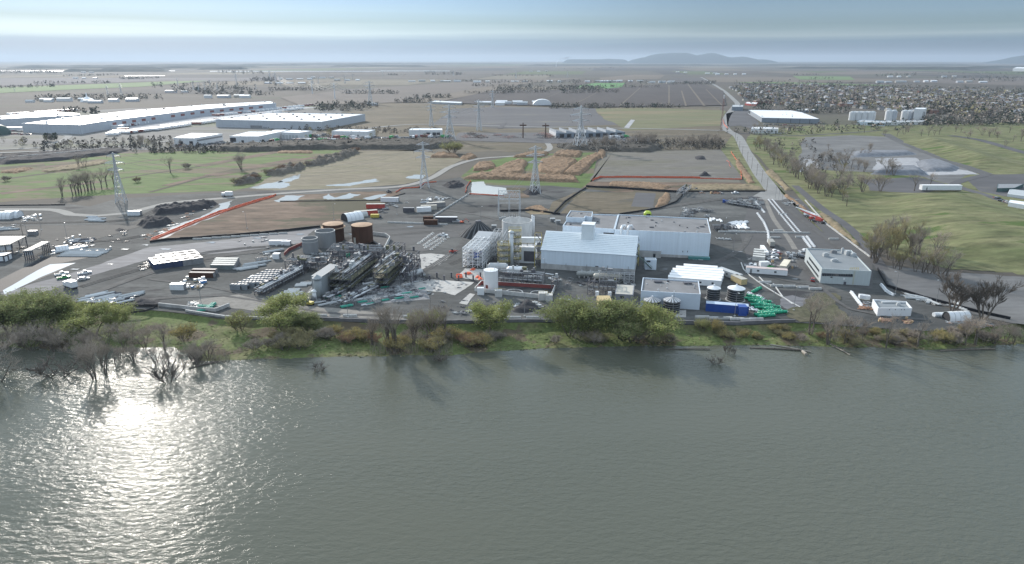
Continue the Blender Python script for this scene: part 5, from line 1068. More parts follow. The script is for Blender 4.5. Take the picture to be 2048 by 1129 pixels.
for i, px in enumerate([[(0, 346), (40, 337), (70, 337), (30, 348)], [(80, 344), (150, 330), (205, 322), (210, 328), (150, 340), (95, 346)], [(555, 307), (560, 303), (625, 303), (622, 308)], [(1218, 372), (1225, 364), (1290, 366), (1340, 374), (1330, 383)], [(1375, 383), (1380, 371), (1500, 370), (1535, 383)], [(1470, 330), (1478, 315), (1495, 345), (1510, 368), (1496, 368)], [(1568, 394), (1576, 390), (1636, 436), (1628, 438)], [(1530, 345), (1545, 340), (1585, 380), (1570, 382)], [(1310, 418), (1330, 385), (1340, 388), (1336, 412)], [(1048, 420), (1080, 412), (1098, 420), (1085, 428)], [(1640, 425), (1680, 450), (1720, 490), (1710, 492), (1665, 455), (1636, 430)]]):
 massk('reed_strip', px, 1.3, [reedm, tangrass][i % 3 == 1], 'strip of dry reeds, %s of the eleven along ditches and verges' % nth(i + 1), 'reeds', cell=1.3, edge=1.5, rough=.6, ns=.35)
# ---- trees, middle ground
rr = random.Random(41)
for nm, px, n in (('dark scrub along the bank in front of the industrial park', [(235, 308), (440, 292), (640, 284), (900, 282), (915, 290), (700, 296), (440, 306)], 420), ('dark scrub below the sawtooth workshop and the road', [(1110, 296), (1180, 288), (1450, 284), (1450, 300), (1200, 304)], 300), ('brown scrub between the workshops', [(560, 262), (660, 256), (900, 262), (905, 268), (660, 266)], 120), ('grey scrub right of the straight road', [(1500, 282), (1620, 280), (1700, 330), (1720, 380), (1640, 380), (1560, 340)], 110), ('brown scrub at the park left side', [(60, 290), (340, 276), (345, 292), (240, 302), (80, 305)], 140)):
 wood('scrub', nm, px, n, (3, 6.5), [darkth, thicket, twigm], 60 + n, leaf=16, rx=.6, cat='scrub')
def row(keys, pts, label, group, Hr, jx=0, jy=0, cat='tree'):
 for x, y in pts:
  p = at(x + rr.uniform(-jx, jx), y + rr.uniform(-jy, jy)); plant(rr.choice(keys), p.x, p.y, p.z, rr.uniform(0, 6.3), rr.uniform(*Hr), label, cat, group)
bare = ['bare%d' % i for i in range(6)]
row(['tall0', 'tall1', 'bare0', 'bare3'], [(125, 393), (146, 391), (152, 390), (158, 387), (163, 386), (170, 384), (176, 383), (183, 381), (190, 379), (203, 377), (214, 372), (228, 369)], 'bare tall tree in the grove left of the meadow tower', 'bare trees of the meadow grove', (15, 19))
for key, x, y, h, lb in (('bare3', 341, 346, 17, 'lone bare tree in the meadow right of the lattice tower'), ('bare5', 483, 340, 17, 'lone bare tree with double trunk in the middle of the meadow'), ('bare1', 158, 336, 14, 'bare tree behind the meadow grove, left of a pair'), ('bare4', 170, 335, 14, 'bare tree behind the meadow grove, right of a pair'), ('bush0', 374, 338, 7, 'small round dark shrub beside the lone meadow tree'), ('bush0', 12, 363, 6, 'small round dark shrub at the left edge of the meadow'), ('bush1', 275, 365, 5, 'low dark shrub right of the meadow grove'), ('gbush1', 905, 308, 14, 'wide yellow green bush below the scrap yard')):
 p = G(x, y); plant(key, p.x, p.y, 0, 1.2 * x, h, lb, 'tree' if h > 10 else 'shrub', wx=1.5 if 'gbush' in key else 1)
row(['bush0', 'bush1', 'bush2'], [(a + (c - a) * (k + .5) / n, e + (f - e) * (k + .5) / n) for a, e, c, f, n in ((472, 371, 520, 357, 9), (532, 351, 606, 335, 14), (612, 333, 714, 304, 18)) for k in range(n)], 'bare brown shrub in the dark hedge across the meadow', 'shrubs of the meadow hedge', (5, 7), 2, 1.5, 'shrub')
row(bare, [(1262 + rr.random() * 180, 296 - rr.random() * 10) for _ in range(42)] + [(1185 + rr.random() * 80, 300 - rr.random() * 8) for _ in range(9)], 'bare tree in the dark thicket left of the straight road', 'bare trees left of the road', (11, 16))
row(bare + ['poplar0', 'poplar1'], [(1510 + k * 3.3 + rr.uniform(-6, 12), 300 + k * 2.3 + rr.uniform(-16, 6)) for k in range(40)], 'bare tree in the woodland along the right side of the straight road', 'bare trees right of the road', (12, 17))
row(bare + ['poplar2'], [(1600 + rr.random() * 110, 330 + rr.random() * 65) for _ in range(20)] + [(1640 + rr.random() * 80, 385 + rr.random() * 30) for _ in range(7)], 'bare tree on the rough grass between road and quarry', 'bare trees on the rough grass', (11, 15))
row(bare + ['dense0'], [(1620 + rr.random() * 130, 300 + rr.random() * 45) for _ in range(16)], 'bare tree at the edge of the quarry', 'bare trees by the quarry', (9, 13))
row(bare, [(1725, 385), (1775, 350), (1787, 352), (1828, 383), (1860, 372), (1760, 384)], 'bare tree standing along the top of the grassy mound', 'bare trees above the mound', (13, 18))
row(['poplar0', 'poplar1', 'poplar2', 'tall0', 'tall2'], [(1740 + rr.random() * 40, 500 + rr.random() * 28) for _ in range(7)] + [(1765 + rr.random() * 110, 480 + rr.random() * 50) for _ in range(12)], 'slim budding tree in the grove behind the grey office building', 'budding trees of the grove', (14, 21))
row(['tall1', 'bare4', 'poplar1'], [(1830, 545), (1845, 546), (1858, 548), (1868, 548), (1882, 549), (1892, 552), (1800, 540), (1788, 538)], 'bare tree in front of the grove on the grey lot', 'front trees of the grove', (12, 16))
row(bare, [(1500 + rr.random() * 560, 262 + rr.random() * 12) for _ in range(26)] + [(250 + rr.random() * 60, 285 + rr.random() * 15) for _ in range(8)] + [(1860 + rr.random() * 200, 270 + rr.random() * 25) for _ in range(8)], 'scattered bare tree on the distant grass fields', 'scattered distant bare trees', (9, 14))
row(['far2'], [(90 + k * 4, 283 + rr.uniform(-1, 1)) for k in range(7)], 'dark conifer in the short row by the left road', 'conifers by the left road', (8, 11))
row(['far0', 'far1', 'far3'], [(rr.uniform(0, 420), rr.uniform(283, 300)) for _ in range(24)] + [(rr.uniform(520, 900), rr.uniform(258, 285)) for _ in range(26)], 'small bare tree or shrub among the industrial park buildings', 'small trees of the industrial park', (5, 10))
# ================================================================== THE PLANT
rr = random.Random(99)
# -- big rear hall (two parts) and its roof box
H1 = bld('main_hall', 'biggest pale blue hall with grey flat roof behind the ribbed hall', 'hall', [(1229, 459.5), (1422, 467.5), (1415, 437.5), (1237, 429)], (1420, 519, 467.5), bluewhite, roofgrey, par=.5, base_strip=1.6)
scatter_roof(H1, 16, 11)
for x, y, d in ((1303, 455.5, (2.2, 1.2, .5)), (1404, 454.5, (2.4, 1.2, .5)), (1304, 441, (1.6, 1, .4)), (1258, 436, (1.5, 1, .5))): onroof(H1, x, y, d, dsteel, 'roof_unit')
panel(H1, 0, (1376, 512.8, 1419, 523), mat('teal glazed lean to', (.06, .20, .20), .3), 'annex_wall', 2.5)
for x in (1384, 1396): panel(H1, 0, (x, 517, x + 9, 520.5), white, 'sign_panel', 2.6)
H1c = bld('low_annex', 'low concrete annex with a small door against the biggest hall', 'annex', [(1272, 502), (1322.5, 504.5), (1323, 498), (1273, 496)], (1320, 517, 504.5), conc, roofgrey, par=.3)
window(H1c, 0, (1306, 508, 1311, 516), name='door')
for x, w in ((1365, 1.2), (1374.5, 1.2)): panel(H1, 0, (x, 502, x + w, 505), dark, 'wall_vent')
h_ = H1['h']; hb = HT(1126, 520, 451.5)
H1b = bld('rear_hall', 'lower grey roofed rear hall carrying a raised L shaped roof box', 'hall', [(1125.5, 451.5), (1228.5, 458.6), (1236.5, 430), (1143, 427)], None, bluewhite, roofgrey, h=h_ - .35, par=.5)
scatter_roof(H1b, 9, 12); panel(H1b, 0, (1207, 466, 1228, 468.6), dark, 'louvre')
zt = h_ + 2.0; Lp = [G(1132, 434.5, zt), G(1169, 436, zt), G(1171, 432.5, zt), G(1184, 434.5, zt), G(1185.5, 423.7, zt), G(1140.6, 421.4, zt)]
Lb = bld('roof_penthouse', 'raised L shaped pale box on the rear hall roof', 'roof box', None, None, bluewhite, roofgrey, h=zt, par=.4, pts=Lp, z0=h_ - 1.0)
scatter_roof(Lb, 7, 13, par=.4, s=(.4, .7))
for x in (1242, 1255.5):                      # two white bent ducts coming up over the wall
 a = G(x + 1, 470, h_ - 2); t = thing('curved_duct', 'white bent duct over the hall edge, %s of the two' % ('left' if x < 1250 else 'right'), 'duct', a); b = MB(); y0 = H1['P'][0].y
 b.path([Vector((a.x, y0 - 1.2, h_ - 7)), Vector((a.x, y0 - 1.2, h_ + .6)), Vector((a.x + .8, y0 + .1, h_ + 1.9)), Vector((a.x + 2.6, y0 + 2, h_ + 1.7)), Vector((a.x + 3.2, y0 + 3, h_ - .4))], .62, 10); b.build('duct', white, t, smooth=False)
# -- ribbed hall in front: gable, box on ridge
GA, GB = G(1082, 538), G(1268.4, 550.8); hE = HT(1268.4, 550.8, 511); dv = (GB - GA); LL = dv.length; dv.normalize(); nv = Vector((-dv.y, dv.x, 0))
hR = hE + 6.3; DP = 28
t = thing('ribbed_hall', 'pale blue gabled hall with ribbed roof and concrete base in front', 'hall', (GA + GB) / 2)
def L3(u, v, z): p = GA + dv * u + nv * v; return (p.x, p.y, z)
b = MB(); zc = 2.9
b.poly([L3(0, 0, zc), L3(LL, 0, zc), L3(LL, 0, hE), L3(0, 0, hE)]); b.poly([L3(LL, 0, zc), L3(LL, DP, zc), L3(LL, DP, hE), L3(LL, DP / 2, hR), L3(LL, 0, hE)]); b.poly([L3(0, DP, zc), L3(0, 0, zc), L3(0, 0, hE), L3(0, DP / 2, hR), L3(0, DP, hE)]); b.poly([L3(LL, DP, zc), L3(0, DP, zc), L3(0, DP, hE), L3(LL, DP, hE)])
b.build('wall', bluewhite, t)
b = MB()
for s in (0, 1):
 e, r_ = (-.4 if s == 0 else DP + .4), DP / 2
 q = [L3(-.3, e, hE - .15), L3(LL + .3, e, hE - .15), L3(LL + .3, r_, hR), L3(-.3, r_, hR)]
 b.poly(q if s == 0 else q[::-1])
ro = b.build('roof', mat('ribbed pale blue roof', (.66, .71, .74), .35, var=.03, scale=.4), t)
b = MB()
for k in range(1, 11):
 f = k / 11; p, q = Vector(L3(-.2, DP / 2 * f, hE + (hR - hE) * f + .06)), Vector(L3(LL + .2, DP / 2 * f, hE + (hR - hE) * f + .06)); b.tube(p, q, .11, n=4)
b.build('roof_ribs', mat('rib steel blue', (.61, .67, .71), .4), ro)
b = MB(); b.prism([L3(-.1, -.1, 0)[:2], L3(LL + .1, -.1, 0)[:2], L3(LL + .1, DP, 0)[:2], L3(-.1, DP, 0)[:2]], 0, zc); b.build('concrete_base', conc, t)
BH = {'P': [Vector(L3(0, 0, 0)[:2]), Vector(L3(LL, 0, 0)[:2]), Vector(L3(LL, DP, 0)[:2]), Vector(L3(0, DP, 0)[:2])], 'h': hE, 'z0': 0, 't': t}
panel(BH, 0, (1190.5, 532.5, 1197, 538), dsteel, 'wall_hatch')
for x in (1092, 1132, 1173.5, 1215, 1256.5): panel(BH, 0, (x - .3, lin([(1082, 525), (1268, 534)], x), x + .3, lin([(1082, 532), (1268, 545)], x)), msteel, 'wall_lamp', .3)
c = Vector(L3(LL * .47, DP * .42, 0)); q = MB(); q.box((c.x, c.y, hE + 2), (6.1, 6.4, hR - hE + 3.4), math.atan2(dv.y, dv.x)); bx = q.build('roof_tower', mat('ribbed pale blue roof', ()), t)
q = MB(); q.box((c.x, c.y, hR + 5.35), (6.5, 6.8, .2), math.atan2(dv.y, dv.x)); q.build('cap', white, bx)
def stair(name, label, px, py, h, w, m1=yellow, m2=dsteel, d=2.4, n=5):
 g = G(px, py); t = thing(name, label, 'stair tower', g); f = MB(); 
 for x in (-w / 2, w / 2):
  for y in (0, d): f.box((g.x + x, g.y + y, 0), (.18, .18, h))
 f.build('frame', m1, t); s = MB(); r_ = MB()
 for k in range(n):
  z0, z1 = h * k / n, h * (k + 1) / n; sg = 1 if k % 2 else -1
  s.tube((g.x - sg * w * .4, g.y + d * .3, z0 + .1), (g.x + sg * w * .4, g.y + d * .3, z1), .22, n=4); s.box((g.x, g.y + d * .7, z1 - .1), (w, d * .5, .08))
  r_.tube((g.x - w / 2, g.y - .02, z1 + .9), (g.x + w / 2, g.y - .02, z1 + .9), .06, n=4); r_.tube((g.x - w / 2, g.y - .02, z1 + .45), (g.x + w / 2, g.y - .02, z1 + .45), .05, n=4)
 s.build('steps', m2, t); r_.build('railing', m1, t); return t
stair('stair_tower', 'yellow stair tower on the left end of the ribbed hall', 1076, 534, 17, 3.4)
stair('ladder_cage', 'yellow caged ladder at the right end of the ribbed hall', 1274, 533, 11, 1.2, n=4)
sb = bld('escape_stair_house', 'pale block with slanting stair between the two halls', 'stair house', [(1291, 519.5), (1313.5, 520.5), (1312, 516), (1289, 515.5)], (1311, 541, 520.5), bluewhite, rooflight, par=.1); window(sb, 0, (1293, 521.5, 1301, 525))
g = G(1282, 543); b = MB(); hz_ = 9
for k in range(14): b.box((g.x - 3 + k * .62, g.y + 1, hz_ - k * .6), (.6, 1.8, .22))
b.tube((g.x - 3, g.y + .1, hz_ + 1), (g.x + 5.6, g.y + .1, 2), .08, n=4); solo(b, 'outside_stair', mat('dark green steel', (.04, .08, .07), .6), 'dark outside stair slanting down the right end of the ribbed hall', 'stair', g)
# -- filter building, front right
H2 = bld('filter_building', 'low white building with grey roof behind two dark silos by the river', 'building', [(1282, 582), (1401.5, 588.8), (1397.4, 562.3), (1285.7, 555.4)], (1400, 621, 588.8), mat('light blue white panels', (.55, .62, .70), .5, var=.03), roofgrey, par=.5)
scatter_roof(H2, 14, 14, s=(.4, .8))
for x, y in ((1316, 565), (1375, 568)): onroof(H2, x, y, (3.4, 2.0, .7), dsteel, 'roof_unit')
# -- office building, right
H3 = bld('office_building', 'two storey grey office block with rooftop fans on the right', 'office', [(1644, 537.5), (1743.3, 542.7), (1702.6, 500.4), (1612.4, 496.8)], (1641, 567.4, 537.5), greywall, mat('blue grey roof', (.19, .21, .225), .85, var=.12, scale=.1), par=.5)
panel(H3, 0, (1643.5, 548, 1706, 553), dsteel, 'window_band'); 
for k in range(13): panel(H3, 0, (1644.5 + k * 4.7, 548.6, 1648.3 + k * 4.7, 552.4), glass, 'window', .14)
panel(H3, 0, (1661, 553.6, 1665, 556), dark, 'small_window'); panel(H3, 0, (1687, 564, 1692, 571.5), dsteel, 'door'); panel(H3, 0, (1686.5, 556, 1690, 560), white, 'wall_sign')
LL3 = (H3['P'][3] - H3['P'][0]).length
for z0, a0, a1 in ((H3['h'] * .58, .25, .9), (H3['h'] * .2, .15, .9)):
 n = 9
 for k in range(n): f0 = a0 + (a1 - a0) * k / n; panel(H3, 3, None, glass, 'window', .1, None, (LL3 * f0, LL3 * (f0 + (a1 - a0) / n * .8), z0, z0 + 1.1))
for x, y, d in ((1651, 513, (2.6, 2, 1.6)), (1667, 506.5, (2.8, 1.6, 1.3)), (1684, 507, (1.0, 1.0, 2.6)), (1695, 510, (2.6, 2.4, 2.0)), (1706, 513, (2.2, 2, 1.6)), (1668.5, 523, (3, 1.8, 1.0))): onroof(H3, x, y, d, rooflight if x != 1667 else msteel, 'roof_fan_unit')
f = MB(); e0 = H3['P'][0].lerp(H3['P'][1], .66)
for k in range(5): f.tube((e0.x - 2 + k, e0.y + .5, H3['h'] - .1), (e0.x - 2 + k, e0.y + .5, H3['h'] + 1.1), .06, n=4)
for z in (.55, 1.1): f.tube((e0.x - 2, e0.y + .5, H3['h'] + z), (e0.x + 2, e0.y + .5, H3['h'] + z), .06, n=4)
for k in range(14): f.tube((e0.x - .3, e0.y - .3, .5 + k * .5), (e0.x + .3, e0.y - .3, .5 + k * .5), .05, n=4)
f.build('roof_ladder', yellow, H3['t'])
# -- small white kiosk building and tent, far right
H4 = bld('pump_house', 'small white flat roofed pump house near the river bank', 'building', [(1756.6, 616.6), (1824.5, 616.6), (1812.9, 603.2), (1745.4, 598.7)], (1823.5, 633.5, 616.6), white, mat('blue grey roof', ()), par=.7)
onroof(H4, 1782, 606, (8, 1.2, .5), rooflight, 'roof_duct', par=.7); onroof(H4, 1796, 611, (1.4, 1, 1), rooflight, 'roof_unit', par=.7)
for x in (1778, 1790, 1802, 1808): panel(H4, 0, (x, 619, x + 1.5, 620.5), dark, 'wall_vent')
def tent(px, py, w, L_, h, rz, label, m=white, name='storage_tent'):
 g = G(px, py); t = thing(name, label, 'tent', g); ca, sa = math.cos(rz), math.sin(rz); n = 12
 T = lambda u, v, z: (g.x + u * ca - v * sa, g.y + u * sa + v * ca, z)
 b = MB(); b.faces([T(j * L_ - L_ / 2, -w / 2 * math.cos(math.pi * k / n), h * math.sin(math.pi * k / n) ** .8) for j in (0, 1) for k in range(n + 1)], [(k, k + 1, k + n + 2, k + n + 1) for k in range(n)]); b.build('canvas', m, t, smooth=True)
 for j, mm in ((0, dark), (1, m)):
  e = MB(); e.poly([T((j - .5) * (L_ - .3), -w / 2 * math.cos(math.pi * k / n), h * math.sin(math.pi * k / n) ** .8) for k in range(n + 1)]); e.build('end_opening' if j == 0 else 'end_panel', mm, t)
 r_ = MB()
 for j in range(5): r_.path([Vector(T(j / 4 * L_ - L_ / 2, -w / 2 * 1.01 * math.cos(math.pi * k / n), 1.01 * h * math.sin(math.pi * k / n) ** .8)) for k in range(n + 1)], .09, 4)
 r_.build('ribs', rooflight, t); return t
tent(1912, 640, 5, 9, 3.6, .1, 'white arched tent at the far right end of the yard')
tent(705, 440, 9, 12, 5, .75, 'white arched tent with open end behind the rust tanks'); tent(724, 433, 6, 6, 3.2, .8, 'smaller pale tent just right of the arched tent', rooflight)
tent(12, 437, 8, 11, 4.5, 0, 'left white tent of the joined pair on the left yard'); tent(27, 435, 8, 9, 4.5, .1, 'right white tent of the joined pair on the left yard')
tent(125, 502, 4, 6, 3, .7, 'small white tent beside the steel beams on the left')
# -- white modular offices: six long units side by side
tm = trailer_proto(26, white, roofwhite, w=3.3, h=3.3, wins=4)
for k in range(6):
 f = k / 5; put(tm, 1372 + 36 * .5 + f * 12 - 2, 570 - f * 25, adir((1370, 560), (1449, 566)), (.62 if k == 5 else .92 if k < 4 else .85, 1, 1), 'White modular office unit, %s of six from the river side' % nth(k + 1), 'office unit', 'white modular office units')
put(trailer_proto(14, rooflight, rooflight, 'annex_unit', wins=1), 1458, 555, adir((1443, 546), (1470, 556)), 1, 'grey roofed annex unit at the right end of the white office units', 'office unit')
put(trailer_proto(8, timber, beige, 'porch_unit', wins=1), 1477, 567, 1.9, 1, 'tan timber porch beside the capped dark tank', 'porch')
# -- trailers by the office
put(trailer_proto(19, white, mat('worn reddish white roof', (.50, .42, .40), .7), wins=2), 1532, 549, adir((1500, 546), (1566, 551)), 1, 'long white office trailer with reddish roof on the central yard', 'trailer')
put(trailer_proto(13, beige, mat('cream roof', (.66, .60, .48), .6), 'cargo_trailer', wins=0), 1569, 538, adir((1560, 545), (1573, 527)), 1, 'cream roofed cargo trailer behind the long office trailer', 'trailer')
put(container_proto(4.5, white, 'storage_container', h=2.8), 1527.5, 534, .1, 1, 'small white storage box behind the long office trailer', 'storage box')
for k in range(4): put(FIRST.setdefault('tabl', container_proto(6.2, mat('aged white paint', (.52, .52, .50), .6), 'site_container', w=2.3, h=2.5)), 1517 + k * .6, 522 - k * 4.6, adir((1507, 520), (1528, 522)), 1, 'aged white site container, %s of four from the front, right of the great hall' % nth(k + 1), 'container', 'aged white containers')
t = put(trailer_proto(15, white, roofwhite, 'long_trailer', w=2.0, h=2.2, wins=0), 1528, 506, adir((1536, 516), (1519, 491)), 1, 'narrow white trailer leaning away beside the aged containers', 'trailer')
# -- dark silos
def dtank(px, by, ty, rpx, label, roofm, segs, m=blackt, shell='tank'):
 g = G(px, by); dd = math.hypot(g.y, CAMH) ; r_ = rpx / FPX * (g.y * cp + CAMH * sp); g = g + Vector((0, r_, 0)) * .9; h = HT(px, by, ty)
 h = CAMH + (g.y) * (-sp + (564.5 - ty) / FPX * cp) / (cp + (564.5 - ty) / FPX * sp)
 t = thing('storage_tank', label, 'tank', g); b = MB(); b.lathe(g, [(r_, 0), (r_, h)], 36); b.build('shell', m, t, smooth=True)
 rg = MB()
 for k in range(1, 6): z = h * k / 5.5; rg.lathe((g.x, g.y, z), [(r_, 0), (r_ + .12, .05), (r_ + .12, .18), (r_, .22)], 36)
 rg.build('hoops', msteel, t); n = segs; c = MB()
 for k in range(n):
  a0, a1 = 2 * math.pi * k / n, 2 * math.pi * (k + 1) / n
  c.poly([(g.x + r_ * 1.04 * math.cos(a0), g.y + r_ * 1.04 * math.sin(a0), h), (g.x + r_ * 1.04 * math.cos(a1), g.y + r_ * 1.04 * math.sin(a1), h), (g.x + .3 * math.cos(a1), g.y + .3 * math.sin(a1), h + r_ * .36), (g.x + .3 * math.cos(a0), g.y + .3 * math.sin(a0), h + r_ * .36)], k % 2 if len(roofm) > 1 else 0)
 c.build('conical_roof', roofm, t); v = MB(); v.tube((g.x, g.y, h + r_ * .3), (g.x, g.y, h + r_ * .36 + .5), .35, n=8); v.build('top_vent', white, t)
 s = MB(); s.lathe((g.x, g.y, 0), [(r_ + .6, 0), (r_ + .6, .35), (r_ - .2, .35)], 30); s.build('ring_footing', conc, t)
 return t
striped = [mat('silver roof segment', (.50, .52, .54), .35), mat('shaded roof segment', (.13, .13, .14), .5)]  # silver and dark grey segments alternate around the cone
dtank(1306, 626, 600, 16.5, 'black banded tank with striped cone half hidden by the green trees', striped, 28); dtank(1345.5, 630, 600, 16.5, 'black banded tank with striped cone standing clear of the green trees', striped, 28)
dtank(1429, 603, 576, 13, 'black banded tank with white cap, smaller of the two by the offices', [white], 24); dtank(1475, 606, 576.5, 16.8, 'black banded tank with white cap, larger of the two by the offices', [white], 24)
put(container_proto(17, blue, 'blue_container', w=3.6, h=3.6, roofm=mat('faded blue white roof', (.42, .50, .62), .5)), 1453, 624, adir((1426, 621), (1477, 625)), 1, 'long deep blue container below the capped tanks', 'container')
put(container_proto(3.6, blue, 'blue_container_end', w=3.2, h=4.0), 1483, 630, 1.5, 1, 'short deep blue container standing across the end of the long one', 'container')
gp = []
for s in range(4):
 t = thing('wrapped_pipe', None, None); b = MB(); r2 = random.Random(50 + s); P = [Vector((-4 + k, .3 * r2.uniform(-1, 1), .75 + .15 * r2.random())) for k in range(9)]
 for k in range(8): b.tube(P[k], P[k + 1], .62 + .22 * r2.random(), .62 + .22 * r2.random(), n=9)
 for k in range(0, 9, 2): b.tube(P[k] - Vector((.1, 0, 0)), P[k] + Vector((.1, 0, 0)), .95, n=9)
 b.build('wrapping', green, t, smooth=True); f = MB(); f.tube(P[-1], P[-1] + Vector((.5, 0, 0)), .4, n=8); f.build('pipe_end', white, t); gp.append(t)
for i, (x, y, a) in enumerate([(1513, 583, .8), (1504, 601, -.3), (1514, 607, -.5), (1524, 606, -.2), (1531, 612, -.5), (1541, 616, -.4), (1519, 613, -.1), (1527, 619, -.15), (1543, 622, -.3), (1555, 626, -.3), (1535, 627, .1), (1524, 631, .4), (1532, 635, .2), (1549, 629, .2), (1509, 597, -.7)]): put(gp[i % 4], x, y, a, .9, 'Pipe section wrapped in green plastic, %s from the top of the green pile' % nth(i + 1), 'wrapped pipe', 'green wrapped pipes')
wp = heap_proto(white, 61, 'plastic_sheeting', 30, 3, .8)
for x, y in ((1500, 590), (1516, 595), (1522, 600), (1498, 618), (1508, 622)): put(wp, x, y, x, 1, 'crumpled white plastic sheeting beside the green wrapped pipes', 'sheeting', 'white sheeting by the green pipes')
# -- white tank in the red bund
def tank(px, by, ty, rpx, m, roofm, label, name='storage_tank', dome=.12, open_=False, rings=0, z0=0, rim=None, weld=True):
 g = G(px, by); r_ = rpx / FPX * (g.y * cp + CAMH * sp); g = g + Vector((g.x / g.y * r_, r_, 0)) * .95
 rt = (564.5 - ty) / FPX; h = CAMH + g.y * (-sp + rt * cp) / (cp + rt * sp); t = thing(name, label, 'tank', g); b = MB(); b.lathe(g, [(r_, 0), (r_, h)], 44)
 if open_: b.lathe(g, [(r_ - .3, h), (r_ - .3, .3), (.01, .3)], 44)
 b.build('shell', m, t, smooth=True)
 if open_: r2 = MB(); r2.lathe(g, [(r_ + .02, h - .3), (r_ + .1, h), (r_ - .3, h + .02)], 44); r2.build('rim', rim or m, t)
 else: c = MB(); c.lathe((g.x, g.y, h), [(r_ * 1.01, 0), (r_ * .6, r_ * dome * .7), (.02, r_ * dome)], 44); c.build('roof', roofm, t, smooth=True)
 if rings:
  q = MB()
  for k in range(rings): z = h * (k + 1) / (rings + .3); q.lathe((g.x, g.y, z), [(r_, 0), (r_ + .1, .05), (r_ + .1, .2), (r_, .25)], 44)
  q.build('stiffener_rings', rim or m, t)
 return t, g, r_, h
t, g, r_, h = tank(982, 584, 540, 14.5, mat('clean white tank paint', (.76, .77, .78), .4, var=.03), white, 'clean white upright tank inside the dark red bund', dome=.1)
b = MB(); b.faces([(g.x + (r_ + .05) * math.cos(a), g.y + (r_ + .05) * math.sin(a), z) for z in (0, 3.1) for a in (-2.35, -2.15, -1.95)], [(0, 1, 4, 3), (1, 2, 5, 4)]); b.build('door_panel', maroon, t)
b = MB(); b.tube((g.x - r_ * .6, g.y + r_ * .8, h), (g.x - r_ * .6, g.y + r_ * .8, h + 3.4), .09, n=5); b.tube((g.x + r_ * .5, g.y, h + .3), (g.x + r_ * .5, g.y, h + 2), .09, n=5)
for k in range(12): a = 2 * math.pi * k / 12; b.tube((g.x + r_ * math.cos(a), g.y + r_ * math.sin(a), h), (g.x + r_ * math.cos(a), g.y + r_ * math.sin(a), h + 1.1), .05, n=4)
b.build('top_railing', steel, t)
bund = [(949.5, 584), (963, 569.5), (1110, 578.5), (1101, 600)]; P4 = [G(*p) for p in bund]; t = thing('bund_wall', 'low concrete bund with dark red inner face around the white tank', 'bund', (P4[0] + P4[2]) / 2)
q = MB(); rd = MB()
for i in range(4):
 a, c = P4[i], P4[(i + 1) % 4]; d = (c - a).normalized(); n = Vector((d.y, -d.x, 0)) * -.2; ctr = sum(P4, Vector()) / 4; n = n if n.dot(ctr - a) > 0 else -n
 q.prism([(a - n)[:2], (c - n)[:2], (c + n)[:2], (a + n)[:2]], 0, 2.0); rd.poly([tuple(a + n * 1.15) , tuple(c + n * 1.15), tuple(c + n * 1.15 + Vector((0, 0, 1.9))), tuple(a + n * 1.15 + Vector((0, 0, 1.9)))])
q.build('wall', concp, t); rd.build('inner_face', brick, t)
for i, (x, y, rp) in enumerate(((1028.6, 586, 17), (1078, 588.5, 17))):
 g = G(x, y); r_ = rp / FPX * (g.y * cp + CAMH * sp); b = MB(); b.lathe(g, [(r_ - .25, .1), (r_ - .25, .5), (r_ + .1, .5), (r_ + .1, .1)], 48); solo(b, 'ring_foundation', concp, 'pale concrete ring foundation in the bund, %s of the two' % ['left', 'right'][i], 'foundation', g)
for i, (x, y, s_) in enumerate(((961.5, 590, (3, 2, 3.4)), (997, 594, (3.2, 2.4, 3.2)), (1086, 600, (4, 3, 3.4)), (1098, 602, (3, 3, 3)))):
 g = G(x, y); b = MB(); b.box((g.x, g.y, 0), s_); t = thing('equipment_cabinet', 'pale cabinet at the river side of the bund, %s from the left' % nth(i + 1), 'cabinet', g); b.build('body', white if i < 1 else concp, t)
 b = MB()
 for k in range(5): b.tube((g.x - s_[0] / 2 + k * s_[0] / 4, g.y - s_[1] / 2, s_[2]), (g.x - s_[0] / 2 + k * s_[0] / 4, g.y - s_[1] / 2, s_[2] + 1.1), .05, n=4)
 b.tube((g.x - s_[0] / 2, g.y - s_[1] / 2, s_[2] + 1.1), (g.x + s_[0] / 2, g.y - s_[1] / 2, s_[2] + 1.1), .06, n=4); b.build('railing', yellow if i else steel, t)
# -- big concrete tank, gray and rusty tanks
t, g, r_, h = tank(1034, 484, 441, 30.5, mat('cast grey concrete', (.56, .56, .55), .85, var=.14, scale=.5, stretch=(1, 1, .3)), None, 'wide open concrete tank left of the rear hall', open_=True, rim=concp)
b = MB()

for k in range(5): panel({'P': [Vector((g.x - r_, g.y - r_)), Vector((g.x + r_, g.y - r_))] + [Vector((g.x, g.y))], 'z0': 0, 't': t}, 0, None, white, 'x', abs_=(0, .01, 0, .01)) if False else None
d = MB(); d.box((g.x + r_ * .86, g.y - r_ * .55, .0), (1.4, .5, 1.8)); d.build('manhole_door', dark, t)
def ptube(name, label, x, by, ty, r_, m, cat='pipe'):
 g = G(x, by); h = HT(x, by, ty); t = thing(name, label, cat, g); b = MB(); b.tube((g.x, g.y, 0), (g.x, g.y, h), r_, n=12); b.build('shaft', m, t, smooth=True); c = MB(); c.lathe((g.x, g.y, h), [(r_ * 1.3, -.4), (r_ * 1.3, 0), (.02, r_ * .9)], 12); c.build('cap', m, t); return g, h
ptube('vent_pipe', 'thin white vent pipe right of the concrete tank, left of a pair', 1064, 477, 431, .38, white); ptube('vent_pipe', 'thin white vent pipe right of the concrete tank, right of a pair', 1067.5, 477, 433, .38, white)
t, g, r_, h = tank(669, 486, 447.5, 20.5, rust, rusttop, 'rust brown tank with collar, left of the two', dome=.1)
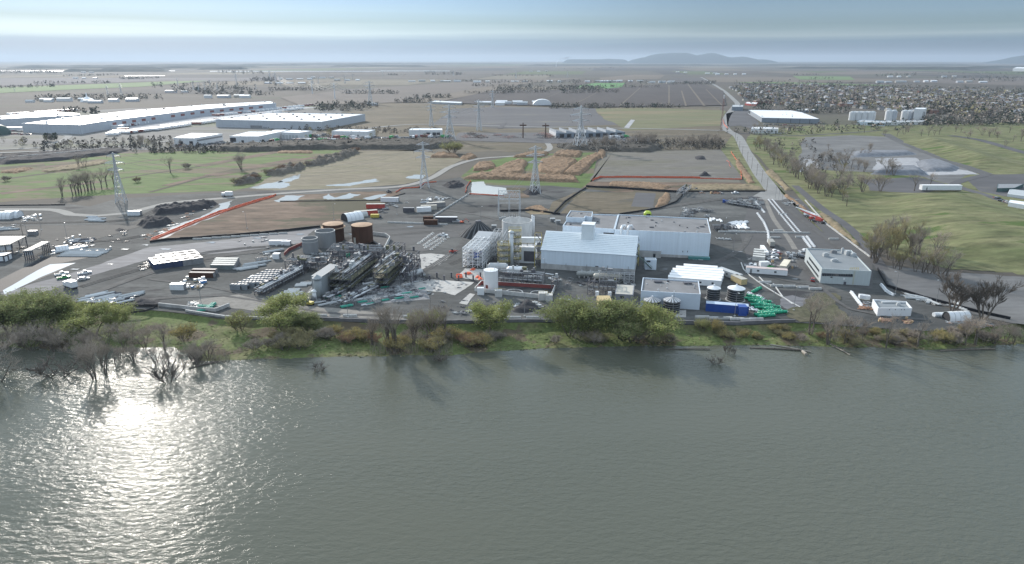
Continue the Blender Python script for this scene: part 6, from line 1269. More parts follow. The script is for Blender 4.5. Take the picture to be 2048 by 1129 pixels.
b = MB(); b.lathe((g.x, g.y, h - 2.2), [(r_, 0), (r_ + 1, .1), (r_ + 1, .35), (r_, .4)], 44); b.build('collar_walkway', rusttop, t)
b = MB(); b.faces([(g.x + (r_ + .06) * math.cos(a), g.y + (r_ + .06) * math.sin(a), z) for z in (0, 4) for a in (-1.85, -1.65, -1.45, -1.3)], [(0, 1, 5, 4), (1, 2, 6, 5), (2, 3, 7, 6)]); b.build('pale_patch', beige, t)
t, g, r_, h = tank(726, 488.5, 449.5, 21, rust, rusttop, 'rust brown tank with ladder hoops, right of the two', dome=.1, rings=0)
b = MB(); b.faces([(g.x + (r_ + .06) * math.cos(a), g.y + (r_ + .06) * math.sin(a), z) for z in (0, 3.6) for a in (-2.35, -2.2, -2.05)], [(0, 1, 4, 3), (1, 2, 5, 4)]); b.build('pale_patch', beige, t)
for tt, gx_ in (('l', 0),): pass
b = MB()
for s in (-1, 1): b.path([Vector((g.x + s * r_ * .98, g.y - .5, h - 1)), Vector((g.x + s * (r_ + .6), g.y - .5, h + .2)), Vector((g.x + s * (r_ + .5), g.y - .5, h + 1.8))], .09, 5)
b.build('lifting_arm', rusttop, t)
gt = mat('dull galvanised shell', (.25, .26, .27), .55, metal=.2, var=.1, scale=.3, stretch=(1, 1, .3))
tank(653, 498, 461.5, 19.5, gt, None, 'wide open grey tank behind the small ringed tank', open_=True, rim=rooflight)
tank(622, 509, 476, 15.5, gt, None, 'small open grey tank with pale ring, frontmost of the four left tanks', open_=True, rim=concp, rings=1)
def wallrun(name, label, px, h, w, m, cat='wall', inner=None, caps=None):
 P = [G(*p) for p in px]; t = thing(name, label, cat, P[0]); b = MB()
 for a, c in zip(P, P[1:]):
  d = (c - a).normalized(); n = Vector((-d.y, d.x, 0)) * w / 2; a2, c2 = a, c + d * w * .3
  b.prism([(a2 - n)[:2], (c2 - n)[:2], (c2 + n)[:2], (a2 + n)[:2]], 0, h)
 b.build('panel', m, t); return t
wallrun('bund_wall', 'pale bund wall wrapping the two rust brown tanks', [(640, 494), (680, 496), (768, 504), (780, 480), (771, 474), (745, 471)], 2.2, .4, concp, 'bund')
wallrun('bund_wall', 'dark red bund wall left of the grey tanks', [(569, 512), (578, 503), (607, 490)], 1.8, .4, brick, 'bund')
# -- striped conical dome, grey shed, white lattice frame
def cone():
 g = G(957, 471); R_, h = 11.5, HT(957, 471, 446) + .8; t = thing('conical_dome', 'striped dark and silver conical dome left of the concrete tank', 'dome', g); n = 56; b = MB()
 for k in range(n):
  a0, a1 = 2 * math.pi * k / n, 2 * math.pi * (k + 1) / n
  for (r0, z0), (r1, z1) in (((R_, 0), (R_ * .62, h * .52)), ((R_ * .62, h * .52), (R_ * .14, h))):
   b.poly([(g.x + r0 * math.cos(a0), g.y + r0 * math.sin(a0), z0), (g.x + r0 * math.cos(a1), g.y + r0 * math.sin(a1), z0), (g.x + r1 * math.cos(a1), g.y + r1 * math.sin(a1), z1), (g.x + r1 * math.cos(a0), g.y + r1 * math.sin(a0), z1)], 0 if k % 3 == 0 else 1)
 b.build('skin', [mat('pale stripe sheet', (.12, .125, .13), .85, spec=.1), mat('charcoal sheet', (.03, .032, .036), .85, spec=.1)], t); c = MB(); c.lathe((g.x, g.y, h), [(R_ * .15, -.1), (R_ * .15, .5), (.02, .8)], 16); c.build('top_ring', dsteel, t)
cone()
Sh = bld('open_shed', 'plain grey roofed shed between the striped dome and the lattice frame', 'shed', [(946, 475.5), (993, 478.5), (1000.5, 464.8), (957, 462)], None, mat('grey shed wall', (.25, .26, .28), .6), mat('grey metal roof', (.30, .32, .34), .45, var=.04, scale=.1), h=9, par=.02)
def lattice(name, label, P, h, levels, nx, ny, m, th=.22, cat='steel frame', brace=True, parts=None):
 """P = four ground corners (front left, front right, back right, back left)"""
 c = sum(P, Vector()) / 4; t = thing(name, label, cat, c); f = MB(); bm_ = MB(); dg = MB()
 Q = lambda u, v: P[0].lerp(P[1], u).lerp(P[3].lerp(P[2], u), v); ang = math.atan2((P[1] - P[0]).y, (P[1] - P[0]).x)
 for i in range(nx + 1):
  for j in range(ny + 1):
   if ny > 2 and nx > 2 and 0 < i < nx and 0 < j < ny and (i + j) % 2: continue
   q = Q(i / nx, j / ny); f = MB(); f.tube((q.x, q.y, 0), (q.x, q.y, h), th, n=4); f.build('column', m, t)
 for l in range(1, levels + 1):
  z = h * l / levels
  for i in range(nx + 1): a, b_ = Q(i / nx, 0), Q(i / nx, 1); bm_.tube((a.x, a.y, z), (b_.x, b_.y, z), th * .8, n=4)
  for j in range(ny + 1): a, b_ = Q(0, j / ny), Q(1, j / ny); bm_.tube((a.x, a.y, z), (b_.x, b_.y, z), th * .8, n=4)
  if brace:
   for i in range(nx):
    for v in (0, 1):
     a, b_ = Q(i / nx, v), Q((i + 1) / nx, v); z0, z1 = (h * (l - 1) / levels, z) if (i + l) % 2 else (z, h * (l - 1) / levels); dg.tube((a.x, a.y, z0), (b_.x, b_.y, z1), th * .45, n=3)
   for j in range(ny):
    for u in (0, 1):
     a, b_ = Q(u, j / ny), Q(u, (j + 1) / ny); z0, z1 = (h * (l - 1) / levels, z) if (j + l) % 2 else (z, h * (l - 1) / levels); dg.tube((a.x, a.y, z0), (b_.x, b_.y, z1), th * .45, n=3)
 bm_.build('beams', m, t); 
 if brace: dg.build('braces', m, t)
 return t, Q
hw = HT(926, 535, 496.5)
TL, QL = lattice('lattice_building', 'white open steel frame building left of the yellow tower', [G(926, 535), G(965, 537), G(980, 477, 0) * 0 + G(965, 537) + Vector((5.5, 24, 0)), G(926, 535) + Vector((5.5, 24, 0))], hw, 6, 4, 7, white, .2)
f = MB()
for k in range(8):
 for l in range(5): q = QL(rr.uniform(.15, .85), rr.uniform(.05, .9)); f.box((q.x, q.y, hw * (l + .05) / 6), (rr.uniform(.8, 2.5), rr.uniform(.8, 2.5), rr.uniform(.8, 1.8)), rr.random())
f.build('inner_equipment', msteel, TL); f = MB(); q = QL(.62, .12); f.box((q.x, q.y, hw * .45), (2.6, 2, 3.2)); f.box((q.x + 1.5, q.y + 3, hw * .58), (2.2, 1.6, 1.5)); f.build('blue_vessel', blue, TL)
for l in range(1, 6): f = MB(); a = [QL(*u) for u in ((.1, .1), (.9, .1), (.9, .9), (.1, .9))]; f.prism([p[:2] for p in a], hw * l / 6 - .12, hw * l / 6 - .08); f.build('floor_grating', msteel, TL) if l % 2 else None
TL2, QL2 = lattice('lattice_annex', 'second white steel frame joining the lattice building to the yellow tower', [G(982, 520), G(1006, 522), G(1006, 522) + Vector((2, 16, 0)), G(982, 520) + Vector((2, 16, 0))], 13, 5, 3, 4, mat('pale grey steel', (.42, .43, .44), .45), .17)
f = MB()
for k in range(14): q = QL2(rr.uniform(.1, .9), rr.uniform(.1, .9)); f.tube((q.x, q.y, rr.uniform(1, 9)), (q.x + rr.uniform(-2, 2), q.y + rr.uniform(-2, 3), rr.uniform(1, 12)), .22, n=6)
f.build('piping', steel, TL2)
gY, hY = ptube('process_column', 'tall slim white column beside the yellow platform tower', 1022.9, 533, 464, 1.1, mat('pearl column', (.55, .58, .60), .35), 'column')
def platform_tower(name, label, px, by, ty, w, d, decks, mt=yellow):
 g = G(px, by); h = HT(px, by, ty); t = thing(name, label, 'platform tower', g); f = MB()
 for x in (-w / 2, w / 2):
  for y in (-d / 2, d / 2): f.box((g.x + x, g.y + y, 0), (.25, .25, h))
 n = 9
 for k in range(n):
  z0, z1 = h * k / n, h * (k + 1) / n
  for y in (-d / 2, d / 2): f.tube((g.x - w / 2, g.y + y, z0), (g.x + w / 2, g.y + y, z1), .09, n=3); f.tube((g.x + w / 2, g.y + y, z0), (g.x - w / 2, g.y + y, z1), .09, n=3); f.tube((g.x - w / 2, g.y + y, z1), (g.x + w / 2, g.y + y, z1), .12, n=4)
  for x in (-w / 2, w / 2): f.tube((g.x + x, g.y - d / 2, z0), (g.x + x, g.y + d / 2, z1), .09, n=3)
 f.build('frame', steel, t)
 for z in decks:
  z *= h; D = MB(); D.box((g.x, g.y, z - .15), (w + 2.2, d + 2.2, .15)); o = D.build('deck', olive, t); r_ = MB()
  W_, E_ = (w + 2.2) / 2, (d + 2.2) / 2
  for zz in (.55, 1.1):
   C_ = [(-W_, -E_), (W_, -E_), (W_, E_), (-W_, E_)]
   for i in range(4): a, c = C_[i], C_[(i + 1) % 4]; r_.tube((g.x + a[0], g.y + a[1], z + zz), (g.x + c[0], g.y + c[1], z + zz), .06, n=4)
  for k in range(7):
   for y in (-E_, E_): r_.tube((g.x - W_ + k * W_ / 3, g.y + y, z), (g.x - W_ + k * W_ / 3, g.y + y, z + 1.1), .06, n=4)
  r_.build('guard_rail', mt, o)
 for k in range(4): V = MB(); x, y = rr.uniform(-w / 3, w / 3), rr.uniform(-d / 3, d / 3); z = h * decks[k % len(decks)]; V.tube((g.x + x, g.y + y, z * .75), (g.x + x, g.y + y, z + 1.6), .6, n=10); V.build('vessel', steel, t)
 return t
platform_tower('platform_tower', 'tall tower with yellow railed decks between frame and ribbed hall', 1030, 530, 461, 4, 4, (.2, .42, .62, .82, 1.0))
platform_tower('platform_tower', 'shorter tower with yellow railed decks left of the slim column', 1008, 533, 488, 4, 4, (.25, .5, .74, .97))
Bd = bld('transfer_house', 'white block with large grey roller door beside the ribbed hall', 'building', [(1038, 494.5), (1072, 496), (1074, 485), (1041, 484)], (1071, 528, 496), white, roofwhite, par=.2); panel(Bd, 0, (1047.5, 503, 1070, 523.5), dsteel, 'roller_door')
for i, (x0, x1, y, z, r_) in enumerate(((1037, 1084, 480, 11.5, 1.3), (1040, 1070, 487, 8.5, 1.2))):
 a, c = G(x0, y, z), G(x1, y, z); t = thing('conveyor_duct', 'pale horizontal duct running into the ribbed hall, %s of the two' % ['upper', 'lower'][i], 'duct', a); b = MB(); b.box(((a.x + c.x) / 2, a.y, z - r_), ((c - a).length, 2.4, 2 * r_)); b.build('casing', beige if i else white, t); b = MB()
 for k in range(4): b.box((a.x + (c.x - a.x) * (k + .5) / 4, a.y, 0), (.3, .3, z - r_ + .02))
 b.build('supports', dsteel, t)
def hvessel(px, py, L_, r_, rz, label, m=rooflight, name='horizontal_vessel', z=0):
 g = G(px, py); t = thing(name, label, 'vessel', g); d = Vector((math.cos(rz), math.sin(rz), 0)); c = g + Vector((0, 0, r_ + .8 + z)); b = MB(); n = 16
 b.tube(c - d * L_ / 2, c + d * L_ / 2, r_, n=n); b.tube(c + d * L_ / 2, c + d * (L_ / 2 + r_ * .5), r_, r_ * .55, n=n); b.tube(c - d * L_ / 2, c - d * (L_ / 2 + r_ * .5), r_, r_ * .55, n=n); b.build('shell', m, t, smooth=False); s = MB()
 for k in (-.33, .33): q = g + d * L_ * k; s.box((q.x, q.y, 0), (.5, r_ * 1.6, r_ * .6 + .8 + z), rz)
 s.build('saddle', conc, t); v = MB(); v.tube(c, c + Vector((0, 0, r_ + .6)), .3, n=8); v.build('manhole', steel, t); return t
hvessel(996, 545, 8, 2.0, -.05, 'pale horizontal vessel behind the white tank, left of two'); hvessel(1034, 552, 8, 2.0, -.05, 'pale horizontal vessel behind the white tank, right of two', white)
hvessel(831, 556, 8, 1.5, .95, 'pale grey vessel lying slanted at the right edge of the pipe racks'); hvessel(1066, 567, 8, 1.5, 0, 'long pale vessel inside the pipe rack behind the bund')
for k in range(3): hvessel(1163 + k * 17, 556 + k * .5, 3.6, 1.3, .1, 'weathered grey tank segment before the ribbed hall, %s from the left' % nth(k + 1), mat('mottled grey', (.28, .29, .28), .7, var=.3, scale=2))
hvessel(1215, 563, 12, 1.5, -.1, 'long beige vessel in the low frame before the ribbed hall', beige)
def rack(name, label, a, c, w, h, levels, bays, m=dsteel, pipes=8, decks=False, eq=6, th=.16, seed=0, pm=None, r0=.12, braces=True):
 r2 = random.Random(seed); A, C_ = G(*a), G(*c); d = (C_ - A).normalized(); n = Vector((-d.y, d.x, 0)) * w / 2; L_ = (C_ - A).length
 t, Q = lattice(name, label, [A - n, C_ - n, C_ + n, A + n], h, levels, bays, max(1, int(w / 5)), m, th, 'pipe rack', braces); mid = (A + C_) / 2
 for k in range(pipes):
  l = r2.randint(1, levels); z = h * l / levels + r0 + .12; o = r2.uniform(-.45, .45) * 2; f0, f1 = (0, 1) if r2.random() < .6 else sorted((r2.random(), r2.random())); rr_ = r0 * r2.uniform(.7, 1.9)
  if f1 - f0 < .2: f0, f1 = 0, 1
  p, q = A + d * L_ * f0 + n * o + Vector((0, 0, z)), A + d * L_ * f1 + n * o + Vector((0, 0, z)); b = MB(); b.tube(p, q, rr_, n=6)
  if r2.random() < .5: b.tube(q, q - Vector((0, 0, min(z - .1, h * .4))), rr_, n=6)
  b.build('pipe', pm or r2.choice([steel, rooflight, msteel, msteel]), t)
 if decks:
  for l in range(1, levels):
   z = h * l / levels; b = MB(); b.prism([(A - n * 1.1)[:2], (C_ - n * 1.1)[:2], (C_ + n * 1.1)[:2], (A + n * 1.1)[:2]], z - .1, z + .02); D = b.build('deck', olive if l < levels or levels == 1 else msteel, t); g_ = MB(); cs = [A - n * 1.1, C_ - n * 1.1, C_ + n * 1.1, A + n * 1.1]
   for i in range(4):
    p, q = cs[i], cs[(i + 1) % 4]
    for zz in (.5, 1.05): g_.tube(p + Vector((0, 0, z + zz)), q + Vector((0, 0, z + zz)), .07, n=4)
    for k in range(int((q - p).length / 2)): s = p.lerp(q, k * 2 / (q - p).length); g_.tube(s + Vector((0, 0, z)), s + Vector((0, 0, z + 1.05)), .05, n=4)
   g_.build('guard_rail', olive, D)
 for k in range(eq):
  l = r2.randint(0, levels); z = h * l / levels + .05; p = A + d * L_ * r2.uniform(.05, .95) + n * r2.uniform(-.7, .7); b = MB()
  s = r2.random()
  if s < .4: b.box((p.x, p.y, z), (r2.uniform(.8, 2.4), r2.uniform(.8, 1.8), r2.uniform(.8, min(2.2, h / levels))), math.atan2(d.y, d.x))
  elif s < .7: b.tube((p.x, p.y, z), (p.x, p.y, z + min(2.6, h / levels)), r2.uniform(.35, .7), n=10)
  else: q = p + d * r2.uniform(1.5, 3.5); b.tube((p.x, p.y, z + .8), (q.x, q.y, z + .8), r2.uniform(.35, .65), n=10)
  b.build('equipment', r2.choice([msteel, dsteel, dsteel, rooflight, msteel, olive]), t)
 return t
rack('pipe_rack', 'dark pipe rack standing along the back of the bund', (1000, 566), (1087, 573), 6, 6, 2, 9, pipes=12, eq=22, seed=1)
rack('pipe_rack', 'low frame of white pipes in front of the ribbed hall', (1199, 562), (1268, 566), 4, 4.5, 2, 7, mat('pale grey steel', ()), 8, eq=8, seed=2)
rack('pipe_rack', 'dark open frame on the yard between bund and beige shed, larger one', (1198, 583), (1232, 585), 7, 6, 3, 4, pipes=3, eq=3, seed=3)
rack('pipe_rack', 'dark open frame on the yard between bund and beige shed, left narrow one', (1177, 587), (1188, 588), 5, 6.5, 3, 1, pipes=2, eq=2, seed=4)
rack('pipe_rack', 'small dark frame standing free right of the bund', (1104, 579), (1116, 580), 4, 6, 3, 1, pipes=1, eq=1, seed=5)
rack('pipe_rack', 'tallest dark pipe rack across the plant below the rust tanks', (662, 541), (766, 543), 8, HT(662, 541, 498), 4, 9, pipes=22, eq=34, seed=6, pm=msteel, th=.22)
for k, (x, z1) in enumerate(((697, 9.5), (702, 9.8))): g = G(x, 545); t = thing('green_riser', 'bright green upright pipe stack in the tallest rack, %s of two' % ['left', 'right'][k], 'riser', g); b = MB(); b.tube((g.x, g.y, .2), (g.x, g.y, z1), .5, n=10); [b.box((g.x, g.y, z), (1.5, 1.2, .3)) for z in (2, 4, 6, 8)]; b.build('riser', mat('bright green wrap', (.02, .34, .20), .4), t)
rack('pipe_rack', 'lower left stretch of the dark pipe rack below the grey tanks', (579, 538), (660, 544), 7, HT(579, 538, 518), 2, 8, pipes=14, eq=16, seed=7, pm=msteel, th=.22)
rack('process_module', 'large process module with olive decks and a crown of pipes', (682, 588), (735, 545), 10, 9.8, 3, 8, pipes=30, decks=True, eq=70, seed=8, r0=.16)
rack('process_module', 'smaller process module with olive decks right of the large one', (762, 578), (800, 543), 6.5, 10, 4, 6, pipes=16, decks=True, eq=40, seed=9)
rack('pipe_rack', 'dark frame of tall columns at the right end of the plant', (806, 560), (826, 538), 7, 9.5, 4, 4, pipes=6, eq=14, seed=10, pm=msteel, th=.24)
rack('pipe_rack', 'long low rack of parallel pipes, lower of the two at left', (519, 592), (600, 549), 5, 3.2, 2, 16, pipes=16, eq=40, seed=11, r0=.14, pm=steel)
rack('pipe_rack', 'long low rack of parallel pipes, upper of the two at left', (556, 566), (612, 536), 4, 3.0, 1, 10, pipes=10, eq=14, seed=12, r0=.12, pm=steel)
rack('pipe_rack', 'low pipe track crossing the slab below the large module', (652, 603), (706, 577), 4, 1.8, 1, 10, pipes=12, eq=30, seed=13, pm=steel)
rack('pipe_rack', 'low pipe track at the river edge of the plant slab', (684, 611), (750, 578), 5, 1.5, 1, 10, pipes=16, eq=40, seed=14, pm=steel)
Dk = bld('covered_gallery', 'long light grey enclosed gallery slanting through the plant', 'gallery', [(622.3, 552), (641.5, 555), (679, 530.5), (659, 528)], (632, 592, 552), mat('light grey gallery sheet', (.27, .295, .31), .6, var=.08), mat('light grey gallery roof', (.21, .23, .25), .7, var=.05), par=.02)
gV, hV = ptube('process_column', 'stout grey upright vessel at the near end of the gallery', 638, 599, 556, 1.7, mat('light grey gallery sheet', ()), 'column')
for i, (x, y, h0) in enumerate(((624, 600, 585), (630, 601, 582))): g, h = ptube('small_vessel', 'small white capped vessel beside the stout grey one, %s of two' % ['left', 'right'][i], x, y, h0, 1.0, [beige, white][i], 'vessel')
Cb = bld('switch_room', 'grey cabin with striped roof raised among the left pipe racks', 'cabin', [(586.5, 530), (612, 532), (616.5, 525), (590, 523)], (611, 540, 532), mat('blue grey sheet', (.20, .24, .29), .5), rooflight, par=.05); window(Cb, 0, (597, 532, 599.5, 535.5))
for k in range(5): a, c = G(591 + k * 6, 523.5, Cb['h'] + .1), G(587.5 + k * 6, 530.5, Cb['h'] + .1); b = MB(); b.tube(a, c, .3, n=4); b.build('roof_rib', dsteel, Cb['t'])
ch = chiller_proto(5.2, 2.0, 2.6, m=mat('blue grey casing', (.21, .235, .26), .9, spec=.1)); hd = adir((464, 583), (478, 584))
k = 0
for j in range(8):
 for s in range(3 if 0 < j else 2):
  k += 1; f = j / 7.0; put(ch, 479 + 62 * f + s * 14 - 6 * (j == 0), 580 - 29 * f - s * .3, hd, 1, 'Grey louvred cooling unit, %s counted from the river end of the block' % nth(k), 'cooling unit', 'block of cooling units')
put(container_proto(5, white, 'site_container'), 512, 563, hd, 1, 'white roofed container among the grey cooling units', 'container')
mods = [container_proto(6, mat('muted navy panel', (.035, .055, .12), .5), 'room_module', w=5.2, h=3.3, roofm=roofwhite, vent=True, door=mat('grey green panel', (.25, .29, .29), .6)), container_proto(6, msteel, 'room_module', w=5.2, h=3.3, roofm=rooflight, vent=True)]
hm_ = adir((300, 538), (360, 528))
k = 0
for j, (x, y, n, dx, dy) in enumerate(((318, 537, 5, 19, -2.6), (312, 530, 5, 19, -2.6), (326, 523, 4, 19, -2.6))):
 for i in range(n): k += 1; put(mods[1 if i >= n - 2 else 0], x + dx * i, y + dy * i, hm_ + math.pi / 2, 1, 'White roofed blue room module, %s counted from the river corner of its block' % nth(k), 'room module', 'room modules on the left yard')
cb = container_proto(12, rust, 'shipping_container', roofm=mat('dusty roof', (.40, .36, .33), .8)); cg = container_proto(12, mat('grey green container', (.16, .20, .20), .5), 'shipping_container', roofm=mat('dull pale roof', (.36, .38, .37), .7)); cd = container_proto(12, dsteel, 'shipping_container', roofm=roofwhite); cbl = container_proto(12, mat('grey blue container', (.12, .15, .19), .5), 'shipping_container', roofm=msteel)
for i, (p, x, y, a) in enumerate(((cb, 405, 555, -.05), (cb, 410, 548.5, -.05))): put(p, x, y, a, 1, 'rusty brown shipping container on the left yard, %s of the pair' % ['front', 'back'][i], 'container')
for i in range(4): put(cg, 447 + i * 2.5, 539 - i * 4.2, -.03, 1, 'Grey green shipping container, %s of four side by side left of the racks' % nth(i + 1), 'container', 'grey green containers')
put(container_proto(6.5, white, 'site_container', h=3), 357, 580, -.05, 1, 'white box container near the heap of steel', 'container')
put(container_proto(3.5, white, 'site_container', w=3, h=3), 554, 518, 0, 1, 'small white cube container near the grey tanks', 'container')
put(container_proto(10, white, 'site_container'), 557, 490, .02, 1, 'white low container beside the damp road', 'container'); put(container_proto(5, white, 'site_container'), 573, 491, .02, 1, 'short white container next to the one beside the damp road', 'container')
def canopy(label, roofpx, by, h, m=beige):
 P = [G(x, y, h) for x, y in roofpx]; c = sum(P, Vector()) / 4; t = thing('open_canopy', label, 'canopy', (c.x, c.y, 0)); b = MB(); b.prism([p[:2] for p in P], h - .25, h); r_ = b.build('roof', m, t); s = MB(); n = 12
 for k in range(n + 1): a, c_ = P[0].lerp(P[1], k / n), P[3].lerp(P[2], k / n); s.tube((a.x, a.y, h + .08), (c_.x, c_.y, h + .08), .1, n=4)
 s.build('roof_ribs', msteel, r_); f = MB()
 for u in range(5):
  for v in (0, 1): q = P[0].lerp(P[1], u / 4).lerp(P[3].lerp(P[2], u / 4), v * .9 + .05); f = MB(); f.box((q.x, q.y, 0), (.35, .35, h - .2)); f.build('post', dsteel, t)
 w = MB(); a, c_ = P[0].lerp(P[3], .06), P[1].lerp(P[2], .06); d = (c_ - a); 
 w.prism([(a + d * .02)[:2], (c_ - d * .02)[:2], (c_ - d * .02 + Vector((0, .3, 0)))[:2], (a + d * .02 + Vector((0, .3, 0)))[:2]], h * .5, h - .3); w.build('side_panel', whitewall, t); return t
canopy('wide ribbed canopy with pale roof at the left edge of the yard', [(-30, 494), (20, 489), (52, 472.5), (-10, 473)], 0, 6.5); canopy('long narrow canopy on dark posts left of the beams', [(45, 503), (62, 501.5), (99, 484), (84, 483.5)], 0, 5.5, rooflight)
Lc = bld('container_cabin', 'dark cabin with two white doors at the left edge', 'cabin', [(-14, 513), (9, 511), (24, 505), (0, 504)], (9, 525, 511), dsteel, rooflight, par=.05); panel(Lc, 1, (9.5, 513, 15.5, 523), white, 'door'); panel(Lc, 1, (17.5, 509, 23.5, 519), white, 'door'); panel(Lc, 0, (-6, 514, 6, 523), white, 'door')
put(container_proto(5, msteel, 'site_container', roofm=roofwhite), 67, 470, 0, 1, 'small dark box with white top on the left yard', 'container')
bp_ = pipes_proto(8, 22, .28, rooflight, 'beam_stack', 3, sp=5, rows=1)
for i, (x, y, a) in enumerate(((175, 504, -.02), (168, 509, -.03))): put(bp_, x, y, a, 1, 'long pale steel beams laid out beside the ditch, %s set' % ['upper', 'lower'][i], 'beams')
for i, (x, y) in enumerate(((137, 500), (144, 501))): g = G(x, y); b = MB(); b.box((g.x, g.y, .3), (16, 1.1, .9), .85); solo(b, 'box_girder', white, 'white box girder lying slanted by the small tent, %s of two' % ['left', 'right'][i], 'girder', g)
# -- barriers: white concrete blocks in rows
bar = MB(); bar.prism([(-.9, -.45), (.9, -.45), (.9, .45), (-.9, .45)], 0, .25); bar.prism([(-.85, -.22), (.85, -.22), (.85, .22), (-.85, .22)], .25, .85); bar = bar.build('barrier_block', white)
def barline(pts, n, where, rzo=0, grp=None, sc=1):
 P = [G(*p) for p in pts]; Ls = [(b_ - a).length for a, b_ in zip(P, P[1:])]; T_ = sum(Ls)
 for k in range(n):
  s = T_ * k / (n - 1); i = 0
  while i < len(Ls) - 1 and s > Ls[i]: s -= Ls[i]; i += 1
  q = P[i].lerp(P[i + 1], s / Ls[i]); d = P[i + 1] - P[i]; first = bar.name not in FIRST; FIRST[bar.name] = 1
  dup(bar, q + Vector((0, 0, .2)), math.atan2(d.y, d.x) + rzo + rr.uniform(-.06, .06), sc, '%s white barrier block from the far end of the %s' % (nth(k + 1).capitalize(), where), grp, first)['category'] = 'barrier'
barline([(1537, 401), (1590, 466)], 26, 'left of the double row', .5, 'double row of barrier blocks', .85); barline([(1545, 401), (1600, 466)], 26, 'right of the double row', .5, 'double row of barrier blocks', .85)
barline([(1606, 477), (1620, 496)], 8, 'left short row by the office', .5, 'short double row of barrier blocks', 1.1); barline([(1614, 476), (1628, 495)], 8, 'right short row by the office', .5, 'short double row of barrier blocks', 1.1)
barline([(1512, 407), (1528, 426)], 9, 'short row by the long machine', .5, 'short row of barrier blocks', 1.1); barline([(1515, 429), (1528, 447), (1536, 466), (1537, 478)], 17, 'bent row in the middle yard', .5, 'bent row of barrier blocks', 1.1)
barline([(1703, 588), (1716, 605), (1722, 613)], 9, 'row below the office block', .2, 'row below the office', 1.2); barline([(1763, 573), (1773, 585), (1783, 591)], 8, 'row right of the office block', .2, 'row right of the office', 1.2)
jb = MB(); jb.box((0, 0, 0), (5.6, .9, 1.0)); jb.box((0, 0, 1.0), (5.6, .35, .15)); jb = jb.build('long_barrier', concp)
for i, (x, y, a) in enumerate(((1404, 637, 0), (1432, 639, 0), (1450, 639, 0), (1474, 641, 0), (1494, 642, 0), (1512, 641, 0), (1028, 638, 0), (1066, 638, 0), (640, 634, 0), (820, 636, 0), (700, 634, 0), (1550, 477, .0), (1556, 463, 0), (1600, 476, 0), (1565, 430, 0), (1667, 480, 0), (1665, 567, .1), (1530, 567, 0), (1553, 574, 0), (1578, 575, 0), (1605, 577, 0), (1630, 580, 0), (1500, 466, 0), (1480, 465, 0), (1465, 464, 0))): put(jb, x, y, a, 1, 'long low concrete barrier lying on the yard or along its river edge', 'barrier', 'long concrete barriers')
for i in range(10): put(jb, 395 + i * 19, 480 - i * 1.3, .05, .9, 'pale barrier along the far edge of the damp road, %s from the left' % nth(i + 1), 'barrier', 'barriers along the damp road')
for i in range(9): put(jb, 783 + i * 13, 446.5 + i * .5, -.02, .9, 'pale barrier in the line left of the long dark container, %s from the left' % nth(i + 1), 'barrier', 'barrier line behind the plant')
for i in range(12): put(jb, 870 + i * 6.2, 432 - i * 3.9, adir((870, 432), (938, 392)), .9, 'Pale barrier along the slanted gravel lot edge, %s from the near end' % nth(i + 1), 'barrier', 'slanted barrier line')
for i in range(12): put(jb, 1445 + i * 15, 465 + i * .25, 0, .9, 'Pale barrier in the cross line right of the great hall, %s from the left' % nth(i + 1), 'barrier', 'cross barrier line')
of = lambda lb, px, h=1.6: fence('silt_fence', lb, px, h * .42, orange, 'silt fence', timber, 5, .08, .15, .5)
of('orange silt fence slanting down the brown field left of the plant', [(553, 391), (500, 407), (440, 425), (380, 448), (330, 470), (303, 480)], 3.2); of('second orange silt fence line beside the slanting one', [(550, 394), (470, 418), (400, 443), (345, 466), (300, 484)], 2.4)
of('orange silt fence running straight in front of the muddy field', [(1184, 363), (1200, 356), (1260, 356), (1385, 357), (1400, 358)], 4.2); of('orange silt fence turning up the right side of the muddy field', [(1400, 358), (1483, 360), (1482, 345), (1476, 325), (1462, 305)], 2.6); of('short orange fence piece in the muddy field', [(1461, 336), (1458, 325), (1453, 322)], 1.2)
of('orange fence along the near edge of the milky pond', [(938, 389), (975, 391), (1008, 393)], 2.6); of('orange fence on the left edge of the milky pond', [(941, 364), (935, 372), (930, 387)], 2.8); of('orange fence by the gravel road left of the pond', [(790, 386), (805, 378), (838, 376), (850, 367), (873, 365)], 2.4); of('orange fence beside the road junction mast', [(1446, 240), (1448, 250), (1456, 258)], 3.5)
for i, (px, h, m) in enumerate([([(300, 486), (330, 482), (420, 476), (520, 468), (610, 459), (640, 455)], 1.6, blackliner), ([(1172, 375), (1240, 378), (1320, 384), (1370, 386)], 1.8, blackliner), ([(1375, 384), (1530, 384)], 1.2, blackliner), ([(1172, 377), (1130, 405), (1106, 430)], 1.6, blackliner), ([(1370, 386), (1352, 405), (1320, 418), (1240, 430)], 1.3, blackliner),
 ([(1000, 424), (1060, 422), (1120, 430)], 1.4, blackliner), ([(1755, 540), (1775, 575), (1850, 598), (1950, 625), (2020, 640)], 1.4, blackliner), ([(0, 412), (130, 411)], 1, blackliner), ([(810, 388), (760, 402), (560, 404)], .8, blackliner), ([(1610, 402), (1650, 448), (1740, 516)], 1.0, conc)]): fence('retaining_liner', 'low dark liner wall, %s of ten along the yard edges and ditches' % nth(i + 1), px, h, m, 'liner wall', None, 8, .3)
wallrun('river_wall', 'grey retaining wall along the river edge of the plant', [(372, 624), (450, 636), (560, 640)], 1.0, .8, conc, 'retaining wall')
fence('river_barrier', 'long dark grey barrier wall along the river side of the whole plant', [(600, 640), (760, 646), (930, 647), (1060, 644), (1340, 648), (1480, 650), (1590, 645)], 1.5, mat('grey geotextile', (.14, .14, .15), .9, var=.3, scale=.3), 'retaining wall', None, 7, .3)
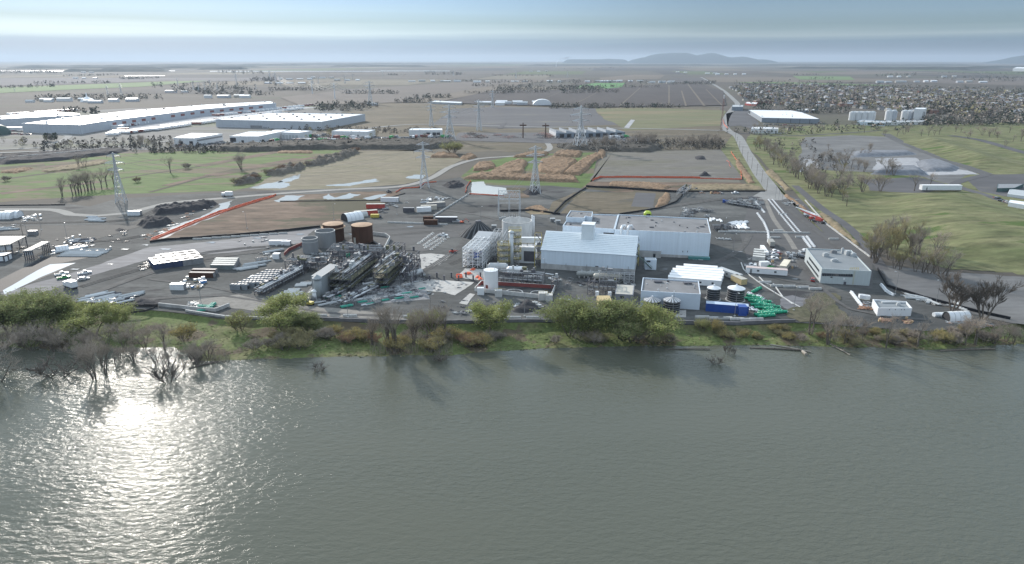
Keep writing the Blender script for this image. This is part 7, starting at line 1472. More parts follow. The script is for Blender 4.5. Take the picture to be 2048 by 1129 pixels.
fence('silt_curtain', 'thin dark fence winding over the left river bank grass', [(238, 626), (262, 627), (290, 624), (310, 617)], .9, dark, 'fence', None, 4, .05)
fence('yard_barrier', 'dark wall below the left heap of steel', [(150, 610), (210, 612), (290, 614), (315, 615)], 1.4, coal, 'retaining wall', None, 6, .4)
t = wallrun('storage_bay', 'grey three sided bay holding rubble near the river', [(318, 613), (400, 622), (432, 624), (458, 614)], 1.6, .6, conc, 'bay'); 
for i, (px, h, m) in enumerate([([(300, 423), (330, 415), (400, 408), (440, 408), (420, 418), (350, 430), (305, 434)], 3.4, coal), ([(268, 452), (285, 440), (330, 438), (350, 446), (320, 456), (280, 458)], 3.2, coal), ([(225, 462), (240, 455), (262, 462), (240, 466)], 1.6, coal), ([(880, 372), (900, 364), (925, 366), (930, 374), (900, 378)], 2.4, coal), ([(1395, 353), (1410, 342), (1425, 353)], 2.6, coal), ([(1388, 314), (1410, 312), (1415, 320), (1392, 320)], 1.5, coal), ([(1040, 385), (1060, 374), (1080, 376), (1085, 388), (1060, 393)], 2.2, coal), ([(1370, 428), (1385, 414), (1400, 423), (1395, 430)], .7, coal), ([(255, 606), (290, 594), (325, 602), (320, 612), (260, 612)], 1.4, coal), ([(1020, 616), (1050, 596), (1075, 605), (1080, 625), (1030, 628)], 2.0, coal), ([(950, 412), (1000, 418), (1010, 408)], 1, coal), ([(455, 560), (470, 556), (480, 560)], .5, coal)]): massk('gravel_heap', px, h, m, 'dark gravel heap, %s of twelve on and around the yard' % nth(i + 1), 'gravel heap', cell=.9, edge=5, rough=.5, ns=.25)
ts = thing('substation_gantry', 'grey steel gantries of the substation behind the concrete tank', 'substation', G(1020, 430)); 
for k in range(3):
 b = MB(); y_ = 432 - k * 10; a, c = G(997, y_), G(1040, y_); h = 14 if k < 2 else 11
 for q in (a, (a + c) / 2, c):
  for dx in (-.5, .5): b.tube((q.x + dx, q.y, 0), (q.x, q.y, h), .14, n=4)
 for z in (h * .62, h * .8, h): b.tube(a + Vector((0, 0, z)), c + Vector((0, 0, z)), .16, n=4)
 for j in range(12): p0, p1 = a.lerp(c, j / 12), a.lerp(c, (j + 1) / 12); b.tube(p0 + Vector((0, 0, h * (.8 if j % 2 else 1))), p1 + Vector((0, 0, h * (1 if j % 2 else .8))), .08, n=3)
 b.build('gantry', steel, ts)
for k, x in enumerate((997, 1038)): b = MB(); q = G(x, 434); h = HT(x, 434, 377); b.tube(q, q + Vector((0, 0, h)), .25, .08, n=4); b.tube(q + Vector((1.2, 0, 0)), q + Vector((0, 0, h)), .1, n=3); b.build('lightning_mast', steel, ts)
for k in range(9): b = MB(); q = G(1000 + k * 4.8, 440 - (k % 3)); b.box((q.x, q.y, 0), (1.4, 1.2, 1.6)); b.tube((q.x, q.y, 1.6), (q.x, q.y, 3.6), .16, n=6); b.build('breaker', rooflight, ts)
for i, (x, y) in enumerate(((988, 458), (1105, 444), (1116, 448))): g = G(x, y); t = thing('transformer', 'grey transformer on the substation apron, %s from the left' % nth(i + 1), 'transformer', g); b = MB(); b.box((g.x, g.y, .2), (3.2, 2, 2.2)); b.build('tank', rooflight, t); b = MB(); [b.box((g.x - 1.2 + k * .6, g.y - 1.3, .4), (.3, .5, 1.7)) for k in range(5)]; b.build('radiator', msteel, t)
fence('wire_fence', 'thin wire fence around the substation apron', [(1050, 426), (1120, 428), (1115, 455)], 2.2, None, 'fence') if False else None
cable(Vector((tA.x, tA.y, tA.z - 6)), G(1018, 432) + Vector((0, 0, 14)), 5, .05, 'thin cable dropping from the pond tower to the substation'); cable(Vector((tA.x - 5, tA.y, tA.z - 12)), G(1005, 432) + Vector((0, 0, 14)), 5, .05, 'thin cable dropping from the pond tower to the substation')
for i, (w_, x, y, a, m, rm) in enumerate(((12, 780, 404, 0, white, rooflight), (12, 752, 417, .05, red, mat('worn green grey roof', (.33, .36, .33), .7)), (14, 732, 431, .35, red, mat('worn green grey roof', ())), (12, 872, 414, .3, msteel, beige), (10, 858, 420, .2, beige, beige), (9, 848, 424, .2, white, white), (13, 893, 444, -.03, dsteel, roofwhite), (7, 818, 425, 0, dsteel, msteel), (6, 857, 443, 0, rust, rust), (8, 862, 450, 0, rust, rust))): put(container_proto(w_, m, 'site_container', w=3.2 if i < 4 else 2.6, h=3, roofm=rm), x, y, a, 1.1, ['white container nearest the gravel road behind the plant', 'red sided container with green grey roof behind the rust tanks, upper', 'red sided container with green grey roof by the arched tent', 'largest grey container on the rear lot', 'cream container on the rear lot', 'white container at the near corner of the rear lot', 'long dark container with white roof behind the slab', 'small dark container left of the rear lot', 'rust red container in the barrier line, rear', 'rust red container in the barrier line, front'][i], 'container')
put(container_proto(7, white, 'site_container'), 270, 431, .05, 1.2, 'long white container below the lattice tower pad', 'container')
pk = pickup_proto(white); pkd = pickup_proto(mat('charcoal pickup paint', (.05, .05, .06), .3)); pks = pickup_proto(mat('silver pickup paint', (.45, .46, .47), .3, metal=.3)); vn = truck_proto(white, 7, white, 'delivery_van'); sc_ = 1.05
for p, x, y, a, lb in ((pk, 1501, 534, .05, 'white pickup truck at the end of the long office trailer'), (pk, 886, 473, -.1, 'white pickup truck behind the rows of foundations'), (pk, 124, 551, .7, 'white pickup truck left of the green one on the left yard'), (pk, 170, 549, .7, 'white pickup truck alone right of the green vehicle'), (pk, 1546, 512, -.2, 'white pickup truck below the crane by the middle yard'), (pks, 1575, 511, 1.4, 'silver pickup, left of three parked left of the office'), (pks, 1586, 512, 1.5, 'silver pickup, middle of three parked left of the office'), (pks, 1598, 513, 1.4, 'silver pickup, right of three parked left of the office'), (pk, 1608, 505, .3, 'white pickup truck parked against the office wall'), (pk, 1548, 506, .1, 'second white pickup below the crane'), (pks, 914, 446, -.1, 'silver pickup beside the long dark container'), (pk, 1470, 388, .2, 'white pickup near the road gate'), (pkd, 1392, 381, 0, 'dark pickup on the rear lot by the liner'), (cars[0], 168, 560, .6, 'small white car on the left yard near the bank'), (cars[3], 1625, 562, 1.2, 'small dark vehicle below the office corner'), (pk, 1545, 520, .1, 'white pickup, lowest of those by the narrow trailer')): put(p, x, y, a, sc_, lb, 'pickup' if p not in cars else 'car')
put(pickup_proto(vgreen), 128, 558, .7, 1, 'bright green pickup on the left yard', 'pickup')
put(vn, 455, 394, 3.1, 1.15, 'white box truck driving on the road above the brown field', 'truck'); put(vn, 142, 577, 2.6, 1.1, 'dark and white truck beside the green willows at left', 'truck')
put(truck_proto(mat('tan load', (.3, .3, .28), .7), 10, white, 'flatbed_truck'), 1541, 492, 1.4, 1, 'white truck at the lower end of the bent barrier row', 'truck')
put(crane_proto(white, 17, up=.10), 1622, 437, -1.15, 1, 'white mobile crane with lowered boom on the east yard', 'crane'); put(crane_proto(red, 17, up=.10), 1633, 445, -1.15, 1, 'red mobile crane with lowered boom on the east yard', 'crane')
put(excavator_proto(), 620, 611, 2.8, .8, 'yellow excavator at the river end of the grey vessel', 'excavator'); put(excavator_proto(orange), 924, 447, 0, .7, 'small orange loader beside the silver pickup', 'loader'); put(forklift_proto(vgreen), 1361, 543, .4, 1, 'bright green lift between the great hall and offices', 'telehandler'); put(forklift_proto(red), 905, 506, .3, .9, 'small red lift on the dark lot left of the lattice building', 'telehandler'); put(forklift_proto(vgreen), 1540, 536, 0, .7, 'small green lift behind the long office trailer', 'telehandler'); put(forklift_proto(dsteel), 778, 386, 0, 1, 'small dark loader at the brown field edge', 'loader')
g = G(750, 436); t = thing('yellow_tank_unit', 'yellow boxed unit right of the arched tent', 'tank unit', g); b = MB(); b.box((g.x, g.y, .4), (5.5, 2.6, 2)); b.build('casing', yellow, t); b = MB(); b.tube((g.x + 3.2, g.y, 1), (g.x + 4.2, g.y, 1), .8, n=12); b.build('pump', dsteel, t)
g = G(1295, 431); t = thing('tarped_unit', 'lime yellow tarped unit behind the great hall', 'unit', g); b = MB(); b.lathe(g, [(2.6, 0), (2.6, 1.6), (1.6, 2.9), (.1, 3.1)], 9); b.build('tarp', lime, t); b = MB(); b.box((g.x, g.y - 2.6, .2), (2.6, .6, 1.4)); b.build('frame', dark, t)
rack('module_carrier', 'long low carrier loaded with pale pipes near the road gate', (1454, 408), (1520, 419), 5, 2.6, 2, 12, pipes=12, eq=26, seed=21, pm=rooflight, th=.14); g = G(1452, 406); b = MB(); b.box((g.x, g.y, .3), (4, 2.4, 1.6), -.3); b.box((g.x - 2, g.y, .3), (1.2, 2.4, 2.2), -.3); solo(b, 'blue_tractor_unit', blue, 'small blue end unit at the left of the long carrier', 'tractor', g)
rack('pipe_rack', 'low dark trestle right of the great hall', (1425, 461), (1470, 461), 5, 3, 2, 7, pipes=10, eq=8, seed=22, pm=msteel)
rack('crane_frame', 'tangled grey steel frame on the rear lot edge', (1360, 392), (1376, 380), 5, 4, 2, 4, mat('pale grey steel', ()), pipes=8, eq=10, seed=23)
wb = pipes_proto(7, 9, .2, white, 'white_pipe_stack', 5, rows=3); sk = [skid_proto(rooflight, 31), skid_proto(dsteel, 32), skid_proto(msteel, 33, 1.2)]
for k in range(9): put(wb, 1466 + (k % 3) * 11, 447 + (k // 3) * 4.5, .6 + .15 * k, .9, 'stack of long white pipes on the east yard', 'pipe stack', 'white pipe stacks')
for k in range(30): put(sk[k % 3], 1364 + rr.random() * 60, 420 + rr.random() * 17, rr.choice([0, 1.57, .2]), .8, 'small steel skid in the store behind the great hall', 'skid', 'skids behind the great hall')
for k in range(10): put(wb, 1420 + rr.random() * 24, 436 + rr.random() * 8, 1.4, .5, 'short white pipe stack behind the right end of the great hall', 'pipe stack', 'short pipe stacks')
pl = [pallet_proto(white, seed=1), pallet_proto(rooflight, seed=2, h=1), pallet_proto(mat('cardboard', (.42, .30, .18), .8), seed=3), pallet_proto(mat('blue wrap', (.1, .25, .5), .4), seed=4)]
hp = [heap_proto(rooflight, 71, 'steel_offcuts'), heap_proto(msteel, 72), heap_proto(mat('chalky debris', (.45, .45, .44), .7), 73, 'pale_debris'), heap_proto(dsteel, 74, 'dark_scrap'), heap_proto(mat('peach timber scraps', (.50, .33, .24), .8), 75, 'timber_scraps'), heap_proto(mat('rust tan scrap', (.35, .2, .13), .8), 76, 'rusty_scrap')]
pb = [pipes_proto(6, 7, .15, steel, seed=8), pipes_proto(5, 10, .2, rooflight, seed=9), pipes_proto(7, 6, .12, dsteel, seed=10), pipes_proto(4, 6, .22, mat('teal green pipe', (.03, .30, .22), .4), seed=11)]
def area(protos, px, n, label, cat, group, rz=None, sc=(.7, 1.2), z=.2):
 xs, ys = [p[0] for p in px], [p[1] for p in px]; k = 0; bad = 0
 while k < n and bad < 4000:
  x, y = rr.uniform(min(xs), max(xs)), rr.uniform(min(ys), max(ys)); bad += 1
  if not inside((x, y), px): continue
  put(rr.choice(protos), x, y, rr.uniform(0, 3.1) if rz is None else rz + rr.uniform(-.12, .12), rr.uniform(*sc), label, cat, group, z); k += 1
area(pb[:3] + [pb[1]], [(165, 603), (195, 588), (270, 588), (275, 598), (250, 606), (170, 607)], 30, 'bundle of steel pipes in the heap by the left river bank', 'pipe bundle', 'steel heap by the left bank', .8)
area(hp[:4], [(165, 603), (195, 588), (270, 588), (275, 598), (250, 606), (170, 607)], 14, 'loose scrap steel in the heap by the left river bank', 'scrap', 'steel heap by the left bank')
area(hp[:4] + pb[:1], [(365, 618), (372, 605), (410, 610), (400, 620)], 7, 'rubble and scrap in the grey bay near the river', 'rubble', 'rubble in the bay'); area([hp[3], pb[3], hp[0]], [(405, 622), (412, 613), (452, 612), (440, 620)], 8, 'green and dark scrap in the right half of the grey bay', 'scrap', 'scrap in the bay')
area(pl + hp[:3] + [hp[2]], [(360, 568), (375, 555), (420, 560), (405, 576), (375, 580)], 18, 'wrapped goods beside the rusty containers', 'goods', 'goods beside the rusty containers'); area([pb[1], hp[0], sk[1]], [(470, 540), (540, 505), (560, 500), (565, 508), (490, 545)], 14, 'pipes and skids in the row right of the grey green containers', 'pipes', 'row of pipes right of the containers', .6)
area(pb[:3] + sk + hp[:4] + [pb[3]], [(612, 604), (650, 596), (720, 560), (860, 548), (860, 590), (770, 606), (700, 616), (640, 612)], 170, 'pipework or skid lying on the cluttered slab below the modules', 'pipework', 'pipework on the cluttered slab', .55, (.5, .9))
area(sk + hp[:2] + pb[:2], [(590, 516), (655, 505), (665, 530), (600, 536)], 26, 'pipework stored between the grey tanks and the pipe racks', 'pipework', 'pipework below the grey tanks', None, (.5, .9)); area(sk + pb[:2] + hp[:2], [(670, 505), (765, 512), (800, 520), (790, 540), (680, 535)], 46, 'pipework stored between the rust tanks and the modules', 'pipework', 'pipework below the rust tanks', None, (.5, .9))
area([hp[0], hp[3], hp[1]], [(815, 562), (945, 566), (910, 590), (880, 584), (820, 580)], 26, 'small steel offcuts on the bare slab left of the white tank', 'offcuts', 'offcuts on the bare slab', None, (.25, .5)); area([hp[0], hp[1]], [(815, 514), (862, 508), (902, 512), (880, 530), (800, 545)], 24, 'small debris on the upper bare slab', 'debris', 'debris on the upper slab', None, (.25, .5))
fd = MB(); fd.box((0, 0, 0), (2.0, 2.0, .4)); fd.box((0, 0, .4), (.8, .8, .7)); fd = fd.build('footing_block', concp)
for r_, (x0, y0, x1, y1, n) in enumerate(((838, 488, 866, 468, 8), (848, 492, 880, 470, 8), (850, 497, 893, 472, 9), (862, 500, 896, 476, 7))):
 for k in range(n): put(fd, x0 + (x1 - x0) * k / (n - 1) + rr.uniform(-1, 1), y0 + (y1 - y0) * k / (n - 1), .5, .9, 'Footing block %s in the %s row of foundations left of the striped dome' % (nth(k + 1), nth(r_ + 1)), 'footing block', 'rows of foundations')
cs = MB(); cs.box((0, 0, 0), (.7, .7, 2.6)); cs.box((0, 0, 2.6), (1.0, 1.0, .15)); cs = cs.build('steel_post', dsteel)
for i, (x, y) in enumerate([(816 + k * 14.5, 556 + (k % 2) * 6) for k in range(11)]): put(cs, x, y, 0, 1, '%s dark post from the left in the line above the bare slab' % nth(i + 1).capitalize(), 'post', 'line of dark posts')
ob = MB(); ob.box((0, 0, 0), (3, .6, .5)); ob.box((0, 1.3, 0), (3, .6, .5)); ob.box((0, .65, .5), (2.6, .5, .5)); ob = ob.build('orange_plank_pile', mat('orange red planks', (.75, .15, .07), .6))
for i, (x, y) in enumerate(((918, 553), (920, 557), (936, 549), (940, 550), (948, 541), (958, 556), (963, 559))): put(ob, x, y, .3 * i, 1, 'orange red plank pile on the slab before the lattice building, %s from the left' % nth(i + 1), 'plank pile', 'orange plank piles')
ws = MB(); [ws.tube((-3, y * .9 - 2, .5), (3, y * .9 - 2, .5), .4, n=8) for y in range(5)]; ws = ws.build('wrapped_bundle', rooflight, smooth=False)
for i, (x, y) in enumerate(((572, 590), (580, 586), (588, 582), (577, 596), (586, 592), (595, 588), (603, 572), (612, 569), (560, 596))): put(ws, x, y, .1, .9, 'Grey wrapped bundle, %s of nine beside the long low racks' % nth(i + 1), 'bundle', 'grey wrapped bundles')
area([hp[4], hp[4], hp[5], pl[2]], [(1742, 630), (1752, 634), (1830, 640), (1828, 648), (1750, 644)], 22, 'peach coloured timber scraps heaped below the small pump house', 'timber scraps', 'timber scraps below the pump house', None, (.5, .8), .1); area([hp[5], hp[0], hp[4], hp[2]], [(1890, 648), (1900, 640), (1960, 648), (2000, 650), (1950, 656)], 18, 'mixed scrap heaped around the arched tent', 'scrap', 'scrap around the tent', None, (.5, .8), .1)
area([hp[0], hp[2], pb[1]], [(1795, 590), (1810, 588), (1880, 602), (1945, 618), (1940, 625), (1860, 608)], 26, 'pale steel offcuts lying along the black liner on the right', 'offcuts', 'offcuts along the black liner', None, (.5, .9)); area([hp[0], hp[1], hp[5]], [(1722, 605), (1740, 608), (1745, 618), (1728, 618)], 8, 'rubble pile left of the pump house', 'rubble', 'rubble left of the pump house')
for i in range(5): put(pl[0], 1722 + i * 3, 600 - (4 - i) * .5, 0, 1.5, 'White big bag pallet, %s from the left above the pump house' % nth(i + 1), 'pallet', 'white big bag pallets')
sp_ = MB(); sp_.tube((-1, 0, 1.2), (1, 0, 1.2), 1.2, n=14); sp_ = sp_.build('white_spool', white)
for i in range(5): put(sp_, 1870 + i * 4, 634, .2, .8, '%s white ring spool from the left, left of the arched tent' % nth(i + 1).capitalize(), 'spool', 'white ring spools')
area([hp[0], hp[2], pl[0], pb[0]], [(850, 398), (880, 392), (905, 396), (890, 404), (860, 408), (835, 404)], 26, 'pale pipes and parts stored on the rear lot', 'pipes', 'parts on the rear lot', None, (.7, 1.2)); area([hp[0], hp[2], hp[1]], [(740, 436), (750, 425), (790, 402), (830, 400), (800, 412), (765, 432)], 16, 'parts lying between the red containers', 'parts', 'parts between the red containers')
area([hp[2], hp[0], pl[0]], [(30, 436), (85, 430), (88, 440), (50, 446)], 22, 'white wrapped goods right of the joined tents', 'goods', 'goods right of the joined tents', 0, (.7, 1.1)); area([pb[1], hp[0]], [(0, 452), (30, 450), (26, 460), (0, 462)], 8, 'pipes at the left yard edge', 'pipes', 'pipes at the left yard edge', .3); area([pb[0], hp[0], pb[2]], [(140, 480), (175, 476), (210, 478), (180, 486), (145, 486)], 12, 'pipes laid out behind the small tent', 'pipes', 'pipes behind the small tent', .3); area([pb[1], pb[0]], [(140, 436), (210, 432), (200, 445), (150, 442)], 10, 'pipes along the pale road on the left yard', 'pipes', 'pipes along the pale road', 0)
area([hp[2], hp[0], hp[4]], [(272, 474), (310, 462), (420, 402), (440, 405), (340, 460), (300, 484)], 30, 'pale debris beside the slanting orange fence', 'debris', 'debris beside the orange fence', None, (.5, 1)); area([hp[0], hp[3]], [(290, 528), (305, 520), (300, 540), (280, 540)], 8, 'skids left of the room modules', 'skids', 'skids left of the modules'); area([hp[3], hp[1], hp[5], pl[2]], [(1385, 383), (1450, 383), (1448, 388), (1390, 388)], 12, 'machines and scrap along the rear liner', 'scrap', 'scrap along the rear liner'); area([hp[2], hp[0], sk[1]], [(1470, 400), (1520, 398), (1530, 412), (1490, 406)], 16, 'machine parts around the long carrier', 'parts', 'parts around the carrier', None, (.8, 1.3)); area([hp[2], hp[0]], [(1560, 402), (1590, 400), (1600, 412), (1575, 412)], 8, 'pale scrap by the east verge', 'scrap', 'scrap by the east verge')
area([hp[1], hp[3], pb[0], hp[0]], [(1085, 548), (1180, 556), (1270, 566), (1270, 574), (1150, 572), (1100, 566)], 20, 'scattered steel on the dark yard before the ribbed hall', 'steel parts', 'steel before the ribbed hall', None, (.5, .8)); area([hp[2], pl[1]], [(1062, 606), (1095, 604), (1090, 616), (1060, 614)], 6, 'grey cylinders and parts below the bund', 'parts', 'parts below the bund')
for i, (x, y) in enumerate(((1441, 479), (1455, 480))): put(hp[0], x, y, 0, 1.3, 'pale slab pile right of the great hall, %s of two' % ['left', 'right'][i], 'slab pile')
Bs = bld('beige_shed', 'beige roofed sheet metal shed among the dark frames', 'shed', [(1230, 588), (1266, 590), (1269, 570.8), (1233, 568.8)], (1265, 604, 590), mat('grey sheet wall', (.21, .22, .25), .6), beige, par=.05); window(Bs, 0, (1240, 592, 1248, 597))
g = G(1208, 612); t = thing('timber_crates', 'stack of pale yellow timber crates behind the green trees', 'crates', g); 
for k in range(5): b = MB(); b.box((g.x, g.y + k * 1.3 - 2, .3), (5.6, 1.15, 3)); b.build('crate', timber, t)
for i, (x, y) in enumerate(((1194, 593), (1219, 594))): put(pallet_proto(white, 'white_tote', 1.6, 9), x, y, 0, 1.3, 'white cube tote beside the dark frames, %s of two' % ['left', 'right'][i], 'tote')
fence('curved_rail', 'curved pale pipe rail sweeping across the yard, left of two', [(1482, 527), (1487, 540), (1500, 553), (1530, 575), (1580, 605), (1600, 616)], .5, concp, 'pipe rail', None, 5, .25); fence('curved_rail', 'curved pale pipe rail sweeping across the yard, right of two', [(1518, 555), (1530, 568), (1550, 574), (1565, 595), (1585, 610)], .5, concp, 'pipe rail', None, 5, .25)
rack('pipe_rack', 'second dark rack standing close under the two rust tanks', (668, 524), (764, 527), 6, 9, 3, 9, pipes=12, eq=24, seed=27, pm=msteel, th=.2)
rack('pipe_rack', 'free standing dark columns at the right rim of the cluttered slab', (812, 575), (832, 546), 5, 7, 2, 4, pipes=3, eq=5, seed=24, th=.2)
rack('pipe_rack', 'dark two storey frame between the rust tanks and the small module', (775, 538), (800, 515), 6, 8, 3, 4, pipes=8, eq=12, seed=25, pm=msteel, th=.2)
rack('pipe_rack', 'dark frame over pipes behind the enclosed gallery', (664, 560), (700, 545), 5, 6, 2, 4, pipes=8, eq=16, seed=26, pm=msteel, th=.18)
area([hp[1], hp[3], hp[0], pl[0], sk[1]], [(20, 500), (100, 478), (240, 462), (280, 480), (200, 505), (60, 520)], 44, 'small scrap or pallet standing about the left yard', 'clutter', 'clutter on the left yard', None, (.5, .9))
area([hp[1], hp[0], pl[1], hp[3]], [(470, 480), (600, 468), (640, 470), (600, 500), (500, 520)], 16, 'small scrap or pallet near the damp road', 'clutter', 'clutter near the damp road', None, (.5, .9))
area([hp[1], hp[0], pl[1], pb[0], hp[3]], [(840, 600), (940, 600), (1180, 596), (1190, 626), (900, 630)], 34, 'small scrap lying on the gravel behind the bank trees', 'clutter', 'clutter behind the bank trees', None, (.5, .9))
area([hp[1], hp[0], pl[0], hp[2], pl[2]], [(1480, 500), (1600, 505), (1600, 540), (1490, 535)], 34, 'small goods standing about between trailers and pickups', 'goods', 'goods between trailers', None, (.5, .9))
area(cars + [pk, pks], [(1540, 508), (1612, 514), (1610, 520), (1545, 518)], 8, 'car or pickup parked left of the office building', 'car', 'vehicles left of the office')
patch('pit', [(1560, 600), (1585, 592), (1620, 600), (1640, 620), (1600, 632), (1560, 612)], wetgravel, z=.3, amp=1); patch('ground_lot', [(1570, 622), (1610, 600), (1672, 588), (1700, 640), (1600, 646)], gmat('rough verge', [(.075, .08, .045), (.11, .10, .07)], .08, .5, fvar=.5), z=.34, amp=4)
lp = pole_proto(10.5)
for i, (x, y, lb) in enumerate(((135, 481, 'light pole right of the left canopies'), (55, 472, 'light pole left of the small dark box'), (83, 461, 'light pole right of the small dark box'), (403, 611, 'light pole beside the rubble bay'), (494, 458, 'light pole in the brown field'), (668, 440, 'light pole behind the left rust tank'), (962, 447, 'light pole behind the striped dome'), (1345, 632, 'light pole before the clear dark tank'), (1469, 634, 'light pole before the blue container'), (1049, 634, 'light pole below the ring foundations'), (696, 636, 'light pole at the river edge of the plant'), (1872, 607, 'light pole on the right yard edge'), (1790, 590, 'light pole right of the office'), (1466, 505, 'light pole right of the great hall'), (1450, 470, 'light pole by the dark trestle'), (1545, 618, 'light pole by the green pile'), (1587, 622, 'light pole near the pit'), (794, 430, 'light pole behind the plant lot'), (1089, 560, 'light pole at the left corner of the ribbed hall'), (862, 640, 'light pole among the bank trees'), (1550, 400, 'pole at the gate, left'), (1557, 401, 'pole at the gate, middle'), (1564, 402, 'pole at the gate, right'), (1112, 478, 'light pole left of the ribbed hall roof'))): put(lp, x, y, rr.uniform(0, 6), 1, lb, 'light pole')
put(pole_proto(7, 'utility_pole', False, .16, bark), 47, 476, .3, 1.2, 'wooden pole beside the left canopy', 'utility pole')
Wr = bld('green_shed', 'dark green shed at the right edge above the mound', 'shed', [(1994, 377), (2030, 376), (2048, 368), (1996, 368)], (2000, 385, 377), mat('dark green shed', (.04, .09, .09), .6), msteel, par=.1)
Wq = bld('pale_shed', 'pale blue roofed shed before the dark green one', 'shed', [(2015, 388), (2060, 394), (2070, 384), (2020, 378)], (2030, 395, 389), whitewall, rooflight, par=.1); Wt = bld('white_trailer_shed', 'long white trailer body at the right edge', 'trailer', [(2017, 405), (2060, 412), (2066, 406), (2020, 400)], (2020, 414, 405), white, roofwhite, par=.1)
put(trailer_proto(30, white, roofwhite, 'long_white_tank_trailer', w=4, h=4, wins=0), 1880, 381, 0, 1.05, 'long white trailer lying along the top of the grassy mound', 'trailer', z=1); area(cars + hp[5:], [(1985, 396), (2010, 400), (2012, 408), (1990, 402)], 7, 'dark red vehicle near the right edge lot', 'vehicle', 'vehicles on the right lot')
# ================================================================== RIVER BANK PLANTS
def tp(key, x, y, h, label, cat='tree', wx=1, group=None): p = at(x, y); return plant(key, p.x, p.y, p.z - .1, (x * .37) % 6.28, h, label, cat, group, wx)
for key, x, y, h, wx, lb in (('willow0', 565, 660, 14.38, 1.52, 'round yellow green willow right of the cooling units'), ('willow1', 612, 664, 8.75, 1.71, 'low olive willow at the right foot of the round willow'), ('willow2', 980, 668, 15, 1.28, 'bright yellow green willow before the white tank'), ('willow3', 1140, 672, 15, 1.34, 'green willow at the left of the big clump before the dark tanks'), ('willow2', 1185, 674, 14.38, 1.4, 'green willow second from left in the big clump'), ('willow1', 1240, 676, 16.88, 1.4, 'tallest green willow in the middle of the big clump'), ('willow0', 1288, 678, 15.62, 1.4, 'green willow at the right of the big clump'), ('willow3', 1262, 684, 11.25, 1.59, 'low green willow in front of the big clump'),
  ('willow0', 190, 668, 12.5, 1.59, 'yellow green willow above the flooded trees at left'), ('willow1', 110, 660, 17.5, 1.34, 'tall olive green willow in the left corner clump'), ('willow3', 70, 668, 16.25, 1.34, 'green willow left in the left corner clump'), ('willow1', 20, 670, 15, 1.34, 'dull green willow at the left picture edge'), ('gbush1', 835, 658, 8, .8, 'narrow bright green shrub between the tall bare trees, left'), ('gbush1', 870, 656, 8, .8, 'narrow bright green shrub between the tall bare trees, right'), ('gbush1', 480, 660, 8, 1, 'yellowish shrub left of the round willow'), ('gbush0', 370, 683, 8, .8, 'slim tan budding shrub on the grass bank at left'),
  ('willow2', 235, 664, 9, 1.3, 'yellowish willow at the right end of the left corner clump'), ('willow3', 40, 652, 14, 1.3, 'tall green willow at the back of the left corner clump'), ('willow0', 150, 650, 11, 1.3, 'lime green willow behind the steel heap corner'), ('tall2', 1655, 690, 14, .9, 'thin bare tree at the waterline below the rough verge'), ('tall0', 330, 700, 12, .9, 'thin bare tree where the grass bank meets the flood'), ('tall1', 745, 690, 13, .9, 'thin bare tree left of the tall waterline pair'), ('tall0', 1950, 690, 13, .9, 'thin bare tree at the right waterline'),
  ('gbush1', 1404, 664, 6, .8, 'small green shrub below the blue container, left of a pair'), ('gbush0', 1432, 668, 7, .7, 'small ochre shrub below the blue container, right of a pair'), ('tall0', 775, 700, 21, 1, 'tall bare tree at the waterline, left of a pair'), ('tall1', 790, 702, 20, 1, 'tall bare tree at the waterline, right of a pair'), ('tall2', 862, 680, 17, 1.1, 'tall bare tree right of the bright green shrubs'), ('tall1', 828, 690, 16, 1.1, 'tall bare tree left of the bright green shrubs'), ('tall0', 890, 682, 17, 1, 'slim tall bare tree right in the middle group'), ('bare1', 1621, 670, 20, .85, 'big bare tree before the office block'), ('dead0', 1905, 626, 19, 1.1, 'big dead looking tree left of the right end pair'), ('dead0', 1965, 640, 19, 1.15, 'big spreading dead looking tree right of the right end pair'),
  ('bare3', 1772, 697, 15, .7, 'bare tree leaning over the water below the pump house'), ('bare0', 1835, 694, 13, .9, 'bare tree at the waterline right below the pump house'), ('bare4', 1690, 686, 12, .9, 'slim bare tree at the waterline left of the pump house'), ('drown0', 115, 752, 7, 1.5, 'drowned willow bush standing in the water at far left'), ('bare5', 190, 758, 15, .9, 'multi stemmed drowned tree left of the sun glint'), ('bare2', 212, 750, 14, .7, 'leaning drowned tree left of the sun glint'), ('drown0', 338, 762, 9, .8, 'drowned tree right of the sun glint'), ('bare0', 330, 745, 9, .6, 'thin drowned tree right of the sun glint'), ('dense0', -5, 765, 13, 1.2, 'dark dense bush at the left edge standing in the water'), ('dense0', -30, 730, 14, 1.3, 'dark dense bush cut by the left picture edge'),
  ('drown0', 638, 742, 3.2, 1.4, 'sunken branchy bush in the open water left of centre'), ('drown0', 882, 722, 4, 1.2, 'sunken bush at the shoreline in the middle'), ('drown0', 1430, 728, 3.4, 1.1, 'sunken bare bush in the water right of centre'), ('drown0', 1455, 708, 4.5, .5, 'thin sunken snag near the shore, left of two'), ('drown0', 1467, 709, 3.2, .5, 'thin sunken snag near the shore, right of two'), ('drown0', 394, 722, 4, 1, 'thin bare sapling in the flooded strip')):
 tp(key, x, y, h, lb, 'shrub' if h < 9 else 'tree', wx)
def band(keys, pts, label, group, Hr, cat='shrub'):
 for x, y in pts: p = at(x, y); plant(rr.choice(keys), p.x, p.y, p.z - .1, rr.uniform(0, 6.3), rr.uniform(*Hr), label, cat, group)
def U(n, x0, x1, f): return [(x, f(x) + rr.uniform(-1, 1)) for x in [rr.uniform(x0, x1) for _ in range(n)]]
band(['dense0', 'dense0', 'bare5'], [(rr.uniform(-20, 330), rr.uniform(680, 706)) for _ in range(15)], 'dense grey brown tree in the flooded thicket at left', 'flooded thicket trees', (7, 10.5), 'tree')
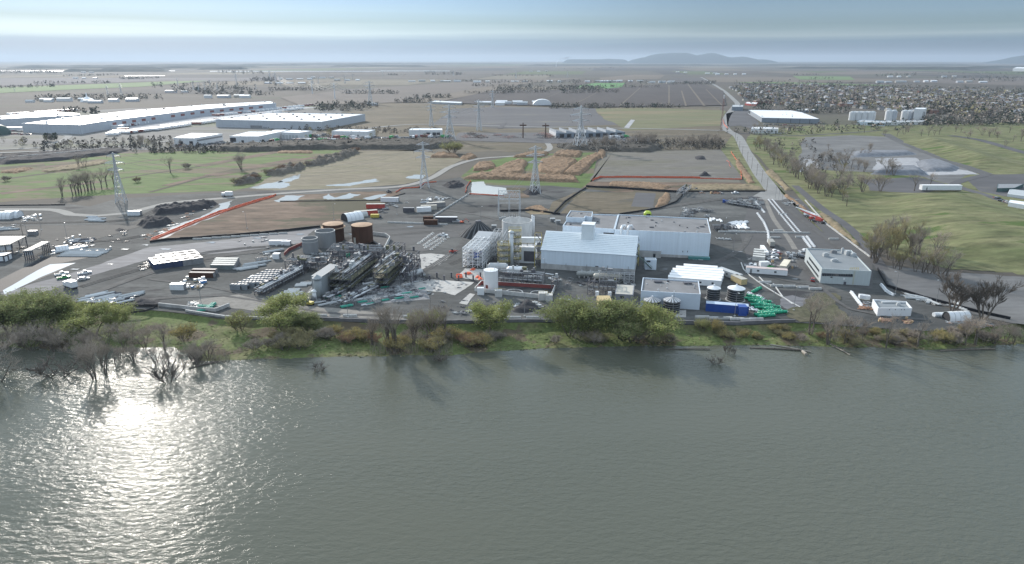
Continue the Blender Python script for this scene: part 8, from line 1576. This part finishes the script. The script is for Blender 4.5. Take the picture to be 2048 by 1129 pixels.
band(['bare0', 'bare2'], [(rr.uniform(150, 420), rr.uniform(716, 735)) for _ in range(18)], 'thin bare sapling standing in the flooded strip at left', 'flooded saplings', (5, 9), 'tree')
band(['bush0', 'bush2', 'dense0'], [(rr.uniform(500, 660), rr.uniform(675, 700)) for _ in range(11)], 'grey brown shrub below the round willow', 'shrubs below the round willow', (4, 7)); band(['gbush0', 'bush1'], [(rr.uniform(670, 750), rr.uniform(668, 690)) for _ in range(10)], 'ochre shrub right of the willows', 'ochre shrubs', (3, 5.5))
band(['dense0', 'bush0', 'gbush0'], [(rr.uniform(790, 905), rr.uniform(678, 706)) for _ in range(12)], 'brown shrub under the tall bare trees', 'shrubs under the tall bare trees', (4, 7)); band(['gbush0', 'bush1', 'gbush0'], [(rr.uniform(905, 970), rr.uniform(675, 695)) for _ in range(8)], 'ochre shrub left of the bright willow', 'ochre shrubs by the bright willow', (3.5, 5.5)); band(['dense0', 'bush0'], [(rr.uniform(960, 1010), rr.uniform(676, 684)) for _ in range(5)], 'dark shrub at the foot of the bright willow', 'shrubs under the bright willow', (3.5, 5))
band(['dense0', 'bush0', 'bush2'], [(rr.uniform(1100, 1350), rr.uniform(680, 691)) for _ in range(15)], 'brown shrub at the foot of the big willow clump', 'shrubs under the willow clump', (3.5, 5.5)); band(['gbush0', 'bush2'], [(rr.uniform(1440, 1600), rr.uniform(662, 684)) for _ in range(16)], 'low ochre shrub on the right bank', 'low shrubs on the right bank', (2, 4))
band(['bush0', 'bush1', 'bush2', 'dense0', 'gbush0'], [(rr.uniform(1600, 2060), rr.uniform(670, 694)) for _ in range(38)], 'brown or tan shrub in the scrub along the right bank', 'scrub on the right bank', (3, 6)); band(['bare0', 'bare2', 'bare5'], [(rr.uniform(1640, 2060), rr.uniform(668, 692)) for _ in range(10)], 'small bare tree in the scrub along the right bank', 'small trees in the right scrub', (7, 10), 'tree')
for i, (a, c, r_) in enumerate((((1500, 697), (1600, 702), .3), ((1540, 690), (1622, 706), .28), ((1655, 685), (1694, 708), .22), ((1660, 690), (1700, 712), .15), ((378, 738), (440, 724), .25), ((1605, 704), (1612, 711), .6), ((1330, 700), (1420, 700), .2), ((60, 742), (78, 738), .35), ((1880, 703), (1990, 700), .25))):
 p, q = G(*a, WZ), G(*c, WZ); b = MB(); m_ = p.lerp(q, .5) + Vector((0, .4, .25)); b.path([p + Vector((0, 0, .1)), m_, q + Vector((0, 0, .35))], r_, 6)
 for k in range(5): s = p.lerp(q, rr.uniform(.3, 1)); b.tube(s, s + Vector((rr.uniform(-1.2, 1.2), rr.uniform(-.8, .8), rr.uniform(.5, 1.6))), .07, .02, n=4)
 solo(b, 'driftwood_log', [bark, mat('pale driftwood', (.30, .27, .23), .9)][i % 2], 'driftwood log at the waterline, %s of nine listed from the middle' % nth(i + 1), 'log', p)
wg = MB(); 
for k in range(5200):
 px_ = rr.uniform(-60, 2110); f = rr.random(); y = lin(ED, px_) + (lin(SH, px_) - lin(ED, px_)) * (.1 + .88 * f); p = at(px_, y); h = rr.uniform(.08, .3); a = rr.uniform(0, 3.1); w = rr.uniform(.4, 1.1); u = Vector((math.cos(a), math.sin(a), 0)) * w
 wg.poly([p - u, p + u, p + u * .5 + Vector((rr.uniform(-.4, .4), rr.uniform(-.4, .4), h))], rr.choice([0, 0, 1]))
tag(wg.build('bank_grass', [mat('bank grass blades', (.13, .15, .05), .9, var=.3), mat('dry bank grass', (.24, .19, .11), .9), mat('dark weeds', (.07, .075, .035), .9)]), 'tufts of green and dry grass covering the river bank', 'grass', kind='stuff')
rd = MB()
for (x0, x1, y0, y1, n) in ((380, 460, 705, 728, 420), (740, 905, 688, 712, 700), (230, 380, 655, 705, 260)):
 for k in range(n): x, y = rr.uniform(x0, x1), rr.uniform(y0, y1); p = at(x, y); h = rr.uniform(1.5, 3.2); rd.tube(p, p + Vector((rr.uniform(-.3, .3), rr.uniform(-.3, .3), h)), .035, .015, n=3, cap=False)
tag(rd.build('bank_saplings', twigm), 'dense thin saplings and stalks standing at the flooded shore', 'saplings', kind='stuff')
# ------------------------------------------------------------------ tidy: prototypes never placed, helper properties
doomed = []
for o in S.objects:
 if o.parent is None and 'label' not in o.keys() and 'kind' not in o.keys() and o.type in ('EMPTY', 'MESH'): doomed += [c.name for c in o.children_recursive] + [o.name]
for n in doomed: bpy.data.objects.remove(bpy.data.objects[n])
for o in S.objects:
 for k in ('_o', '_h'):
  if k in o.keys(): del o[k]
